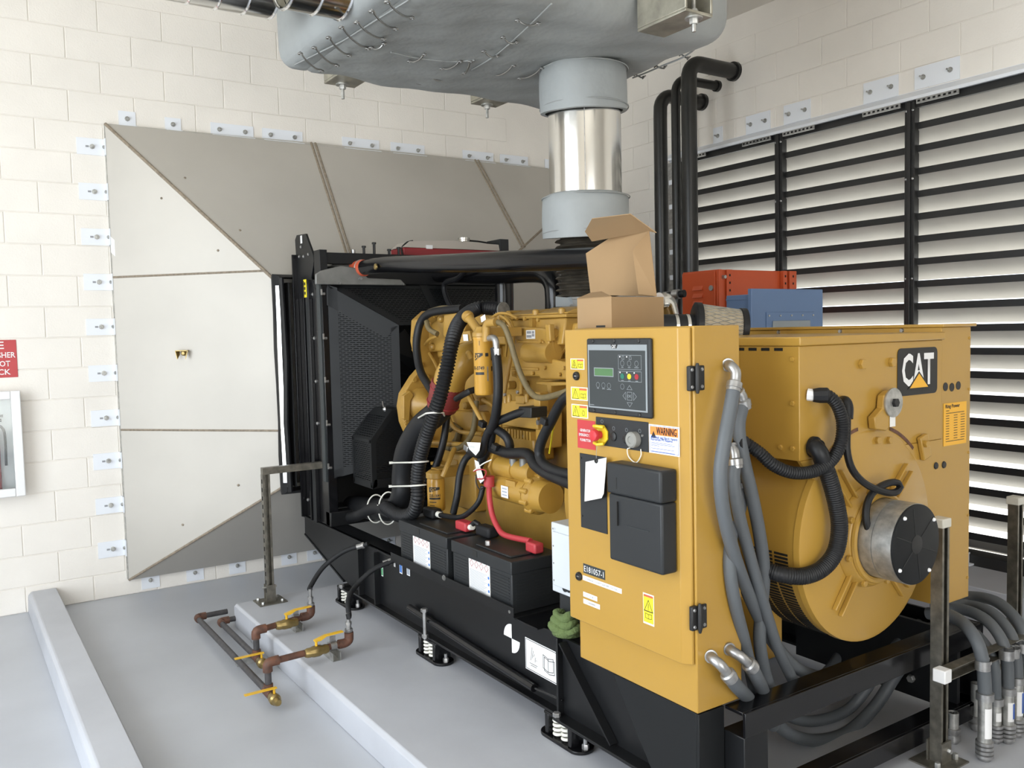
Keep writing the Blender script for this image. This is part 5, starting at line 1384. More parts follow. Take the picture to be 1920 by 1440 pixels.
# earthing arm with round washer
ar = [(2.698,1.8,1.399),(2.692,1.8,1.44),(2.741,1.8,1.47),(2.747,1.8,1.513),(2.778,1.8,1.528),(2.823,1.8,1.529),(2.849,1.8,1.501),(2.849,1.8,1.463),(2.804,1.8,1.419),(2.76,1.8,1.388)]
m = MB().prism(ar, (0, 0.028, 0)); am = m.build('lifting_arm', 'yellow', ge, bevel=0.004)
q = V((2.795,1.79,1.486)); MB().lathe((q.x, 1.799, q.z), YM, [(0, 0.052), (0.006, 0.052), (0.007, 0.049)], 32).build('washer', 'galv', am)
MB().hexa((q.x, 1.792, q.z), YM, 0.016, 0.012).build('bolt', 'ink', am)
MB().box((q.x - 0.018, 1.797, q.z - 0.085), (q.x + 0.014, 1.7985, q.z - 0.045)).build('inspection_sticker', 'paper', am)
for q in [(2.749,1.83,1.354),(2.819,1.83,1.348)]: MB().hexa(q, YM, 0.014, 0.012).build('bolt', 'yellow', am)
m = MB().obox(V((3.03,1.822,1.304)), (1, 0, 0.3), (-0.3, 0, 1), (0, 1, 0), 0.05, 0.09, 0.018); m.build('lug', 'yellow', ge, bevel=0.004)
MB().hexa((3.02,1.812,1.318), YM, 0.014, 0.012).build('bolt', 'yellow', ge)
# breaker enclosure on the far side
BX1 = 3.372
m = MB().box((TX1 + 0.003, GY + 0.008, 0.67), (BX1, 2.95, 1.745)); be = m.build('breaker_enclosure', 'yellow', ge, bevel=0.003)
m = MB().box((TX1 - 0.004, GY - 0.004, 1.7455), (BX1 + 0.02, 3.0, 1.757)); m.build('breaker_lid', 'yellow', be, bevel=0.002)
for y in (2.0, 2.28, 2.6): MB().lathe((TX1 + 0.0025, y, 1.735), XM, [(0, 0.009), (0.006, 0.007)], 10).build('screw', 'zinc', be)
for q in ((3.195,1.837,1.518), (3.239,1.837,1.514), (3.284,1.837,1.518)):
    MB().lathe((q[0], GY + 0.0078, q[2]), YM, [(0, 0.0165), (0.0012, 0.0165)], 20).build('plugged_hole', 'ink', be)
for q in ((3.123,1.837,1.223), (3.177,1.837,1.221)):
    MB().lathe((q[0], GY + 0.0015, q[2]), YM, [(0, 0.014), (0.004, 0.012)], 12).build('plug', 'ink', ge)
for z in (0.75, 1.0, 1.25, 1.5, 1.70): MB().lathe((BX1 - 0.012, GY + 0.0078, z), YM, [(0, 0.006), (0.004, 0.005)], 8).build('screw', 'yellow', be)
# service plate
FG = Face((2.0, GY + 0.0075, 2.0), (1, 0, 0), UP)
a, b = loc(FG, (3.182,1.837,1.454)), loc(FG, (3.342,1.837,1.29)); x0, y0, x1, y1 = a[0], a[1], b[0], b[1]
m = MB(); FG.rect(m, x0, y0, x1, y1, 0.0004, 0.0012); pl = m.build('service_plate', 'warn_yellow', be); pl.data.materials[0] = MAT['logo_yellow']
FG.text(pl, 'Ring Power', x0 + (x1 - x0) * 0.38, y0 + 0.014, 0.014, 'ink', bold=0.02, wid=(x1 - x0) * 0.62, z=0.0012)
m = MB()
for k in range(13):
    for j, (c, w) in enumerate(((0.10, 0.14), (0.44, 0.16), (0.74, 0.18))):
        if k < 2 and j: continue
        ww = 0.8 if k in (1, 12) else w
        if k == 12 and j: continue
        FG.rect(m, x0 + (x1 - x0) * c, y0 + (y1 - y0) * (0.17 + k * 0.06), x0 + (x1 - x0) * min(0.94, c + ww), y0 + (y1 - y0) * (0.185 + k * 0.06), 0.0012, 0.0015)
m.build('printed_rows', 'ink', pl)
# logo plate
a, b = loc(FG, (2.875,1.832,1.673)), loc(FG, (3.129,1.832,1.496)); x0, y0, x1, y1 = a[0], a[1], b[0], b[1] - 0.004
FG = Face((2.0, GY + 0.003, 2.0), (1, 0, 0), UP)
r = 0.02; w, h = x1 - x0, y1 - y0; pts = []
for cx, cy, a0 in ((x1 - r, y0 + r, 0), (x0 + r, y0 + r, PI / 2), (x0 + r, y1 - r, PI), (x1 - r, y1 - r, 1.5 * PI)):
    for k in range(5):
        a = a0 + k / 4 * PI / 2; pts.append((cx + r * math.cos(a), cy - r * math.sin(a)))
m = MB(); FG.poly(m, pts, 0.0006, 0.0016); lp = m.build('logo_plate', 'ink', ge)
FG.text(lp, 'CAT', x0 + w * 0.50, y0 + h * 0.46, h * 0.66, 'white', bold=0.028, wid=w * 0.80, z=0.0016)
m = MB(); FG.poly(m, [(x0 + w * 0.24, y0 + h * 0.87), (x0 + w * 0.80, y0 + h * 0.87), (x0 + w * 0.52, y0 + h * 0.50)], 0.0028, 0.0034); m.build('logo_border', 'ink', lp)
m = MB(); FG.poly(m, [(x0 + w * 0.29, y0 + h * 0.85), (x0 + w * 0.75, y0 + h * 0.85), (x0 + w * 0.52, y0 + h * 0.55)], 0.0034, 0.004); m.build('logo_triangle', 'logo_yellow', lp)
# coupling guard with slotted bands (engine end)
R2 = 0.44
MB().lathe((GX, 2.72, GZ), (0, 1, 0), [(0, R2 - 0.06), (0.08, R2 - 0.004), (0.30, R2 - 0.004), (0.34, R2 - 0.05)], 72).build('coupling_housing', 'yellow', ge)
sb = MB()
for (ya, yb_) in ((2.83, 2.875), (2.885, 2.93), (2.94, 2.985)):
    for a0, a1 in ((PI * 0.80, PI * 0.955), (PI * 1.02, PI * 1.25)):
        k = a0
        while k < a1:
            e = V((math.cos(k), 0, math.sin(k))); tn = V((-math.sin(k), 0, math.cos(k)))
            sb.obox(V((GX, (ya + yb_) / 2, GZ)) + e * (R2 - 0.0035), tn, (0, 1, 0), e, 0.006, yb_ - ya, 0.002); k += 0.027
o = sb.build('guard_slots', 'dark_void', ge); o['kind'] = 'stuff'
MB().box((GX - 0.30, 2.05, SZ1 + 0.001), (GX - 0.20, 2.6, GZ - 0.25)).build('mounting_foot', 'yellow', ge, bevel=0.004)
MB().box((GX + 0.20, 2.05, SZ1 + 0.001), (GX + 0.30, 2.6, GZ - 0.25)).build('mounting_foot', 'yellow', ge, bevel=0.004)

# ================================================================ grey junction box between cabinet and batteries
jb_ = thing('junction_box', 'pale grey steel junction box tucked behind the yellow cabinet', 'box', (2.1, 2.7, SZ1))
a, b = V((2.03,2.809,0.996)), V((2.03,2.819,0.713))
m = MB().box((2.03, a.y - 0.26, b.z), (2.26, a.y, a.z)); m.build('body', 'silver_box', jb_, bevel=0.004)
m = MB().box((2.022, a.y - 0.24, b.z + 0.03), (2.0295, a.y - 0.014, a.z - 0.035)); m.build('cover', 'silver_box', jb_, bevel=0.002)
for k in range(4): MB().lathe((2.0218, a.y - 0.024, b.z + 0.05 + k * 0.07), XM, [(0, 0.004), (0.002, 0.003)], 8).build('screw', 'galv', jb_)
for q in ((2.029,2.72,0.744), (2.029,2.695,0.747)):
    MB().lathe(q, XM, [(0, 0.016), (0.004, 0.015)], 16).build('knockout', 'charcoal', jb_)
MB().box((2.03, a.y - 0.2, SZ1 + 0.009), (2.2, a.y - 0.05, b.z - 0.0005)).build('stand', 'charcoal', jb_)

# ================================================================ rag
m = MB(); vs = []; fs = []; n = 20; K = 8; c = V((2.02,2.698,0.615))
rg = MB()
for j, (rr, hh, off) in enumerate(((0.066, 0.016, 0.0), (0.058, 0.040, 0.5), (0.05, 0.062, 1.1))):
    pts = []
    for k in range(24):
        a = 2 * PI * k / 24
        pts.append((c.x + (rr + 0.012 * math.sin(3 * a + off)) * math.cos(a) * 0.8, c.y + (rr + 0.014 * math.sin(2 * a + off)) * math.sin(a), SZ1 + 0.018 + hh + 0.008 * math.sin(3 * a + off)))
    pts.append(pts[0]); rg.tube(pts, lambda L: 0.017 + 0.004 * math.sin(L * 40), 8, caps=False)
rg.lathe((c.x, c.y, SZ1 + 0.004), UP, [(0, 0.062), (0.02, 0.066), (0.05, 0.05), (0.068, 0.03), (0.07, 0.001)], 18)
tag(rg.build('rag', 'cloth_green', sharp=2.0), 'crumpled green cleaning rag on the skid beside the cabinet', 'rag')
# ================================================================ diesel engine
en = thing('diesel_engine', 'yellow diesel engine block with valve cover and oil pan between radiator and generator', 'engine', (2.72, 3.75, 0.62))
EY = 'engine_yellow'
MB().box((2.46, 3.02, 0.98), (2.98, 4.50, 1.70)).build('cylinder_block', EY, en, bevel=0.012)
m = MB().prism([(2.44, 3.12, 0.66), (2.98, 3.12, 0.66), (3.02, 3.12, 0.99), (2.41, 3.12, 0.99)], (0, 1.36, 0)); pan = m.build('oil_pan', EY, en, bevel=0.03, segs=3)
MB().box((2.385, 3.06, 0.992), (3.03, 4.50, 1.012)).build('pan_flange', EY, en, bevel=0.003)
k = 3.12
while k < 4.45:
    MB().hexa((2.40, k, 0.992), (0, 0, -1), 0.012, 0.014).build('flange_bolt', EY, pan); k += 0.105
for y in (3.45, 3.85): MB().box((2.415, y, 0.93), (2.43, y + 0.012, 0.988)).build('pan_rib', EY, pan)
MB().lathe((2.43,3.504,0.66), XM, [(-0.01, 0.03), (0.012, 0.028), (0.013, 0.018), (0.024, 0.018)], 20).build('drain_plug', EY, pan)
# flywheel housing
m = MB().lathe((GX, 3.02, GZ), (0, 1, 0), [(0, 0.43), (0.03, 0.43), (0.031, 0.40), (0.09, 0.36), (0.16, 0.33)], 56); m.build('flywheel_housing', EY, en)
# valve cover with flange and stepped top
m = MB().prism([(2.45, 3.18, 1.705), (3.0, 3.18, 1.705), (2.98, 3.18, 1.80), (2.47, 3.18, 1.80)], (0, 1.30, 0)); m.build('cylinder_head', EY, en, bevel=0.01)
m = MB()
for y0, y1, zt in ((3.20, 3.44, 1.878), (3.47, 3.68, 1.874), (3.71, 3.90, 1.868)):
    m.prism([(2.43, y0, 1.842), (2.43, y0, 1.850), (2.52, y0, zt), (2.95, y0, zt), (2.99, y0, 1.842)], (0, y1 - y0, 0))
m.box((2.415, 3.19, 1.826), (3.0, 3.92, 1.8415))
vc = m.build('valve_cover', EY, en, bevel=0.008)
m = MB().prism([(2.405, 3.21, 1.70), (2.43, 3.21, 1.8255), (2.98, 3.21, 1.8255), (2.98, 3.21, 1.70)], (0, 0.70, 0)); m.build('cover_base', EY, en, bevel=0.008)
for y in (3.45, 3.69, 3.24, 3.86): MB().lathe((2.43, y, 1.843), UP, [(0, 0.017), (0.022, 0.017), (0.028, 0.010)], 12).build('cover_bolt', EY, vc)
for y in (3.455, 3.695): MB().box((2.40, y - 0.014, 1.715), (2.43, y + 0.014, 1.825)).build('cover_web', EY, vc)
# rear air housing (big casting on the near side)
X_ = 2.375
hp = [(2.375,3.571,1.791),(2.375,3.267,1.776),(2.375,3.281,1.637),(2.375,3.133,1.62),(2.375,3.14,1.542),(2.375,3.349,1.535),(2.375,3.361,1.55),(2.375,3.601,1.542),(2.375,3.593,1.718)]
m = MB().prism(hp, (0.16, 0, 0)); ah = m.build('air_housing', EY, en, bevel=0.012, segs=3)
a, b = V((2.36,3.456,1.663)), V((2.36,3.251,1.665))
MB().cyl((2.385, a.y, a.z), (2.385, b.y, a.z), 0.05, n=24).build('water_rail', EY, ah)
m = MB().prism([(2.36,3.284,1.796),(2.36,3.246,1.796),(2.36,3.24,1.717),(2.36,3.274,1.715)], (0.03, 0, 0)); m.build('casting_rib', EY, ah, bevel=0.005)
m = MB().prism([(2.36,3.492,1.687),(2.36,3.469,1.687),(2.36,3.476,1.637),(2.36,3.494,1.637)], (0.02, 0, 0)); m.build('tab', EY, ah, bevel=0.003)
# end plate with the round boss, facing the generator
pe = [(2.366,3.255,1.761),(2.397,3.255,1.775),(2.471,3.255,1.754),(2.469,3.255,1.677),(2.418,3.255,1.631),(2.356,3.255,1.636)]
m = MB().prism(pe, (0, 0.03, 0)); epl = m.build('end_cover', EY, en, bevel=0.004)
q = V((2.421,3.253,1.703)); MB().ring((q.x, 3.254, q.z), YM, 0.038, 0.004, 28, 6).build('boss_rim', EY, epl)
for p in ((1032,625),): pass
# label
c = V((2.373,3.418,1.75)); lb = MB().obox(c, (0, 1, 0), (0, 0, 1), (1, 0, 0), 0.075, 0.042, 0.001).build('data_label', 'paper', en)
for dz, w, dy in ((0.010, 0.036, 0.012), (0.010, 0.018, -0.022), (-0.009, 0.04, 0.012), (-0.004, 0.02, -0.022)):
    MB().obox(c + V((-0.001, dy, dz)), (0, 1, 0), (0, 0, 1), (1, 0, 0), w, 0.012, 0.0006).build('printed_block', 'ink_grey', lb)
# bracket below the housing
bk = [(2.33,3.32,1.528),(2.33,3.081,1.534),(2.33,3.081,1.522),(2.33,3.202,1.513),(2.33,3.204,1.474),(2.33,3.229,1.472),(2.33,3.235,1.514),(2.33,3.321,1.518)]
MB().prism(bk, (0.12, 0, 0)).build('lifting_bracket', EY, en, bevel=0.003)
# front gear housing seen edge-on beyond the block
fp_ = [(2.322,4.5,1.845),(2.39,4.5,1.897),(2.613,4.5,1.911),(2.753,4.5,1.839),(2.729,4.5,1.043),(2.329,4.5,1.104),(2.261,4.5,1.16),(2.22,4.5,1.257),(2.209,4.5,1.35),(2.225,4.5,1.423),(2.297,4.5,1.518),(2.348,4.5,1.565),(2.326,4.5,1.647),(2.311,4.5,1.722)]
gh = MB().prism(fp_, (0, 0.07, 0)).build('front_gear_housing', EY, en, bevel=0.006)
for q in [(2.342,4.498,1.838),(2.301,4.498,1.747),(2.298,4.498,1.673),(2.34,4.498,1.584),(2.292,4.498,1.5),(2.242,4.498,1.428),(2.225,4.498,1.349),(2.236,4.498,1.262),(2.274,4.498,1.172),(2.441,4.498,1.868),(2.567,4.498,1.886),(2.376,4.498,1.514),(2.386,4.498,1.156)]:
    MB().hexa(q, YM, 0.015, 0.014).build('bolt', EY, gh)
m = MB().lathe(((2.337,4.5,1.354)[0], 4.499, (2.337,4.5,1.354)[2]), YM, [(0, 0.10), (0.02, 0.095), (0.05, 0.06), (0.10, 0.035), (0.12, 0.02)], 24); m.build('gear_cover', EY, gh)
m = MB().prism([(2.205,4.46,1.414),(2.25,4.46,1.439),(2.27,4.46,1.413),(2.248,4.46,1.381),(2.237,4.46,1.264),(2.201,4.46,1.28)], (0, 0.03, 0)); m.build('cover_flange', EY, gh, bevel=0.003)
MB().tube([(2.32,4.577,1.129),(2.32,4.164,1.156),(2.32,3.798,1.18)], 0.014, 10).build('coolant_rail', EY, en)
# front upper housing (thermostat side)
m = MB().prism([(2.4,4.524,1.807),(2.4,4.296,1.875),(2.4,4.059,1.88),(2.4,3.738,1.875),(2.4,3.741,1.81),(2.4,4.035,1.799),(2.4,4.042,1.666),(2.4,4.52,1.657)], (0.2, 0, 0)); tu = m.build('thermostat_housing', EY, en, bevel=0.012)
for q in [(2.398,4.48,1.812),(2.398,4.338,1.846),(2.398,4.449,1.688)]: MB().lathe(q, XM, [(0, 0.022), (0.014, 0.02), (0.022, 0.012)], 14).build('boss', EY, tu)
m = MB().prism([(2.36,4.243,1.868),(2.36,4.008,1.876),(2.36,3.988,1.844),(2.36,4.025,1.771),(2.36,4.173,1.719),(2.36,4.262,1.75)], (0.06, 0, 0)); m.build('cover_plate', EY, tu, bevel=0.006)
m = MB().prism([(2.34,4.135,1.764),(2.34,3.935,1.776),(2.34,3.916,1.719),(2.34,4.157,1.697)], (0.05, 0, 0)); m.build('cover_step', EY, tu, bevel=0.005)
MB().box((2.42, 3.85, 1.62), (2.50, 4.45, 1.72)).build('intake_manifold', EY, en, bevel=0.015)
c = V((2.335,3.967,1.739)); MB().obox(c, (0, 1, 0), (0, 0.15, 1), (1, 0, 0), 0.05, 0.035, 0.001).build('data_label', 'paper', en)
# intake elbow with bolt ring
el = MB().tube(spline([(2.2,3.926,1.491),(2.2,3.889,1.553),(2.23,3.855,1.607),(2.29,3.848,1.638),(2.37,3.856,1.657),(2.46,3.867,1.665)], 0.015), lambda L: 0.083 - 0.02 * max(0, min(1, (L - 0.2) / 0.2)), 26); eb_ = el.build('intake_elbow', 'yellow', en)
q = V((2.21,3.723,1.658)); MB().lathe(q, (-0.6, 0, 1), [(-0.02, 0.016), (0.012, 0.016), (0.02, 0.008)], 12).build('elbow_plug', EY, eb_)
# stubs, tubes and castings on the near side of the block
for nm, pts, r in (('fuel_tube', [(2.34,3.593,1.839),(2.34,3.537,1.807),(2.34,3.52,1.749),(2.34,3.543,1.653),(2.33,3.561,1.561),(2.32,3.578,1.469)], 0.010), ('fuel_tube', [(2.33,3.716,1.827),(2.35,3.661,1.857),(2.37,3.595,1.85),(2.38,3.539,1.827)], 0.008), ('dipstick_tube', [(2.2,3.757,1.473),(2.21,3.685,1.391),(2.22,3.586,1.284)], 0.011), ('oil_tube', [(2.36,4.475,1.702),(2.34,4.377,1.733),(2.34,4.287,1.75)], 0.009), ('drain_tube', [(2.38,4.34,1.47),(2.38,4.205,1.242),(2.38,3.893,1.225)], 0.012)):
    MB().hose(pts, r, 10).build(nm, EY, en)
MB().tube([(2.4,4.272,1.108),(2.4,4.196,1.176),(2.4,4.169,1.226),(2.4,4.24,1.244),(2.4,4.29,1.219)], 0.02, 10).build('bypass_tube', 'tan_hose', en)
pp = [(2.3,3.578,1.426),(2.3,3.285,1.452),(2.3,3.273,1.308),(2.3,3.584,1.304)]
fpmp = MB().prism(pp, (0.14, 0, 0)).build('fuel_pump_body', EY, en, bevel=0.008)
m = MB()
for k in range(11):
    a, b = V((2.3,3.579,1.299)), V((2.3,3.325,1.304)); y = a.y + (b.y - a.y) * k / 10
    m.box((2.292, y - 0.005, a.z - 0.045), (2.40, y + 0.005, a.z - 0.004))
m.build('cooling_fins', EY, fpmp)
m = MB().prism([(2.31,3.621,1.252),(2.31,3.324,1.263),(2.31,3.315,1.153),(2.31,3.655,1.157)], (0.12, 0, 0)); m.build('pump_lower_body', EY, fpmp, bevel=0.012)
m = MB().prism([(2.26,3.244,1.488),(2.26,3.193,1.49),(2.26,3.196,1.401),(2.26,3.243,1.398)], (0.05, 0, 0)); m.build('pipe_clamp', EY, en, bevel=0.004)
m = MB().prism([(2.29,3.439,1.459),(2.29,3.366,1.461),(2.29,3.368,1.423),(2.29,3.44,1.421)], (0.06, 0, 0)); m.build('sensor_block', EY, en, bevel=0.004)
for px in range(3):
    MB().lathe([(2.3,3.54,1.428),(2.3,3.506,1.435),(2.3,3.355,1.443)][px], UP, [(-0.01, 0.012), (0.02, 0.012), (0.028, 0.008)], 12).build('fitting', EY, fpmp)
MB().prism([(2.32,3.32,1.388),(2.32,3.239,1.386),(2.32,3.245,1.22),(2.32,3.322,1.212)], (0.10, 0, 0)).build('rear_bracket', EY, en, bevel=0.006)
for q in [(2.31,3.291,1.208),(2.31,3.269,1.343)]: MB().hexa(q, XM, 0.013, 0.014).build('bolt', 'zinc', en)
for q in [(2.445,4.363,1.348),(2.445,4.302,1.321),(2.445,3.991,1.394),(2.445,4.133,1.362),(2.445,3.699,1.492),(2.445,3.811,1.471),(2.445,3.578,1.497)]: MB().lathe(q, XM, [(-0.01, 0.022), (0.03, 0.022), (0.04, 0.014)], 14).build('freeze_plug', EY, en)
m = MB().prism([(2.42,4.295,1.324),(2.42,3.953,1.34),(2.42,3.902,1.263),(2.42,3.909,1.12),(2.42,4.165,1.057),(2.42,4.33,1.137)], (0.05, 0, 0)); m.build('side_cover', EY, en, bevel=0.008)
m = MB().prism([(2.4,4.177,1.078),(2.4,3.933,1.073),(2.4,3.938,0.98),(2.4,4.255,0.979)], (0.05, 0, 0)); m.build('oil_cooler_cover', EY, en, bevel=0.006)
for nm, c0, sz in (('front_bracket', (2.38,4.18,1.041), 0.05), ('rear_boss', (2.38,3.903,1.024), 0.04)):
    MB().obox(c0, (0, 1, 0), (0, 0, 1), (1, 0, 0), sz * 2, sz, 0.06).build(nm, EY, en, bevel=0.005)
MB().box((2.36, 3.95, 0.80), (2.46, 4.2, 1.10)).build('filter_base', EY, en, bevel=0.01)

# small lines, studs and tags that crowd the near side
for pts, r in (([(2.33,3.616,1.845),(2.32,3.543,1.823),(2.33,3.523,1.783),(2.35,3.583,1.739)], 0.007), ([(2.33,3.68,1.836),(2.32,3.592,1.808),(2.33,3.536,1.791),(2.36,3.521,1.765)], 0.007), ([(2.33,3.746,1.843),(2.31,3.665,1.815),(2.32,3.593,1.782),(2.35,3.594,1.718),(2.37,3.637,1.643)], 0.007), ([(2.36,3.606,1.559),(2.34,3.608,1.48),(2.33,3.616,1.4)], 0.012), ([(2.4,3.619,1.557),(2.38,3.528,1.528),(2.36,3.488,1.458)], 0.010), ([(2.4,4.501,1.651),(2.4,4.408,1.565),(2.41,4.394,1.473)], 0.010), ([(2.42,4.087,1.44),(2.41,4.008,1.343),(2.41,4.025,1.225)], 0.013), ([(2.4,3.917,1.406),(2.39,3.796,1.38),(2.38,3.717,1.309),(2.38,3.736,1.239)], 0.011)):
    MB().hose(pts, r, 8).build('injection_line', EY, en)
for q in [(2.37,3.572,1.828),(2.37,3.455,1.825),(2.37,3.344,1.817),(2.37,3.529,1.717),(2.37,3.326,1.717),(2.37,3.559,1.56),(2.37,3.398,1.564),(2.37,3.301,1.592),(2.37,3.185,1.565),(2.37,3.151,1.595)]:
    MB().hexa(q, XM, 0.010, 0.010).build('casting_bolt', EY, ah)
for q in [(2.3,3.538,1.459),(2.3,3.426,1.477),(2.305,3.521,1.272),(2.305,3.383,1.268),(2.305,3.573,1.18),(2.3,3.312,1.182)]:
    MB().hexa(q, XM, 0.009, 0.010).build('pump_bolt', 'zinc', fpmp)
for a0, a1 in (((2.372,3.585,1.585), (2.372,3.356,1.585)), ((2.372,3.57,1.718), (2.372,3.308,1.712))):
    MB().bar(a0, a1, 0.012, 0.012).build('casting_ridge', EY, ah, bevel=0.003)
MB().ring((2.18,2.986,1.363), (0.7, -0.7, 0), 0.014, 0.006, 18, 8).build('dipstick_handle', 'warn_yellow', en)
MB().hose([(2.18,2.987,1.351),(2.2,3.028,1.293),(2.24,3.101,1.223)], 0.004, 6).build('dipstick_wire', 'warn_yellow', en)
c = V((2.15,3.485,1.831)); MB().obox(c, (0, 1, -0.3), (0, 0.3, 1), (1, 0, 0), 0.04, 0.026, 0.002).build('wire_tag', 'paper', en)
MB().box((2.40, 3.42, 1.20), (2.47, 3.62, 1.42)).build('control_module', EY, en, bevel=0.01)
MB().prism([(2.43,4.194,1.718),(2.43,4.061,1.717),(2.43,4.14,1.635),(2.43,4.275,1.567),(2.43,4.296,1.627)], (0.012, 0, 0)).build('gap_shade_plate', 'ink', en)  # black plate painted in for the shade of the gap beside the block

# ---- spin-on filters


def wraptext(par, s, o, r, z, ang, h, wid, m):
    t = text(par, s, (0, 0, 0), (1, 0, 0), (0, 1, 0), h, m, bold=0.02, wid=wid, lift=0)
    for v in t.data.vertices:
        a = ang + v.co.x / r
        v.co = V(((r + 0.0008) * math.cos(a), (r + 0.0008) * math.sin(a), v.co.y))
    WORLD_LOC[t.name] = V((o[0], o[1], z)); t.location = WORLD_LOC[t.name] - WORLD_LOC[par.name]
    return t


def patch(par, o, r, a0, a1, z0, z1, mt, name='print_block', slant=0.0):
    m = MB(); n = 8; vs = []
    for k in range(n + 1):
        a = a0 + (a1 - a0) * k / n
        zt = z1 - 0.0; zb = z0 + slant * k / n
        vs += [(o[0] + (r + 0.0006) * math.cos(a), o[1] + (r + 0.0006) * math.sin(a), zb), (o[0] + (r + 0.0006) * math.cos(a), o[1] + (r + 0.0006) * math.sin(a), zt)]
    m.add(vs, [(2 * k, 2 * k + 2, 2 * k + 3, 2 * k + 1) for k in range(n)])
    m.build(name, mt, par)


FA = math.atan2(-0.83, -0.55)
ft_, fb_ = V((2.16,3.511,1.743)), V((2.16,3.519,1.466)); fr = 0.0455
ff = thing('fuel_filter', 'yellow spin-on fuel filter canister with black printing, upper one on the engine', 'filter', (ft_.x, ft_.y, fb_.z))
can = MB().lathe((ft_.x, ft_.y, fb_.z), UP, [(0, fr - 0.012), (0.004, fr - 0.004), (0.012, fr), (ft_.z - fb_.z - 0.012, fr), (ft_.z - fb_.z - 0.006, fr + 0.003), (ft_.z - fb_.z, fr + 0.003)], 40).build('canister', 'filter_yellow', ff)
Hc = ft_.z - fb_.z; o_ = (ft_.x, ft_.y)
patch(can, o_, fr, FA - 0.95, FA + 0.0, fb_.z + Hc * 0.60, fb_.z + Hc * 0.73, 'ink', slant=0.025)
wraptext(can, 'CAT', o_, fr + 0.0006, fb_.z + Hc * 0.67, FA - 0.7, 0.022, 0.034, 'filter_yellow')
wraptext(can, '1R-0749', o_, fr, fb_.z + Hc * 0.475, FA - 0.55, 0.017, 0.062, 'ink')
patch(can, o_, fr, FA - 0.9, FA + 0.1, fb_.z + Hc * 0.36, fb_.z + Hc * 0.405, 'ink')
patch(can, o_, fr, FA + 0.25, FA + 0.6, fb_.z + Hc * 0.67, fb_.z + Hc * 0.73, 'ink')
patch(can, o_, fr, FA + 0.4, FA + 0.56, fb_.z + Hc * 0.25, fb_.z + Hc * 0.50, 'seam')
patch(can, o_, fr, FA + 0.95, FA + 1.2, fb_.z + Hc * 0.60, fb_.z + Hc * 0.73, 'ink')
patch(can, o_, fr, FA + 0.95, FA + 1.2, fb_.z + Hc * 0.42, fb_.z + Hc * 0.50, 'ink')
patch(can, o_, fr, FA - 0.35, FA - 0.3, fb_.z + Hc * 0.86, fb_.z + Hc * 0.94, 'ink')
m = MB().lathe((ft_.x, ft_.y, ft_.z + 0.0005), UP, [(0, fr + 0.004), (0.02, fr + 0.004), (0.03, fr - 0.006), (0.05, 0.03)], 32); m.box((ft_.x, ft_.y - 0.04, ft_.z), (2.36, ft_.y + 0.05, ft_.z + 0.045)); m.build('filter_head', EY, ff, bevel=0.003)
m = MB().tube([(2.14,3.446,1.723),(2.14,3.442,1.793),(2.14,3.423,1.81),(2.15,3.374,1.811)], 0.020, 14); m.build('inlet_fitting', EY, ff)
m = MB().tube(spline([(2.2,3.717,1.849),(2.19,3.65,1.814),(2.17,3.541,1.756)], 0.02), lambda L: 0.022 if L > 0.03 else 0.03, 16); m.ring((2.195,3.698,1.844), (0.2, -0.6, -0.6), 0.022, 0.008, 18, 6); m.build('priming_pump', EY, ff)

ot_, ob_ = V((2.17,4.039,0.999)), V((2.17,4.043,0.824)); orr = 0.0475
of = thing('oil_filter', 'yellow spin-on oil filter canister with black printing, low beside the batteries', 'filter', (ot_.x, ot_.y, ob_.z))
can = MB().lathe((ot_.x, ot_.y, ob_.z), UP, [(0, orr - 0.012), (0.004, orr - 0.003), (0.012, orr), (ot_.z - ob_.z - 0.01, orr), (ot_.z - ob_.z, orr - 0.004)], 40).build('canister', 'filter_yellow', of)
Hc = ot_.z - ob_.z; o_ = (ot_.x, ot_.y)
patch(can, o_, orr, FA - 0.75, FA + 0.5, ob_.z + Hc * 0.60, ob_.z + Hc * 0.76, 'ink', slant=0.015)
wraptext(can, 'CAT', o_, orr + 0.0006, ob_.z + Hc * 0.685, FA - 0.25, 0.016, 0.032, 'filter_yellow')
wraptext(can, '225-1641', o_, orr, ob_.z + Hc * 0.505, FA - 0.1, 0.014, 0.062, 'ink')
patch(can, o_, orr, FA - 0.75, FA + 0.55, ob_.z + Hc * 0.385, ob_.z + Hc * 0.44, 'ink')
patch(can, o_, orr, FA - 0.75, FA + 0.1, ob_.z + Hc * 0.29, ob_.z + Hc * 0.315, 'ink')
patch(can, o_, orr, FA - 0.75, FA - 0.1, ob_.z + Hc * 0.19, ob_.z + Hc * 0.21, 'ink')
m = MB().lathe((ot_.x, ot_.y, ot_.z + 0.0005), UP, [(0, orr + 0.004), (0.03, orr + 0.004), (0.045, 0.03)], 28); m.box((ot_.x, ot_.y - 0.03, ot_.z), (2.42, ot_.y + 0.05, ot_.z + 0.05)); m.build('filter_head', EY, of, bevel=0.003)
MB().tube([(2.16,3.943,1.021),(2.18,3.931,1.071),(2.22,3.954,1.12),(2.26,3.988,1.15)], 0.014, 10).build('oil_line', EY, of)

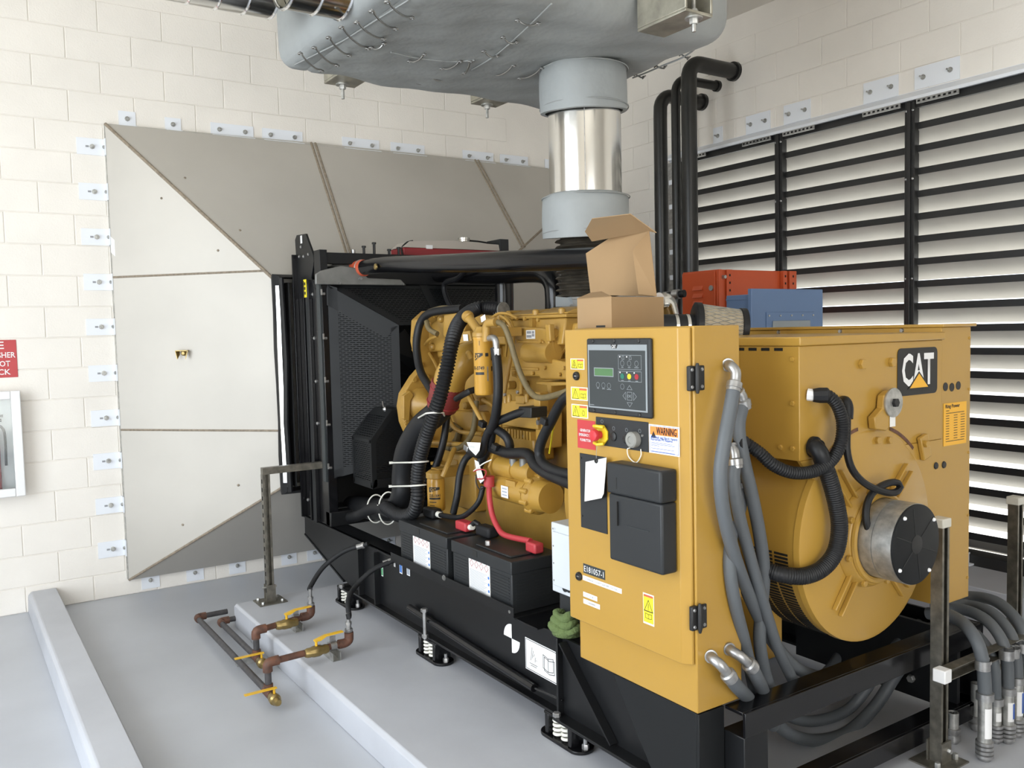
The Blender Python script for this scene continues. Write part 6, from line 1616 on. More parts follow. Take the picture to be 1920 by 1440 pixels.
# ---- starter motor
st_ = thing('starter_motor', 'yellow starter motor with solenoid low on the engine side', 'starter', (2.25, 3.35, 1.0))
a, b = V((2.25,3.557,1.021)), V((2.25,3.282,1.018)); zz = (a.z + b.z) / 2
MB().lathe((2.25, a.y, zz), (0, -1, 0), [(0, 0.055), (0.012, 0.062), (0.03, 0.066), (0.30, 0.066), (0.301, 0.062), (0.33, 0.06)], 32).build('motor_body', 'yellow', st_)
c, d = V((2.24,3.508,1.12)), V((2.24,3.272,1.115)); z2 = (c.z + d.z) / 2
MB().lathe((2.24, c.y, z2), (0, -1, 0), [(0, 0.048), (0.15, 0.05), (0.151, 0.044), (0.165, 0.044), (0.166, 0.048), (0.285, 0.05), (0.29, 0.045)], 28).build('solenoid', 'yellow', st_)
m = MB().prism([(2.205, c.y + 0.004, z2 + 0.065), (2.27, c.y + 0.004, z2 + 0.065), (2.30, c.y + 0.004, z2), (2.27, c.y + 0.004, z2 - 0.075), (2.205, c.y + 0.004, z2 - 0.075), (2.175, c.y + 0.004, z2)], (0, 0.014, 0)); m.build('solenoid_flange', 'yellow', st_, bevel=0.004)
yn = a.y - 0.33
m = MB().lathe((2.25, yn, zz), (0, -1, 0), [(0, 0.06), (0.008, 0.088), (0.03, 0.09), (0.045, 0.075), (0.12, 0.07)], 32); m.build('nose_housing', 'yellow', st_)
for k in range(5):
    t = PI * 0.5 + k * 0.62
    MB().lathe((2.25 + 0.083 * math.cos(t), yn + 0.004, zz + 0.083 * math.sin(t)), (0, -1, 0), [(0, 0.014), (0.04, 0.014), (0.046, 0.008)], 10).build('nose_bolt', 'yellow', st_)
m = MB().box((2.19, c.y - 0.20, z2 - 0.065), (2.205, c.y - 0.12, z2 - 0.045)); m.box((2.19, c.y - 0.20, z2 - 0.10), (2.1945, c.y - 0.12, z2 - 0.065)); m.build('relay_bracket', EY, st_)
q = V((2.183,3.387,1.016)); lb = MB().obox(q, (0, 1, 0), (0, 0, 1), (1, 0, 0), 0.06, 0.055, 0.001).build('data_label', 'paper', st_)
for k in range(3): MB().obox(q + V((-0.001, 0, 0.015 - k * 0.015)), (0, 1, 0), (0, 0, 1), (1, 0, 0), 0.04, 0.006, 0.0006).build('printed_row', 'label_grey', lb)
for q in [(2.22,3.361,1.149),(2.22,3.276,1.152)]: MB().lathe(q, UP, [(-0.02, 0.02), (0.03, 0.02), (0.032, 0.014), (0.045, 0.014)], 14).build('terminal_post', 'cast_grey', st_)

# ================================================================ hoses
def hose_thing(name, label, pts, r, mt, corr=False, group=None, pitch=0.014, n=12, cat='hose', depth=0.10):
    m = MB()
    if corr: m.corr(pts, r, pitch, n=n, depth=depth)
    else: m.hose(pts, r, n)
    o = m.build(name, mt, sharp=1.2)
    tag(o, label, cat, group)
    return o


h1 = thing('radiator_hose', 'thick smooth black air hose with red coupling below the intake elbow', 'hose', (2.12, 4.1, 0.75))
hp1 = [(2.19,3.977,1.383),(2.17,4.03,1.336),(2.14,4.141,1.261),(2.12,4.263,1.127),(2.12,4.318,0.987),(2.12,4.332,0.88),(2.12,4.433,0.783),(2.15,4.716,0.724),(2.22,5.198,0.655),(2.28,5.731,0.582)]
MB().hose(hp1, 0.066, 24).build('hose_body', 'rubber', h1)
a, b = V((2.2,3.925,1.505)), V((2.19,3.989,1.374))
cpl = MB().lathe(a, b - a, [(0, 0.088), (0.01, 0.09), ((b - a).length - 0.02, 0.082), ((b - a).length, 0.078)], 32).build('silicone_coupling', 'red_hose', h1)
for t in (0.22, 0.80):
    c = a.lerp(b, t); MB().ring(c, b - a, 0.0895 - 0.006 * t, 0.004, 32, 6).build('hose_clamp', 'red_dark', cpl)
    e = V((-0.8, -0.55, 0)); MB().obox(c + e * 0.088, e.cross(b - a), b - a, e, 0.03, 0.022, 0.012).build('clamp_screw', 'zinc', cpl)
h2p = [(2.42,3.754,1.881),(2.38,3.861,1.893),(2.3,3.863,1.869),(2.2,3.803,1.814),(2.12,3.733,1.725),(2.075,3.713,1.595),(2.045,3.731,1.465),(2.03,3.787,1.352),(2.02,3.842,1.26),(2.015,3.909,1.138),(2.015,3.946,1.018),(2.015,3.953,0.92),(2.015,4.018,0.835),(2.015,4.177,0.797),(2.03,4.381,0.809)]
hose_thing('corrugated_hose', 'ribbed black hose arching from the valve cover down to the skid', h2p, 0.0385, 'rubber', True, pitch=0.0165, depth=0.2, n=16)
hose_thing('lower_hose', 'soft black hose sagging left toward the radiator foot', [(2.04,4.316,0.782),(2.06,4.518,0.777),(2.08,4.69,0.738),(2.12,5.027,0.634),(2.16,5.437,0.56),(2.2,5.834,0.538)], 0.034, 'rubber_soft', n=14)
m = MB().lathe((2.43,3.759,1.878), (-0.1, 1, 0), [(-0.02, 0.04), (0.02, 0.042), (0.021, 0.038), (0.035, 0.038)], 24).build('hose_clamp', 'galv'); tag(m, 'steel clamp on the end of the ribbed hose at the valve cover', 'clamp')
hose_thing('breather_line', 'plain black hose looping down past the front gear housing', [(2.4,4.11,1.896),(2.36,4.242,1.892),(2.32,4.343,1.877),(2.3,4.412,1.825),(2.28,4.426,1.722),(2.27,4.4,1.626),(2.26,4.34,1.543),(2.25,4.243,1.481),(2.22,4.111,1.43)], 0.023, 'rubber')
hose_thing('oil_drain_hose', 'plain black hose running down behind the ribbed hose to the oil filter', [(2.28,4.095,1.317),(2.26,4.096,1.203),(2.24,4.119,1.101),(2.22,4.16,1.01),(2.22,4.238,0.956)], 0.020, 'rubber')
hose_thing('cooler_hose', 'thin black hose dropping from the engine harness to the batteries', [(2.22,3.723,1.164),(2.2,3.776,1.123),(2.17,3.782,1.049),(2.15,3.78,0.943),(2.14,3.806,0.852)], 0.018, 'rubber')
hose_thing('fuel_supply_hose', 'black fuel hose hanging from the steel elbow beside the fuel filter', [(2.13,3.357,1.694),(2.13,3.342,1.626),(2.13,3.337,1.54),(2.13,3.345,1.454),(2.14,3.388,1.364),(2.15,3.444,1.302)], 0.0225, 'rubber')
m = MB().tube(spline([(2.14,3.417,1.738),(2.13,3.364,1.738),(2.13,3.347,1.718),(2.13,3.344,1.67)], 0.008), 0.0155, 12); m.lathe((2.13,3.344,1.67), (0, 0, 1), [(-0.01, 0.02), (0.02, 0.021)], 6)
tag(m.build('hose_elbow', 'zinc'), 'bright steel elbow fitting on top of the black fuel hose', 'fitting')
hose_thing('tan_fuel_line', 'tan sleeved fuel line curving from filter head to the cabinet', [(2.16,3.38,1.811),(2.17,3.342,1.796),(2.18,3.311,1.734),(2.19,3.282,1.644),(2.2,3.24,1.552),(2.2,3.17,1.488),(2.19,3.083,1.474),(2.16,2.936,1.495),(2.12,2.772,1.527)], 0.0135, 'tan_hose')
hose_thing('tan_oil_line', 'tan sleeved line bending under the fuel filter toward the block', [(2.33,3.867,1.408),(2.31,3.855,1.304),(2.3,3.874,1.233),(2.3,3.955,1.172),(2.31,4.076,1.136),(2.33,4.232,1.13)], 0.0145, 'tan_hose')
hose_thing('tan_breather_line', 'short tan line at the top front of the engine', [(2.32,4.372,1.836),(2.31,4.342,1.805),(2.31,4.305,1.781),(2.32,4.25,1.762)], 0.015, 'tan_hose')
hose_thing('tan_top_line', 'tan line over the gear housing beside the black breather hose', [(2.34,4.367,1.89),(2.36,4.253,1.904),(2.4,4.145,1.894)], 0.016, 'tan_hose')

# wiring harness
hw = thing('wiring_harness', 'black taped wiring harness spread across the side of the engine', 'wiring', (2.16, 3.4, 1.05))
for pts, r in (([(2.22,3.232,1.406),(2.2,3.298,1.388),(2.18,3.358,1.366),(2.16,3.411,1.344),(2.15,3.453,1.306),(2.15,3.494,1.254),(2.16,3.522,1.212),(2.17,3.579,1.174),(2.18,3.656,1.17),(2.19,3.714,1.174)], 0.020),
               ([(2.16,3.449,1.32),(2.17,3.401,1.303),(2.18,3.353,1.277),(2.19,3.343,1.237),(2.2,3.369,1.203)], 0.021),
               ([(2.2,3.566,1.219),(2.19,3.464,1.21),(2.18,3.334,1.204),(2.17,3.188,1.22),(2.16,3.128,1.209),(2.15,3.082,1.182),(2.13,2.971,1.163),(2.11,2.85,1.156),(2.09,2.734,1.152)], 0.026),
               ([(2.08,2.71,1.519),(2.1,2.796,1.49),(2.11,2.855,1.449),(2.12,2.907,1.4),(2.13,2.977,1.333),(2.13,3.014,1.277),(2.13,3.02,1.231),(2.12,2.968,1.198),(2.11,2.867,1.185),(2.09,2.733,1.19)], 0.022),
               ([(2.17,3.451,1.32),(2.18,3.495,1.238),(2.19,3.552,1.18),(2.2,3.631,1.112)], 0.019),
               ([(2.19,3.586,1.189),(2.18,3.603,1.123),(2.18,3.586,1.073),(2.18,3.563,1.036)], 0.015)):
    MB().hose(pts, r, 12).build('loom', 'rubber', hw)
m = MB().prism([(2.2,3.279,1.424),(2.2,3.177,1.425),(2.2,3.179,1.377),(2.2,3.29,1.372)], (0.09, 0, 0)); m.build('connector', 'ink', hw, bevel=0.004)
for q, mt in (((2.18,3.712,1.191), 'zinc'), ((2.1,2.933,1.389), 'rubber'), ((2.16,3.531,1.327), 'rubber'), ((2.16,3.416,1.227), 'rubber')):
    MB().obox(q, (0, 1, 0.3), (0, -0.3, 1), (1, 0, 0), 0.04, 0.03, 0.03).build('plug', mt, hw, bevel=0.004)
m = MB().tube([(2.18,3.816,1.431),(2.18,3.745,1.456),(2.2,3.716,1.473),(2.24,3.714,1.481)], 0.016, 10); m.build('sensor_plug', 'ink', hw)
# notice tag
nt_ = thing('notice_tag', 'white folded paper notice tag wired to the engine harness', 'tag', (2.13,3.562,1.19))
q = [(2.135,3.644,1.231),(2.125,3.497,1.243),(2.12,3.501,1.205),(2.12,3.536,1.178),(2.13,3.612,1.2)]; MB().sheet(q, 0.001).build('tag_card', 'paper', nt_)
text(nt_, 'NOTICE', V((2.12,3.564,1.217)) + V((-0.006, 0, 0)), (0.25, -1, 0), UP, 0.010, 'ink_grey', wid=0.04)
q = [(2.13,3.564,1.153),(2.125,3.521,1.149),(2.12,3.464,1.069),(2.12,3.499,1.049),(2.125,3.535,1.072)]; MB().sheet(q, 0.001).build('tag_tail', 'paper', nt_)
for pts, mt, r in (([(2.1,3.526,1.107),(2.1,3.442,1.15),(2.12,3.393,1.174)], 'nylon_white', 0.003), ([(2.1,3.527,1.104),(2.1,3.467,1.122),(2.11,3.427,1.116),(2.11,3.457,1.079),(2.11,3.515,1.069)], 'red_cable', 0.003), ([(2.1,3.503,1.092),(2.1,3.505,1.053),(2.1,3.472,1.025),(2.12,3.465,1.039)], 'ink', 0.003)):
    MB().hose(pts, r, 6, 0.01).build('tie_wire', mt, nt_)

# battery cables
zb_top = SZ1 + 0.0085 + BHT
rc = thing('positive_cable', 'red battery cable from starter down to the nearer battery', 'cable', (2.1, 3.2, zb_top))
e2 = V((2.12, yb2 - BL / 2 + 0.05, zb_top + 0.03))
MB().hose([(2.16,3.486,1.049),(2.14,3.453,0.979),(2.13,3.416,0.91),(2.12,3.352,0.86),(2.11,3.274,0.841)] + [tuple(e2 + V((0, 0.03, 0.02)))], 0.0135, 12).build('cable_run', 'red_cable', rc)
MB().cyl((2.16,3.485,1.08), (2.16,3.487,1.031), 0.026, n=14).build('terminal_boot', 'red_cable', rc)
MB().obox(e2, (0, 1, 0), (1, 0, 0), UP, 0.075, 0.05, 0.045).build('battery_clamp', 'red_cable', rc, bevel=0.008)
nc = thing('negative_cable', 'black battery cable curving from the engine to the farther battery', 'cable', (2.1, 3.9, zb_top))
p1 = V((2.12, yb2 + 0.555 + BL / 2 - 0.07, zb_top + 0.03))
MB().hose([(2.17,3.557,1.02),(2.15,3.568,0.948),(2.13,3.628,0.888),(2.12,3.717,0.848)] + [tuple(p1 + V((0, -0.08, 0.0))), tuple(p1)], 0.0135, 12).build('cable_run', 'rubber', nc)
MB().obox(p1, (0, 1, 0), (1, 0, 0), UP, 0.11, 0.06, 0.05).build('battery_clamp', 'rubber_soft', nc, bevel=0.01)
MB().cyl(p1 + V((0, -0.06, 0)), p1 + V((0, -0.09, 0)), 0.016, n=12).build('cable_sleeve', 'nylon_white', nc)
lc = thing('link_cable', 'short black battery link with red and black covers between the two batteries', 'cable', (2.12, yb2 + 0.28, zb_top))
pr = V((2.10, yb2 + 0.555 - BL / 2 + 0.06, zb_top + 0.028)); pk = V((2.12, yb2 + BL / 2 - 0.06, zb_top + 0.03))
MB().obox(pr, (0, 1, 0), (1, 0, 0), UP, 0.10, 0.055, 0.045).build('red_cover', 'red_cable', lc, bevel=0.008)
MB().obox(pk, (0, 1, 0), (1, 0, 0), UP, 0.12, 0.065, 0.05).build('black_cover', 'rubber_soft', lc, bevel=0.012)
MB().hose([pr + V((0, -0.05, 0)), pr.lerp(pk, 0.5) + V((0, 0, 0.03)), pk + V((0, 0.055, 0.005))], 0.0125, 10).build('cable_run', 'rubber', lc)
MB().cyl(pr + V((0, -0.05, 0)), pr + V((0, -0.075, 0.006)), 0.015, n=12).build('cable_sleeve', 'nylon_white', lc)
nt2 = MB().hexa((1.99,3.234,0.823), UP, 0.012, 0.02); tag(nt2.build('terminal_nut', 'zinc'), 'loose steel terminal nut on top of the nearer battery', 'nut')

# cable ties round the two hoses
def tie(c, d, rx, ry, label):
    x, y, z = frame_of(d); c = V(c); pts = []
    for k in range(33):
        a = 2 * PI * k / 32; pts.append(c + x * rx * math.cos(a) + y * ry * math.sin(a))
    m = MB().tube(pts, 0.0042, 6, caps=False)
    f = max(pts, key=lambda p: -p.x * 0.8 - p.y * 0.6)
    m.obox(f, (0, 1, 0), UP, (1, 0, 0), 0.016, 0.014, 0.014)
    tag(m.build('cable_tie', 'nylon_white', sharp=1.0), label, 'cable tie', 'white cable ties on the hoses')


def tie2(a, b, ra, rb, label):
    """band round two parallel tubes a and b (points on their axes), stadium shaped, in the plane normal to up-ish"""
    a = V(a); b = V(b); d = (b - a); L = d.length; d.normalize(); up = V(UP); s = d.cross(up).normalized()
    pts = []
    for k in range(13):
        t = PI / 2 + PI * k / 12; pts.append(a + d * (ra * math.cos(t)) + s * (ra * math.sin(t)))
    for k in range(13):
        t = -PI / 2 + PI * k / 12; pts.append(b + d * (rb * math.cos(t)) + s * (rb * math.sin(t)))
    pts.append(pts[0])
    dense = []
    for p, q in zip(pts, pts[1:]): dense += [p, p.lerp(q, 0.5)]
    dense.append(pts[0])
    m = MB().tube(dense, 0.0046, 6, caps=False)
    f = min(pts, key=lambda p: p.x * 0.83 - p.y * 0.55); m.obox(f, d, s, up, 0.016, 0.016, 0.014)
    tag(m.build('cable_tie', 'nylon_white', sharp=1.0), label, 'cable tie', 'white cable ties on the hoses')


tie2((2.165,4.057,1.32), (2.035,3.779,1.371), 0.071, 0.044, 'topmost white cable tie binding ribbed and smooth hose under the red coupling')
tie2((2.12,4.313,1.059), (2.015,3.916,1.115), 0.071, 0.043, 'white cable tie round both hoses, second from the top')
tie2((2.12,4.329,0.925), (2.015,3.948,0.99), 0.071, 0.043, 'white cable tie round both hoses, third from the top')
tie((2.09,4.469,0.778), (0.2, 1, 0.1), 0.055, 0.095, 'white cable tie at the bottom bend of the thick hose')
tie((2.13,4.725,0.729), (0.15, 1, 0.05), 0.055, 0.085, 'lowest and leftmost white cable tie on the hoses')

# ---- air filter behind the cabinet
af = thing('air_filter', 'conical air filter with expanded mesh body behind the cabinet', 'filter', (2.902,2.72,1.777))
a, b = V((2.779,2.72,1.77)), V((2.932,2.62,1.756))
d = (b - a); L = d.length
MB().lathe(a, d, [(0, 0.098), (L, 0.082)], 36, False, False).build('mesh_body', 'filter_mesh', af)
for t, r in ((-0.02, 0.105), (L - 0.005, 0.09)): MB().lathe(a + d.normalized() * t, d, [(0, r - 0.01), (0.004, r), (0.028, r), (0.03, r - 0.02)], 36).build('end_cap', 'rubber', af)
fmx = MB(); k = 0
for i in range(30):
    for s in (-1, 1):
        pts = []
        for j in range(7):
            t = j / 6; ang = 2 * PI * i / 30 + s * t * 0.6; x, y, z = frame_of(d)
            r = 0.0985 + (0.0825 - 0.0985) * t; pts.append(a + d * t + (x * math.cos(ang) + y * math.sin(ang)) * r)
        fmx.tube(pts, 0.0016, 4)
o = fmx.build('expanded_mesh', 'galv', af); o['kind'] = 'stuff'
c0 = a - d.normalized() * 0.02; c1 = V((2.633,2.8,1.774))
MB().tube([c0, c0.lerp(c1, 0.4), c1], 0.052, 20).build('rubber_boot', 'rubber', af)
for t in (0.15, 0.5): c = c0.lerp(c1, t); MB().lathe(c, c1 - c0, [(0, 0.054), (0.014, 0.054)], 24).build('boot_clamp', 'bright_steel', af)
MB().tube([(2.768,2.78,1.811),(2.775,2.78,1.794),(2.781,2.78,1.771)], 0.022, 12).build('service_gauge', 'rubber', af)
el2 = thing('turbo_elbow', 'shiny bent metal elbow behind the cardboard carton', 'pipe', (3.061,3.2,1.832))
MB().tube(spline([(3.098,3.3,1.903),(3.15,3.3,1.9),(3.172,3.3,1.848),(3.194,3.3,1.789),(3.194,3.25,1.761)], 0.02), 0.045, 18).build('elbow_tube', 'bright_steel', el2)
MB().tube([(3.6,3.834,1.949),(3.62,3.738,1.958),(3.64,3.662,1.963)], 0.022, 12).build('flex_line', 'rubber', el2)
for q in [(3.6,3.779,1.95),(3.62,3.711,1.96)]: MB().lathe(q, (0.2, -1, 0.05), [(-0.02, 0.028), (0.02, 0.028)], 12).build('line_coupling', 'zinc', el2)
m = MB().sheet([(2.55,3.449,1.933),(2.55,3.362,1.924),(2.6,3.36,1.931),(2.6,3.361,1.882),(2.55,3.451,1.883)], 0.004).build('heat_shield', 'panel_grey'); tag(m, 'small bent grey heat shield between bellows and carton', 'shield')
# ================================================================ grey conduits on the cabinet side


def conduit(name, label, fit, body, r=0.0215, mt='conduit_grey', group='grey flexible conduits', collar=True):
    """fit: elbow path (metal), body: tube path"""
    t = thing(name, label, 'conduit', body[-1], group)
    if fit:
        MB().tube(spline(fit, 0.006), 0.0165, 16).build('elbow_fitting', 'zinc', t)
        d = V(fit[-1]) - V(fit[-2]); e = V(fit[-1])
        MB().lathe(e - d.normalized() * 0.012, d, [(0, 0.019), (0.004, 0.0245), (0.022, 0.0245), (0.023, 0.022), (0.032, 0.022)], 20).build('collar', 'zinc', t)
        d0 = V(fit[0]) - V(fit[1]); MB().lathe(V(fit[0]) - d0.normalized() * 0.008, d0, [(0, 0.017), (0.001, 0.021), (0.008, 0.021)], 20).build('locknut', 'zinc', t)
    MB().hose(body, r, 16).build('flexible_tube', mt, t)
    return t


conduit('flexible_conduit', 'grey flexible conduit from the topmost elbow on the cabinet side', [(2.043,1.874,1.649),(2.022,1.84,1.645),(2.024,1.825,1.629),(2.02,1.822,1.605),(2.013,1.82,1.589)], [(2.013,1.82,1.589),(1.988,1.815,1.513),(1.956,1.81,1.419),(1.941,1.812,1.324),(1.96,1.82,1.214),(2.018,1.84,1.086),(2.108,1.87,0.945),(2.214,1.905,0.81),(2.333,1.93,0.673),(2.481,1.95,0.549),(2.715,1.99,0.44)])
conduit('flexible_conduit', 'grey flexible conduit from the second elbow, right of the topmost one', [(2.09,1.874,1.561),(2.102,1.87,1.549),(2.109,1.87,1.526)], [(2.107,1.87,1.523),(2.081,1.865,1.453),(2.096,1.86,1.351),(2.135,1.86,1.227),(2.18,1.87,1.098),(2.212,1.88,0.968),(2.224,1.9,0.836),(2.224,1.91,0.726),(2.273,1.93,0.598),(2.339,1.95,0.482)], 0.021)
conduit('flexible_conduit', 'grey flexible conduit from the small elbow hidden between the two long ones', [(2.059,1.874,1.394),(2.055,1.86,1.375),(2.054,1.855,1.346)], [(2.054,1.855,1.346),(2.041,1.85,1.291),(2.061,1.85,1.187),(2.102,1.85,1.063),(2.168,1.865,0.927),(2.231,1.88,0.804),(2.297,1.9,0.694),(2.381,1.92,0.579),(2.481,1.95,0.464)], 0.0195)
conduit('flexible_conduit', 'grey flexible conduit hugging the lower edge of the cabinet side', [(2.128,1.9,1.283),(2.133,1.9,1.265)], [(2.133,1.9,1.265),(2.125,1.9,1.188),(2.057,1.875,1.116),(2.03,1.86,1.021),(2.052,1.86,0.898),(2.115,1.88,0.758),(2.181,1.91,0.627),(2.241,1.94,0.511)], 0.0205)
conduit('flexible_conduit', 'grey conduit leaving the lowest elbow near the cabinet foot', [(1.954,1.872,0.745),(1.939,1.845,0.747),(1.945,1.82,0.733),(1.972,1.815,0.698)], [(1.972,1.815,0.698),(2.021,1.83,0.649),(2.126,1.88,0.569),(2.268,1.95,0.454),(2.458,2.05,0.317)], 0.0225)
conduit('flexible_conduit', 'grey conduit leaving the upper of the two elbows near the cabinet foot', [(2.037,1.874,0.75),(2.03,1.85,0.748),(2.041,1.825,0.736),(2.074,1.82,0.704)], [(2.074,1.82,0.704),(2.12,1.835,0.652),(2.215,1.89,0.562),(2.341,1.97,0.436)], 0.0225)
# cables looping under the generator
conduit('floor_conduit', 'grey conduit looping low over the pad under the generator end', None, [(2.471,2.06,0.329),(2.599,2.08,0.229),(2.782,2.1,0.148),(2.967,2.1,0.13),(3.115,2.08,0.202),(3.215,2.05,0.321),(3.337,2.02,0.448),(3.499,2.0,0.533)], 0.024, group='conduits under the generator')
conduit('floor_conduit', 'inner grey conduit crossing under the generator end', None, [(2.582,2.14,0.301),(2.812,2.16,0.194),(3.052,2.16,0.178),(3.174,2.12,0.297),(3.299,2.08,0.439),(3.484,2.05,0.523)], 0.022, group='conduits under the generator')
conduit('floor_conduit', 'dim grey conduit farthest back under the generator barrel', None, [(2.926,2.3,0.23),(3.169,2.35,0.246),(3.371,2.4,0.306),(3.542,2.45,0.355)], 0.022, group='conduits under the generator')

# conduits arching over to the stub-ups on the right
for lab, pts, zf, rr in (('grey conduit arching nearest the strut post into a floor stub', [(3.226,1.92,0.61),(3.22,1.84,0.628),(3.182,1.75,0.622),(3.143,1.68,0.582),(3.148,1.66,0.504),(3.155,1.655,0.393)], 1425, 0.024),
                         ('second grey arching conduit from the strut post', [(3.346,1.98,0.559),(3.403,1.9,0.546),(3.367,1.8,0.527),(3.318,1.72,0.487),(3.312,1.7,0.421),(3.322,1.7,0.314)], 1412, 0.019),
                         ('third grey arching conduit from the strut post', [(3.38,2.0,0.576),(3.422,1.9,0.593),(3.383,1.78,0.593),(3.353,1.7,0.542),(3.359,1.68,0.458),(3.359,1.675,0.355)], 1398, 0.022),
                         ('fourth grey arching conduit from the strut post, near the right edge', [(3.484,2.05,0.57),(3.561,1.95,0.571),(3.508,1.82,0.583),(3.456,1.72,0.541),(3.442,1.69,0.468),(3.437,1.68,0.376)], 1385, 0.022),
                         ('outermost grey arching conduit leaving the right edge of the picture', [(3.569,2.1,0.559),(3.665,2.0,0.575),(3.626,1.86,0.594),(3.558,1.74,0.557),(3.536,1.7,0.486),(3.531,1.69,0.382)], 1372, 0.023)):
    t = conduit('stub_conduit', lab, None, pts, rr, group='conduits arching to the floor stubs')
    e = V(pts[-1]); z0 = 0.1405
    zc = e.z
    MB().lathe((e.x, e.y, zc - 0.025), UP, [(0, rr + 0.002), (0.002, rr + 0.007), (0.028, rr + 0.007), (0.03, rr + 0.002)], 20).build('compression_nut', 'zinc', t)
    MB().lathe((e.x, e.y, z0 + 0.07), UP, [(0, rr), (zc - 0.025 - z0 - 0.07, rr)], 20).build('steel_nipple', 'galv', t)
    prof = [(0.0, rr - 0.004)]
    for k in range(4): prof += [(0.012 + k * 0.016, rr - 0.002), (0.014 + k * 0.016, rr + 0.007), (0.024 + k * 0.016, rr + 0.007), (0.026 + k * 0.016, rr)]
    MB().lathe((e.x, e.y, z0), UP, prof, 20).build('threaded_coupling', 'zinc', t)
    patch(t, (e.x, e.y), rr, FA - 0.5, FA + 0.7, z0 + 0.09, zc - 0.05, 'white', 'tape_wrap')
    if 'third' in lab or 'fourth' in lab: patch(t, (e.x, e.y), rr + 0.0008, FA + 0.35, FA + 1.1, z0 + 0.10, zc - 0.055, 'blue_tape', 'blue_tape')
for lab, (x, y), h in (('short capped steel conduit stub in the pad beside the strut post', (3.193,1.797,0.14)[:2], 0.12), ('taller bare steel conduit stub in the pad, behind the short one', (3.369,1.801,0.14)[:2], 0.19), ('steel conduit stub in the pad farthest behind the strut arm', (3.482,1.824,0.14)[:2], 0.24)):
    t = thing('conduit_stub', lab, 'conduit', (x, y, 0.14), 'bare conduit stubs in the pad')
    MB().lathe((x, y, 0.1405), UP, [(0, 0.02), (0.01, 0.021), (0.012, 0.028), (0.03, 0.028), (0.032, 0.023), (0.04, 0.028), (0.058, 0.028), (0.06, 0.022)], 20).build('coupling', 'zinc', t)
    MB().lathe((x, y, 0.2006), UP, [(0, 0.021), (h - 0.06, 0.021), (h - 0.06, 0.016), (h - 0.07, 0.016)], 20, True, True).build('nipple', 'galv', t)

# strut posts
def strut(mb, c, h, w=0.046, d=0.044):
    x, y, z = c; t = 0.003
    mb.box((x - w / 2, y - d / 2, z), (x - w / 2 + t, y + d / 2, z + h)); mb.box((x + w / 2 - t, y - d / 2, z), (x + w / 2, y + d / 2, z + h)); mb.box((x - w / 2 + t, y + d / 2 - t, z), (x + w / 2 - t, y + d / 2, z + h))
    mb.box((x - w / 2 + t, y - d / 2, z), (x - w / 2 + 0.012, y - d / 2 + t, z + h)); mb.box((x + w / 2 - 0.012, y - d / 2, z), (x + w / 2 - t, y - d / 2 + t, z + h))
    return mb


p = (3.009,1.746,0.14)
t = thing('strut_post', 'dark strut channel post with white cap in front of the exciter cover', 'post', p)
zt = (3.004,1.745,1.021)[2]
strut(MB(), (p[0], p[1], 0.1465), zt - 0.1465).build('channel', 'strut_galv', t)
MB().box((p[0] - 0.028, p[1] - 0.027, zt), (p[0] + 0.028, p[1] + 0.027, zt + 0.034)).build('end_cap', 'ivory', t, bevel=0.004)
m = MB().box((p[0] - 0.08, p[1] - 0.07, 0.1405), (p[0] + 0.08, p[1] + 0.07, 0.1463)); m.box((p[0] - 0.031, p[1] - 0.03, 0.1463), (p[0] + 0.031, p[1] - 0.0235, 0.225)); m.box((p[0] - 0.031, p[1] + 0.0235, 0.1463), (p[0] + 0.031, p[1] + 0.03, 0.225)); m.build('base_plate', 'strut_galv', t)
for sx in (-1, 1): MB().hexa((p[0] + sx * 0.058, p[1] - 0.03, 0.1465), UP, 0.011, 0.02).build('anchor_nut', 'galv', t)
MB().hexa((p[0] + 0.012, p[1] - 0.03, 0.19), YM, 0.010, 0.012).build('bolt', 'galv', t)
p2 = (4.12, 2.03)
t = thing('strut_post', 'strut channel post with white cap at the right edge by the louver', 'post', (p2[0], p2[1], 0.14))
z2t = (4.123,2.03,0.915)[2]
strut(MB(), (p2[0], p2[1], 0.1405), z2t - 0.1405, 0.05, 0.046).build('channel', 'strut_galv', t)
MB().box((p2[0] - 0.031, p2[1] - 0.029, z2t), (p2[0] + 0.031, p2[1] + 0.029, z2t + 0.036)).build('end_cap', 'ivory', t, bevel=0.004)
MB().box((p2[0] - 0.07, p2[1] - 0.06, 0.1402), (p2[0] + 0.07, p2[1] + 0.06, 0.1405)).build('base_plate', 'strut_galv', t)
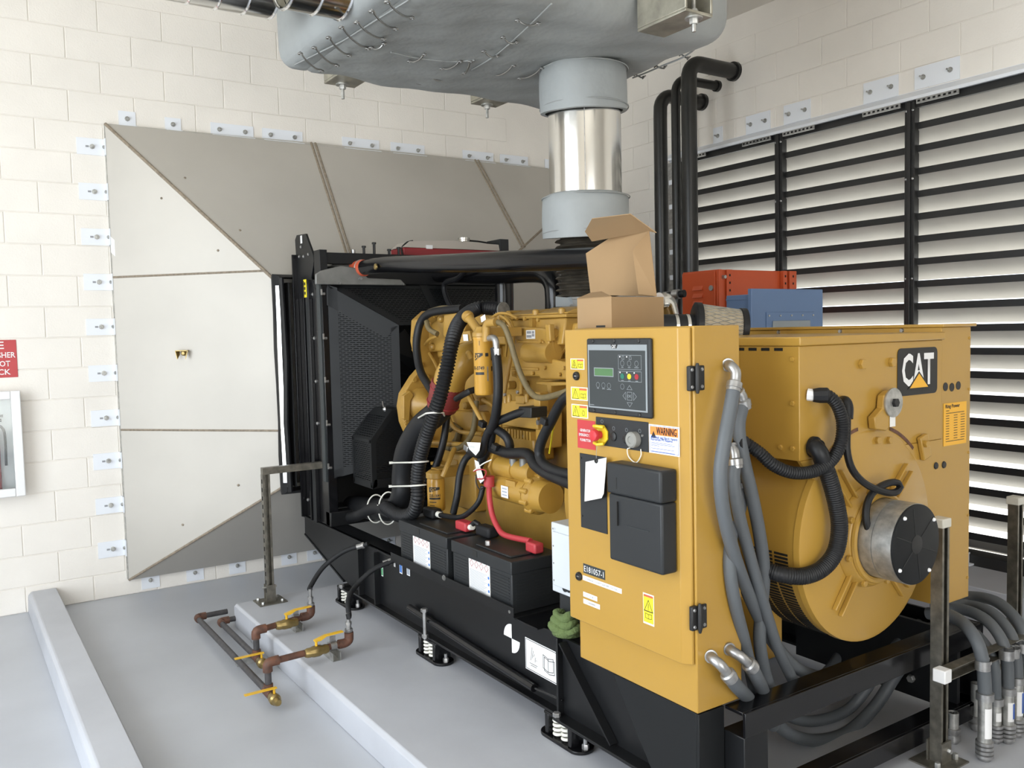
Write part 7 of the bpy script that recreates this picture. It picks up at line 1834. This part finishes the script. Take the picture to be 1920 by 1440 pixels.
# strut arm with conduit clamps
YA = 1.695; zA = (2.969,1.695,0.502)[2]; xA = (2.917,1.695,0.503)[0]
t = thing('conduit_rack', 'horizontal strut channel with white cap and pipe clamps holding the arching conduits', 'bracket', (xA, YA, zA - 0.02))
m = MB(); L = 0.75; m.box((xA + 0.03, YA - 0.02, zA - 0.02), (xA + L, YA + 0.02, zA - 0.017)); m.box((xA + 0.03, YA - 0.02, zA + 0.017), (xA + L, YA + 0.02, zA + 0.02)); m.box((xA + 0.03, YA + 0.017, zA - 0.017), (xA + L, YA + 0.02, zA + 0.017)); m.build('channel', 'strut_galv', t)
MB().box((xA, YA - 0.024, zA - 0.024), (xA + 0.045, YA + 0.024, zA + 0.024)).build('end_cap', 'white', t, bevel=0.004)
for q in ((3.145,1.655,0.512), (3.315,1.7,0.471), (3.352,1.675,0.482), (3.438,1.68,0.474)):
    m = MB().lathe((q[0], YA - 0.035, zA - 0.018), UP, [(0, 0.027), (0.036, 0.027)], 20, False, False); m.obox((q[0] + 0.034, YA - 0.03, zA), (1, 0, 0), (0, 1, 0), UP, 0.03, 0.012, 0.032); cl = m.build('pipe_clamp', 'zinc', t)
    MB().lathe((q[0] + 0.036, YA - 0.037, zA), YM, [(0, 0.011), (0.004, 0.011), (0.0041, 0.007), (0.010, 0.007)], 12).build('clamp_screw', 'galv', cl)
m = MB().hose([(3.384,1.66,0.532),(3.424,1.66,0.533),(3.461,1.66,0.515),(3.425,1.66,0.508),(3.373,1.66,0.524)], 0.0022, 6, 0.008); tag(m.build('tie_wire', 'lace_wire'), 'twist of thin silver wire by the conduits at the right edge', 'wire')

# ================================================================ black looms on the generator end
k1 = thing('generator_loom', 'ribbed black loom from the white gland curving back to the cabinet', 'hose', (2.268,1.78,1.294))
MB().corr([(2.396,1.8,1.536),(2.415,1.785,1.534),(2.444,1.77,1.501),(2.465,1.765,1.439),(2.451,1.765,1.37),(2.405,1.77,1.319),(2.334,1.78,1.294),(2.254,1.8,1.297),(2.189,1.82,1.326),(2.15,1.84,1.365),(2.117,1.865,1.396)], 0.0215, 0.009, 0.12, 12).build('loom_tube', 'rubber', k1)
a, b = V((2.373,1.832,1.538)), V((2.383,1.815,1.536))
MB().lathe(a, b - a, [(0, 0.020), (0.03, 0.020)], 8).build('gland', 'white', k1)
MB().lathe((2.378,1.815,1.536), (0.6, -0.6, 0), [(0, 0.022), (0.02, 0.026), (0.045, 0.026), (0.05, 0.022)], 10).build('gland_nut', 'rubber', k1)
a = V((2.088,1.874,1.404)); MB().lathe(a, YM, [(0, 0.026), (0.012, 0.026), (0.013, 0.021), (0.03, 0.021)], 12).build('cabinet_gland', 'rubber', k1)
k2 = thing('exciter_loom', 'thick black conduit from the box elbow looping under the generator barrel', 'hose', (2.401,1.78,0.939))
MB().corr([(2.404,1.79,1.306),(2.425,1.785,1.255),(2.452,1.78,1.172),(2.462,1.775,1.091),(2.446,1.78,1.012),(2.393,1.79,0.964),(2.326,1.81,0.946),(2.262,1.84,0.954),(2.232,1.88,0.965)], 0.0285, 0.008, 0.06, 14).build('loom_tube', 'rubber', k2)
q = V((2.4,1.832,1.362)); MB().lathe(q, YM, [(0, 0.036), (0.012, 0.036), (0.014, 0.028), (0.03, 0.026)], 20).build('elbow_flange', 'rubber', k2)
MB().tube(spline([(2.376,1.81,1.367),(2.374,1.79,1.355),(2.387,1.785,1.326),(2.403,1.785,1.293)], 0.01), 0.0285, 14).build('elbow', 'rubber', k2)
k3 = thing('sensor_cable', 'thin black cable looped over the bearing boss into the exciter cover', 'cable', (2.663,1.76,1.194))
MB().hose([(2.553,1.82,1.506),(2.523,1.79,1.477),(2.502,1.775,1.426),(2.495,1.77,1.347),(2.516,1.765,1.283),(2.573,1.76,1.232),(2.655,1.755,1.196),(2.728,1.75,1.18),(2.766,1.75,1.196),(2.748,1.755,1.214),(2.694,1.76,1.213),(2.634,1.765,1.193),(2.598,1.765,1.156),(2.585,1.76,1.103),(2.602,1.755,1.056),(2.634,1.74,1.021),(2.639,1.72,1.009)], 0.0125, 10).build('cable_run', 'rubber', k3)
MB().tube(spline([(2.558,1.832,1.505),(2.531,1.8,1.506),(2.528,1.79,1.486),(2.519,1.785,1.451)], 0.008), 0.018, 12).build('elbow_gland', 'rubber', k3)

# ================================================================ small-bore fuel piping on the pad
def fuel_line(nm, lab, X, z, ya, yr, zr, xe, ye, valve_y):
    t = thing(nm, lab, 'pipe', (X, yr, 0.0), 'rusty fuel pipes on the floor')
    r = 0.0165
    MB().tube([(1.428, ya, z), (X + 0.05, ya, z)], r, 12).build('wall_stub', 'pipe_steel', t)
    MB().tube(spline([(X + 0.055, ya, z), (X + 0.02, ya, z), (X + 0.004, ya - 0.008, z), (X, ya - 0.03, z), (X, ya - 0.06, z)], 0.01), 0.022, 14).build('elbow', 'rust', t)
    MB().cyl((X, ya - 0.05, z), (X, yr + 0.03, z), r, n=14).build('long_run', 'pipe_steel', t)
    m = MB().tube([(X, yr + 0.045, z), (X, yr - 0.045, z)], 0.022, 14); m.tube([(X, yr, z), (X, yr, z + 0.045)], 0.022, 14); m.build('tee', 'rust', t)
    MB().cyl((X, yr, z + 0.04), (X, yr, zr - 0.03), r, n=12).build('riser', 'pipe_steel', t)
    MB().tube(spline([(X, yr, zr - 0.045), (X, yr, zr - 0.012), (X + 0.01, yr, zr - 0.002), (X + 0.03, yr, zr), (X + 0.055, yr, zr)], 0.008), 0.0235, 14).build('elbow', 'rust', t)
    d = V((xe - X, ye - yr, 0)); 
    MB().cyl((X + 0.05, yr, zr), (xe - 0.03, ye, zr), r, n=12).build('cross_run', 'rust', t)
    MB().tube(spline([(xe - 0.055, ye, zr), (xe - 0.02, ye, zr), (xe, ye, zr + 0.01), (xe + 0.003, ye, zr + 0.03), (xe + 0.003, ye, zr + 0.05)], 0.008), 0.0235, 14).build('elbow', 'rust', t)
    MB().lathe((xe + 0.003, ye, zr + 0.05), UP, [(0, 0.016), (0.006, 0.02), (0.02, 0.02), (0.021, 0.013), (0.04, 0.013), (0.041, 0.016), (0.055, 0.016), (0.056, 0.010), (0.10, 0.011)], 10).build('hose_fitting', 'zinc', t)
    vx = X + (xe - X) * (0.52 if X > 1.3 else 0.58)
    MB().lathe((vx - 0.06, yr, zr), (1, 0, 0), [(0, 0.019), (0.012, 0.024), (0.03, 0.024), (0.045, 0.028), (0.075, 0.028), (0.09, 0.022), (0.105, 0.024), (0.12, 0.02)], 10).build('ball_valve', 'brass', t)
    m = MB().cyl((vx, yr, zr + 0.02), (vx, yr, zr + 0.05), 0.007, n=8); m.prism([(vx - 0.01, yr - 0.012, zr + 0.05), (vx + 0.02, yr - 0.012, zr + 0.05), (vx + 0.05, yr - 0.012, zr + 0.065), (vx + 0.14, yr - 0.012, zr + 0.068), (vx + 0.14, yr - 0.012, zr + 0.073), (vx + 0.048, yr - 0.012, zr + 0.071), (vx - 0.01, yr - 0.012, zr + 0.056)], (0, 0.024, 0)); m.build('valve_handle', 'valve_yellow', t)
    # low-point drain valve
    MB().lathe((X, yr - 0.045, z), YM, [(0, 0.018), (0.008, 0.024), (0.02, 0.024), (0.03, 0.028), (0.055, 0.028), (0.065, 0.02), (0.08, 0.022), (0.10, 0.014)], 10).build('drain_valve', 'brass', t)
    m = MB().cyl((X, yr - 0.085, z + 0.02), (X, yr - 0.085, z + 0.05), 0.006, n=8); m.box((X - 0.14, yr - 0.095, z + 0.05), (X + 0.012, yr - 0.075, z + 0.055)); m.build('drain_handle', 'valve_yellow', t)
    # strut clamp on the pad
    sx = xe - 0.085
    m = MB().box((sx - 0.022, ye - 0.05, 0.1405), (sx + 0.022, ye + 0.13, 0.1425)); m.box((sx - 0.022, ye - 0.05, 0.1425), (sx - 0.019, ye + 0.13, zr - 0.022)); m.box((sx + 0.019, ye - 0.05, 0.1425), (sx + 0.022, ye + 0.13, zr - 0.022)); m.build('strut_support', 'galv', t)
    MB().lathe((sx - 0.016, ye, zr), (1, 0, 0), [(0, 0.021), (0, 0.0235), (0.032, 0.0235), (0.032, 0.021)], 16).build('pipe_clamp', 'zinc', t)
    MB().obox((sx, ye, zr + 0.034), (1, 0, 0), (0, 1, 0), UP, 0.03, 0.006, 0.03).build('clamp_tab', 'zinc', t)
    return t


fuel_line('fuel_pipe_run', 'rusty fuel pipe with brass valves, longer run nearer the kerb', 1.243, 0.055, 5.46, 4.07, 0.205, 1.668, 4.09, 3.98)
fuel_line('fuel_pipe_run', 'rusty fuel pipe with brass valves, shorter run beside the pad edge', 1.337, 0.055, 5.31 - 0.02, 4.56, 0.205, 1.664, 4.62, 4.4)
q = (1.274,4.658,0.02)
m = MB().box((q[0] - 0.02, q[1] - 0.02, 0.001), (1.40, q[1] + 0.02, 0.034)); t = m.build('floor_strut', 'galv'); tag(t, 'short galvanised strut piece on the floor under both fuel pipes', 'strut')
hose_thing('fuel_hose', 'black rubber fuel hose from the nearer rusty elbow up to the skid', [(1.671, 4.09, 0.352)] + [(1.675,4.086,0.332),(1.7,4.153,0.401),(1.78,4.232,0.444),(1.88,4.231,0.512),(1.985,4.198,0.551)], 0.0135, 'rubber_soft')
hose_thing('fuel_hose', 'black rubber fuel hose from the farther rusty elbow up to the skid nose', [(1.667, 4.62, 0.352)] + [(1.68,4.65,0.357),(1.77,4.678,0.446),(1.88,4.63,0.53),(1.985,4.529,0.577)], 0.0135, 'rubber_soft')
for q, lab in (((1.985,4.205,0.549), 'steel hose end where the nearer fuel hose meets the skid'), ((1.98,4.548,0.571), 'steel hose end where the farther fuel hose meets the skid nose')):
    m = MB().lathe(V(q) + V((-0.05, 0.02, -0.012)), (0.9, -0.35, 0.2), [(0, 0.015), (0.03, 0.016), (0.031, 0.019), (0.045, 0.019)], 10); tag(m.build('hose_fitting', 'zinc'), lab, 'fitting')
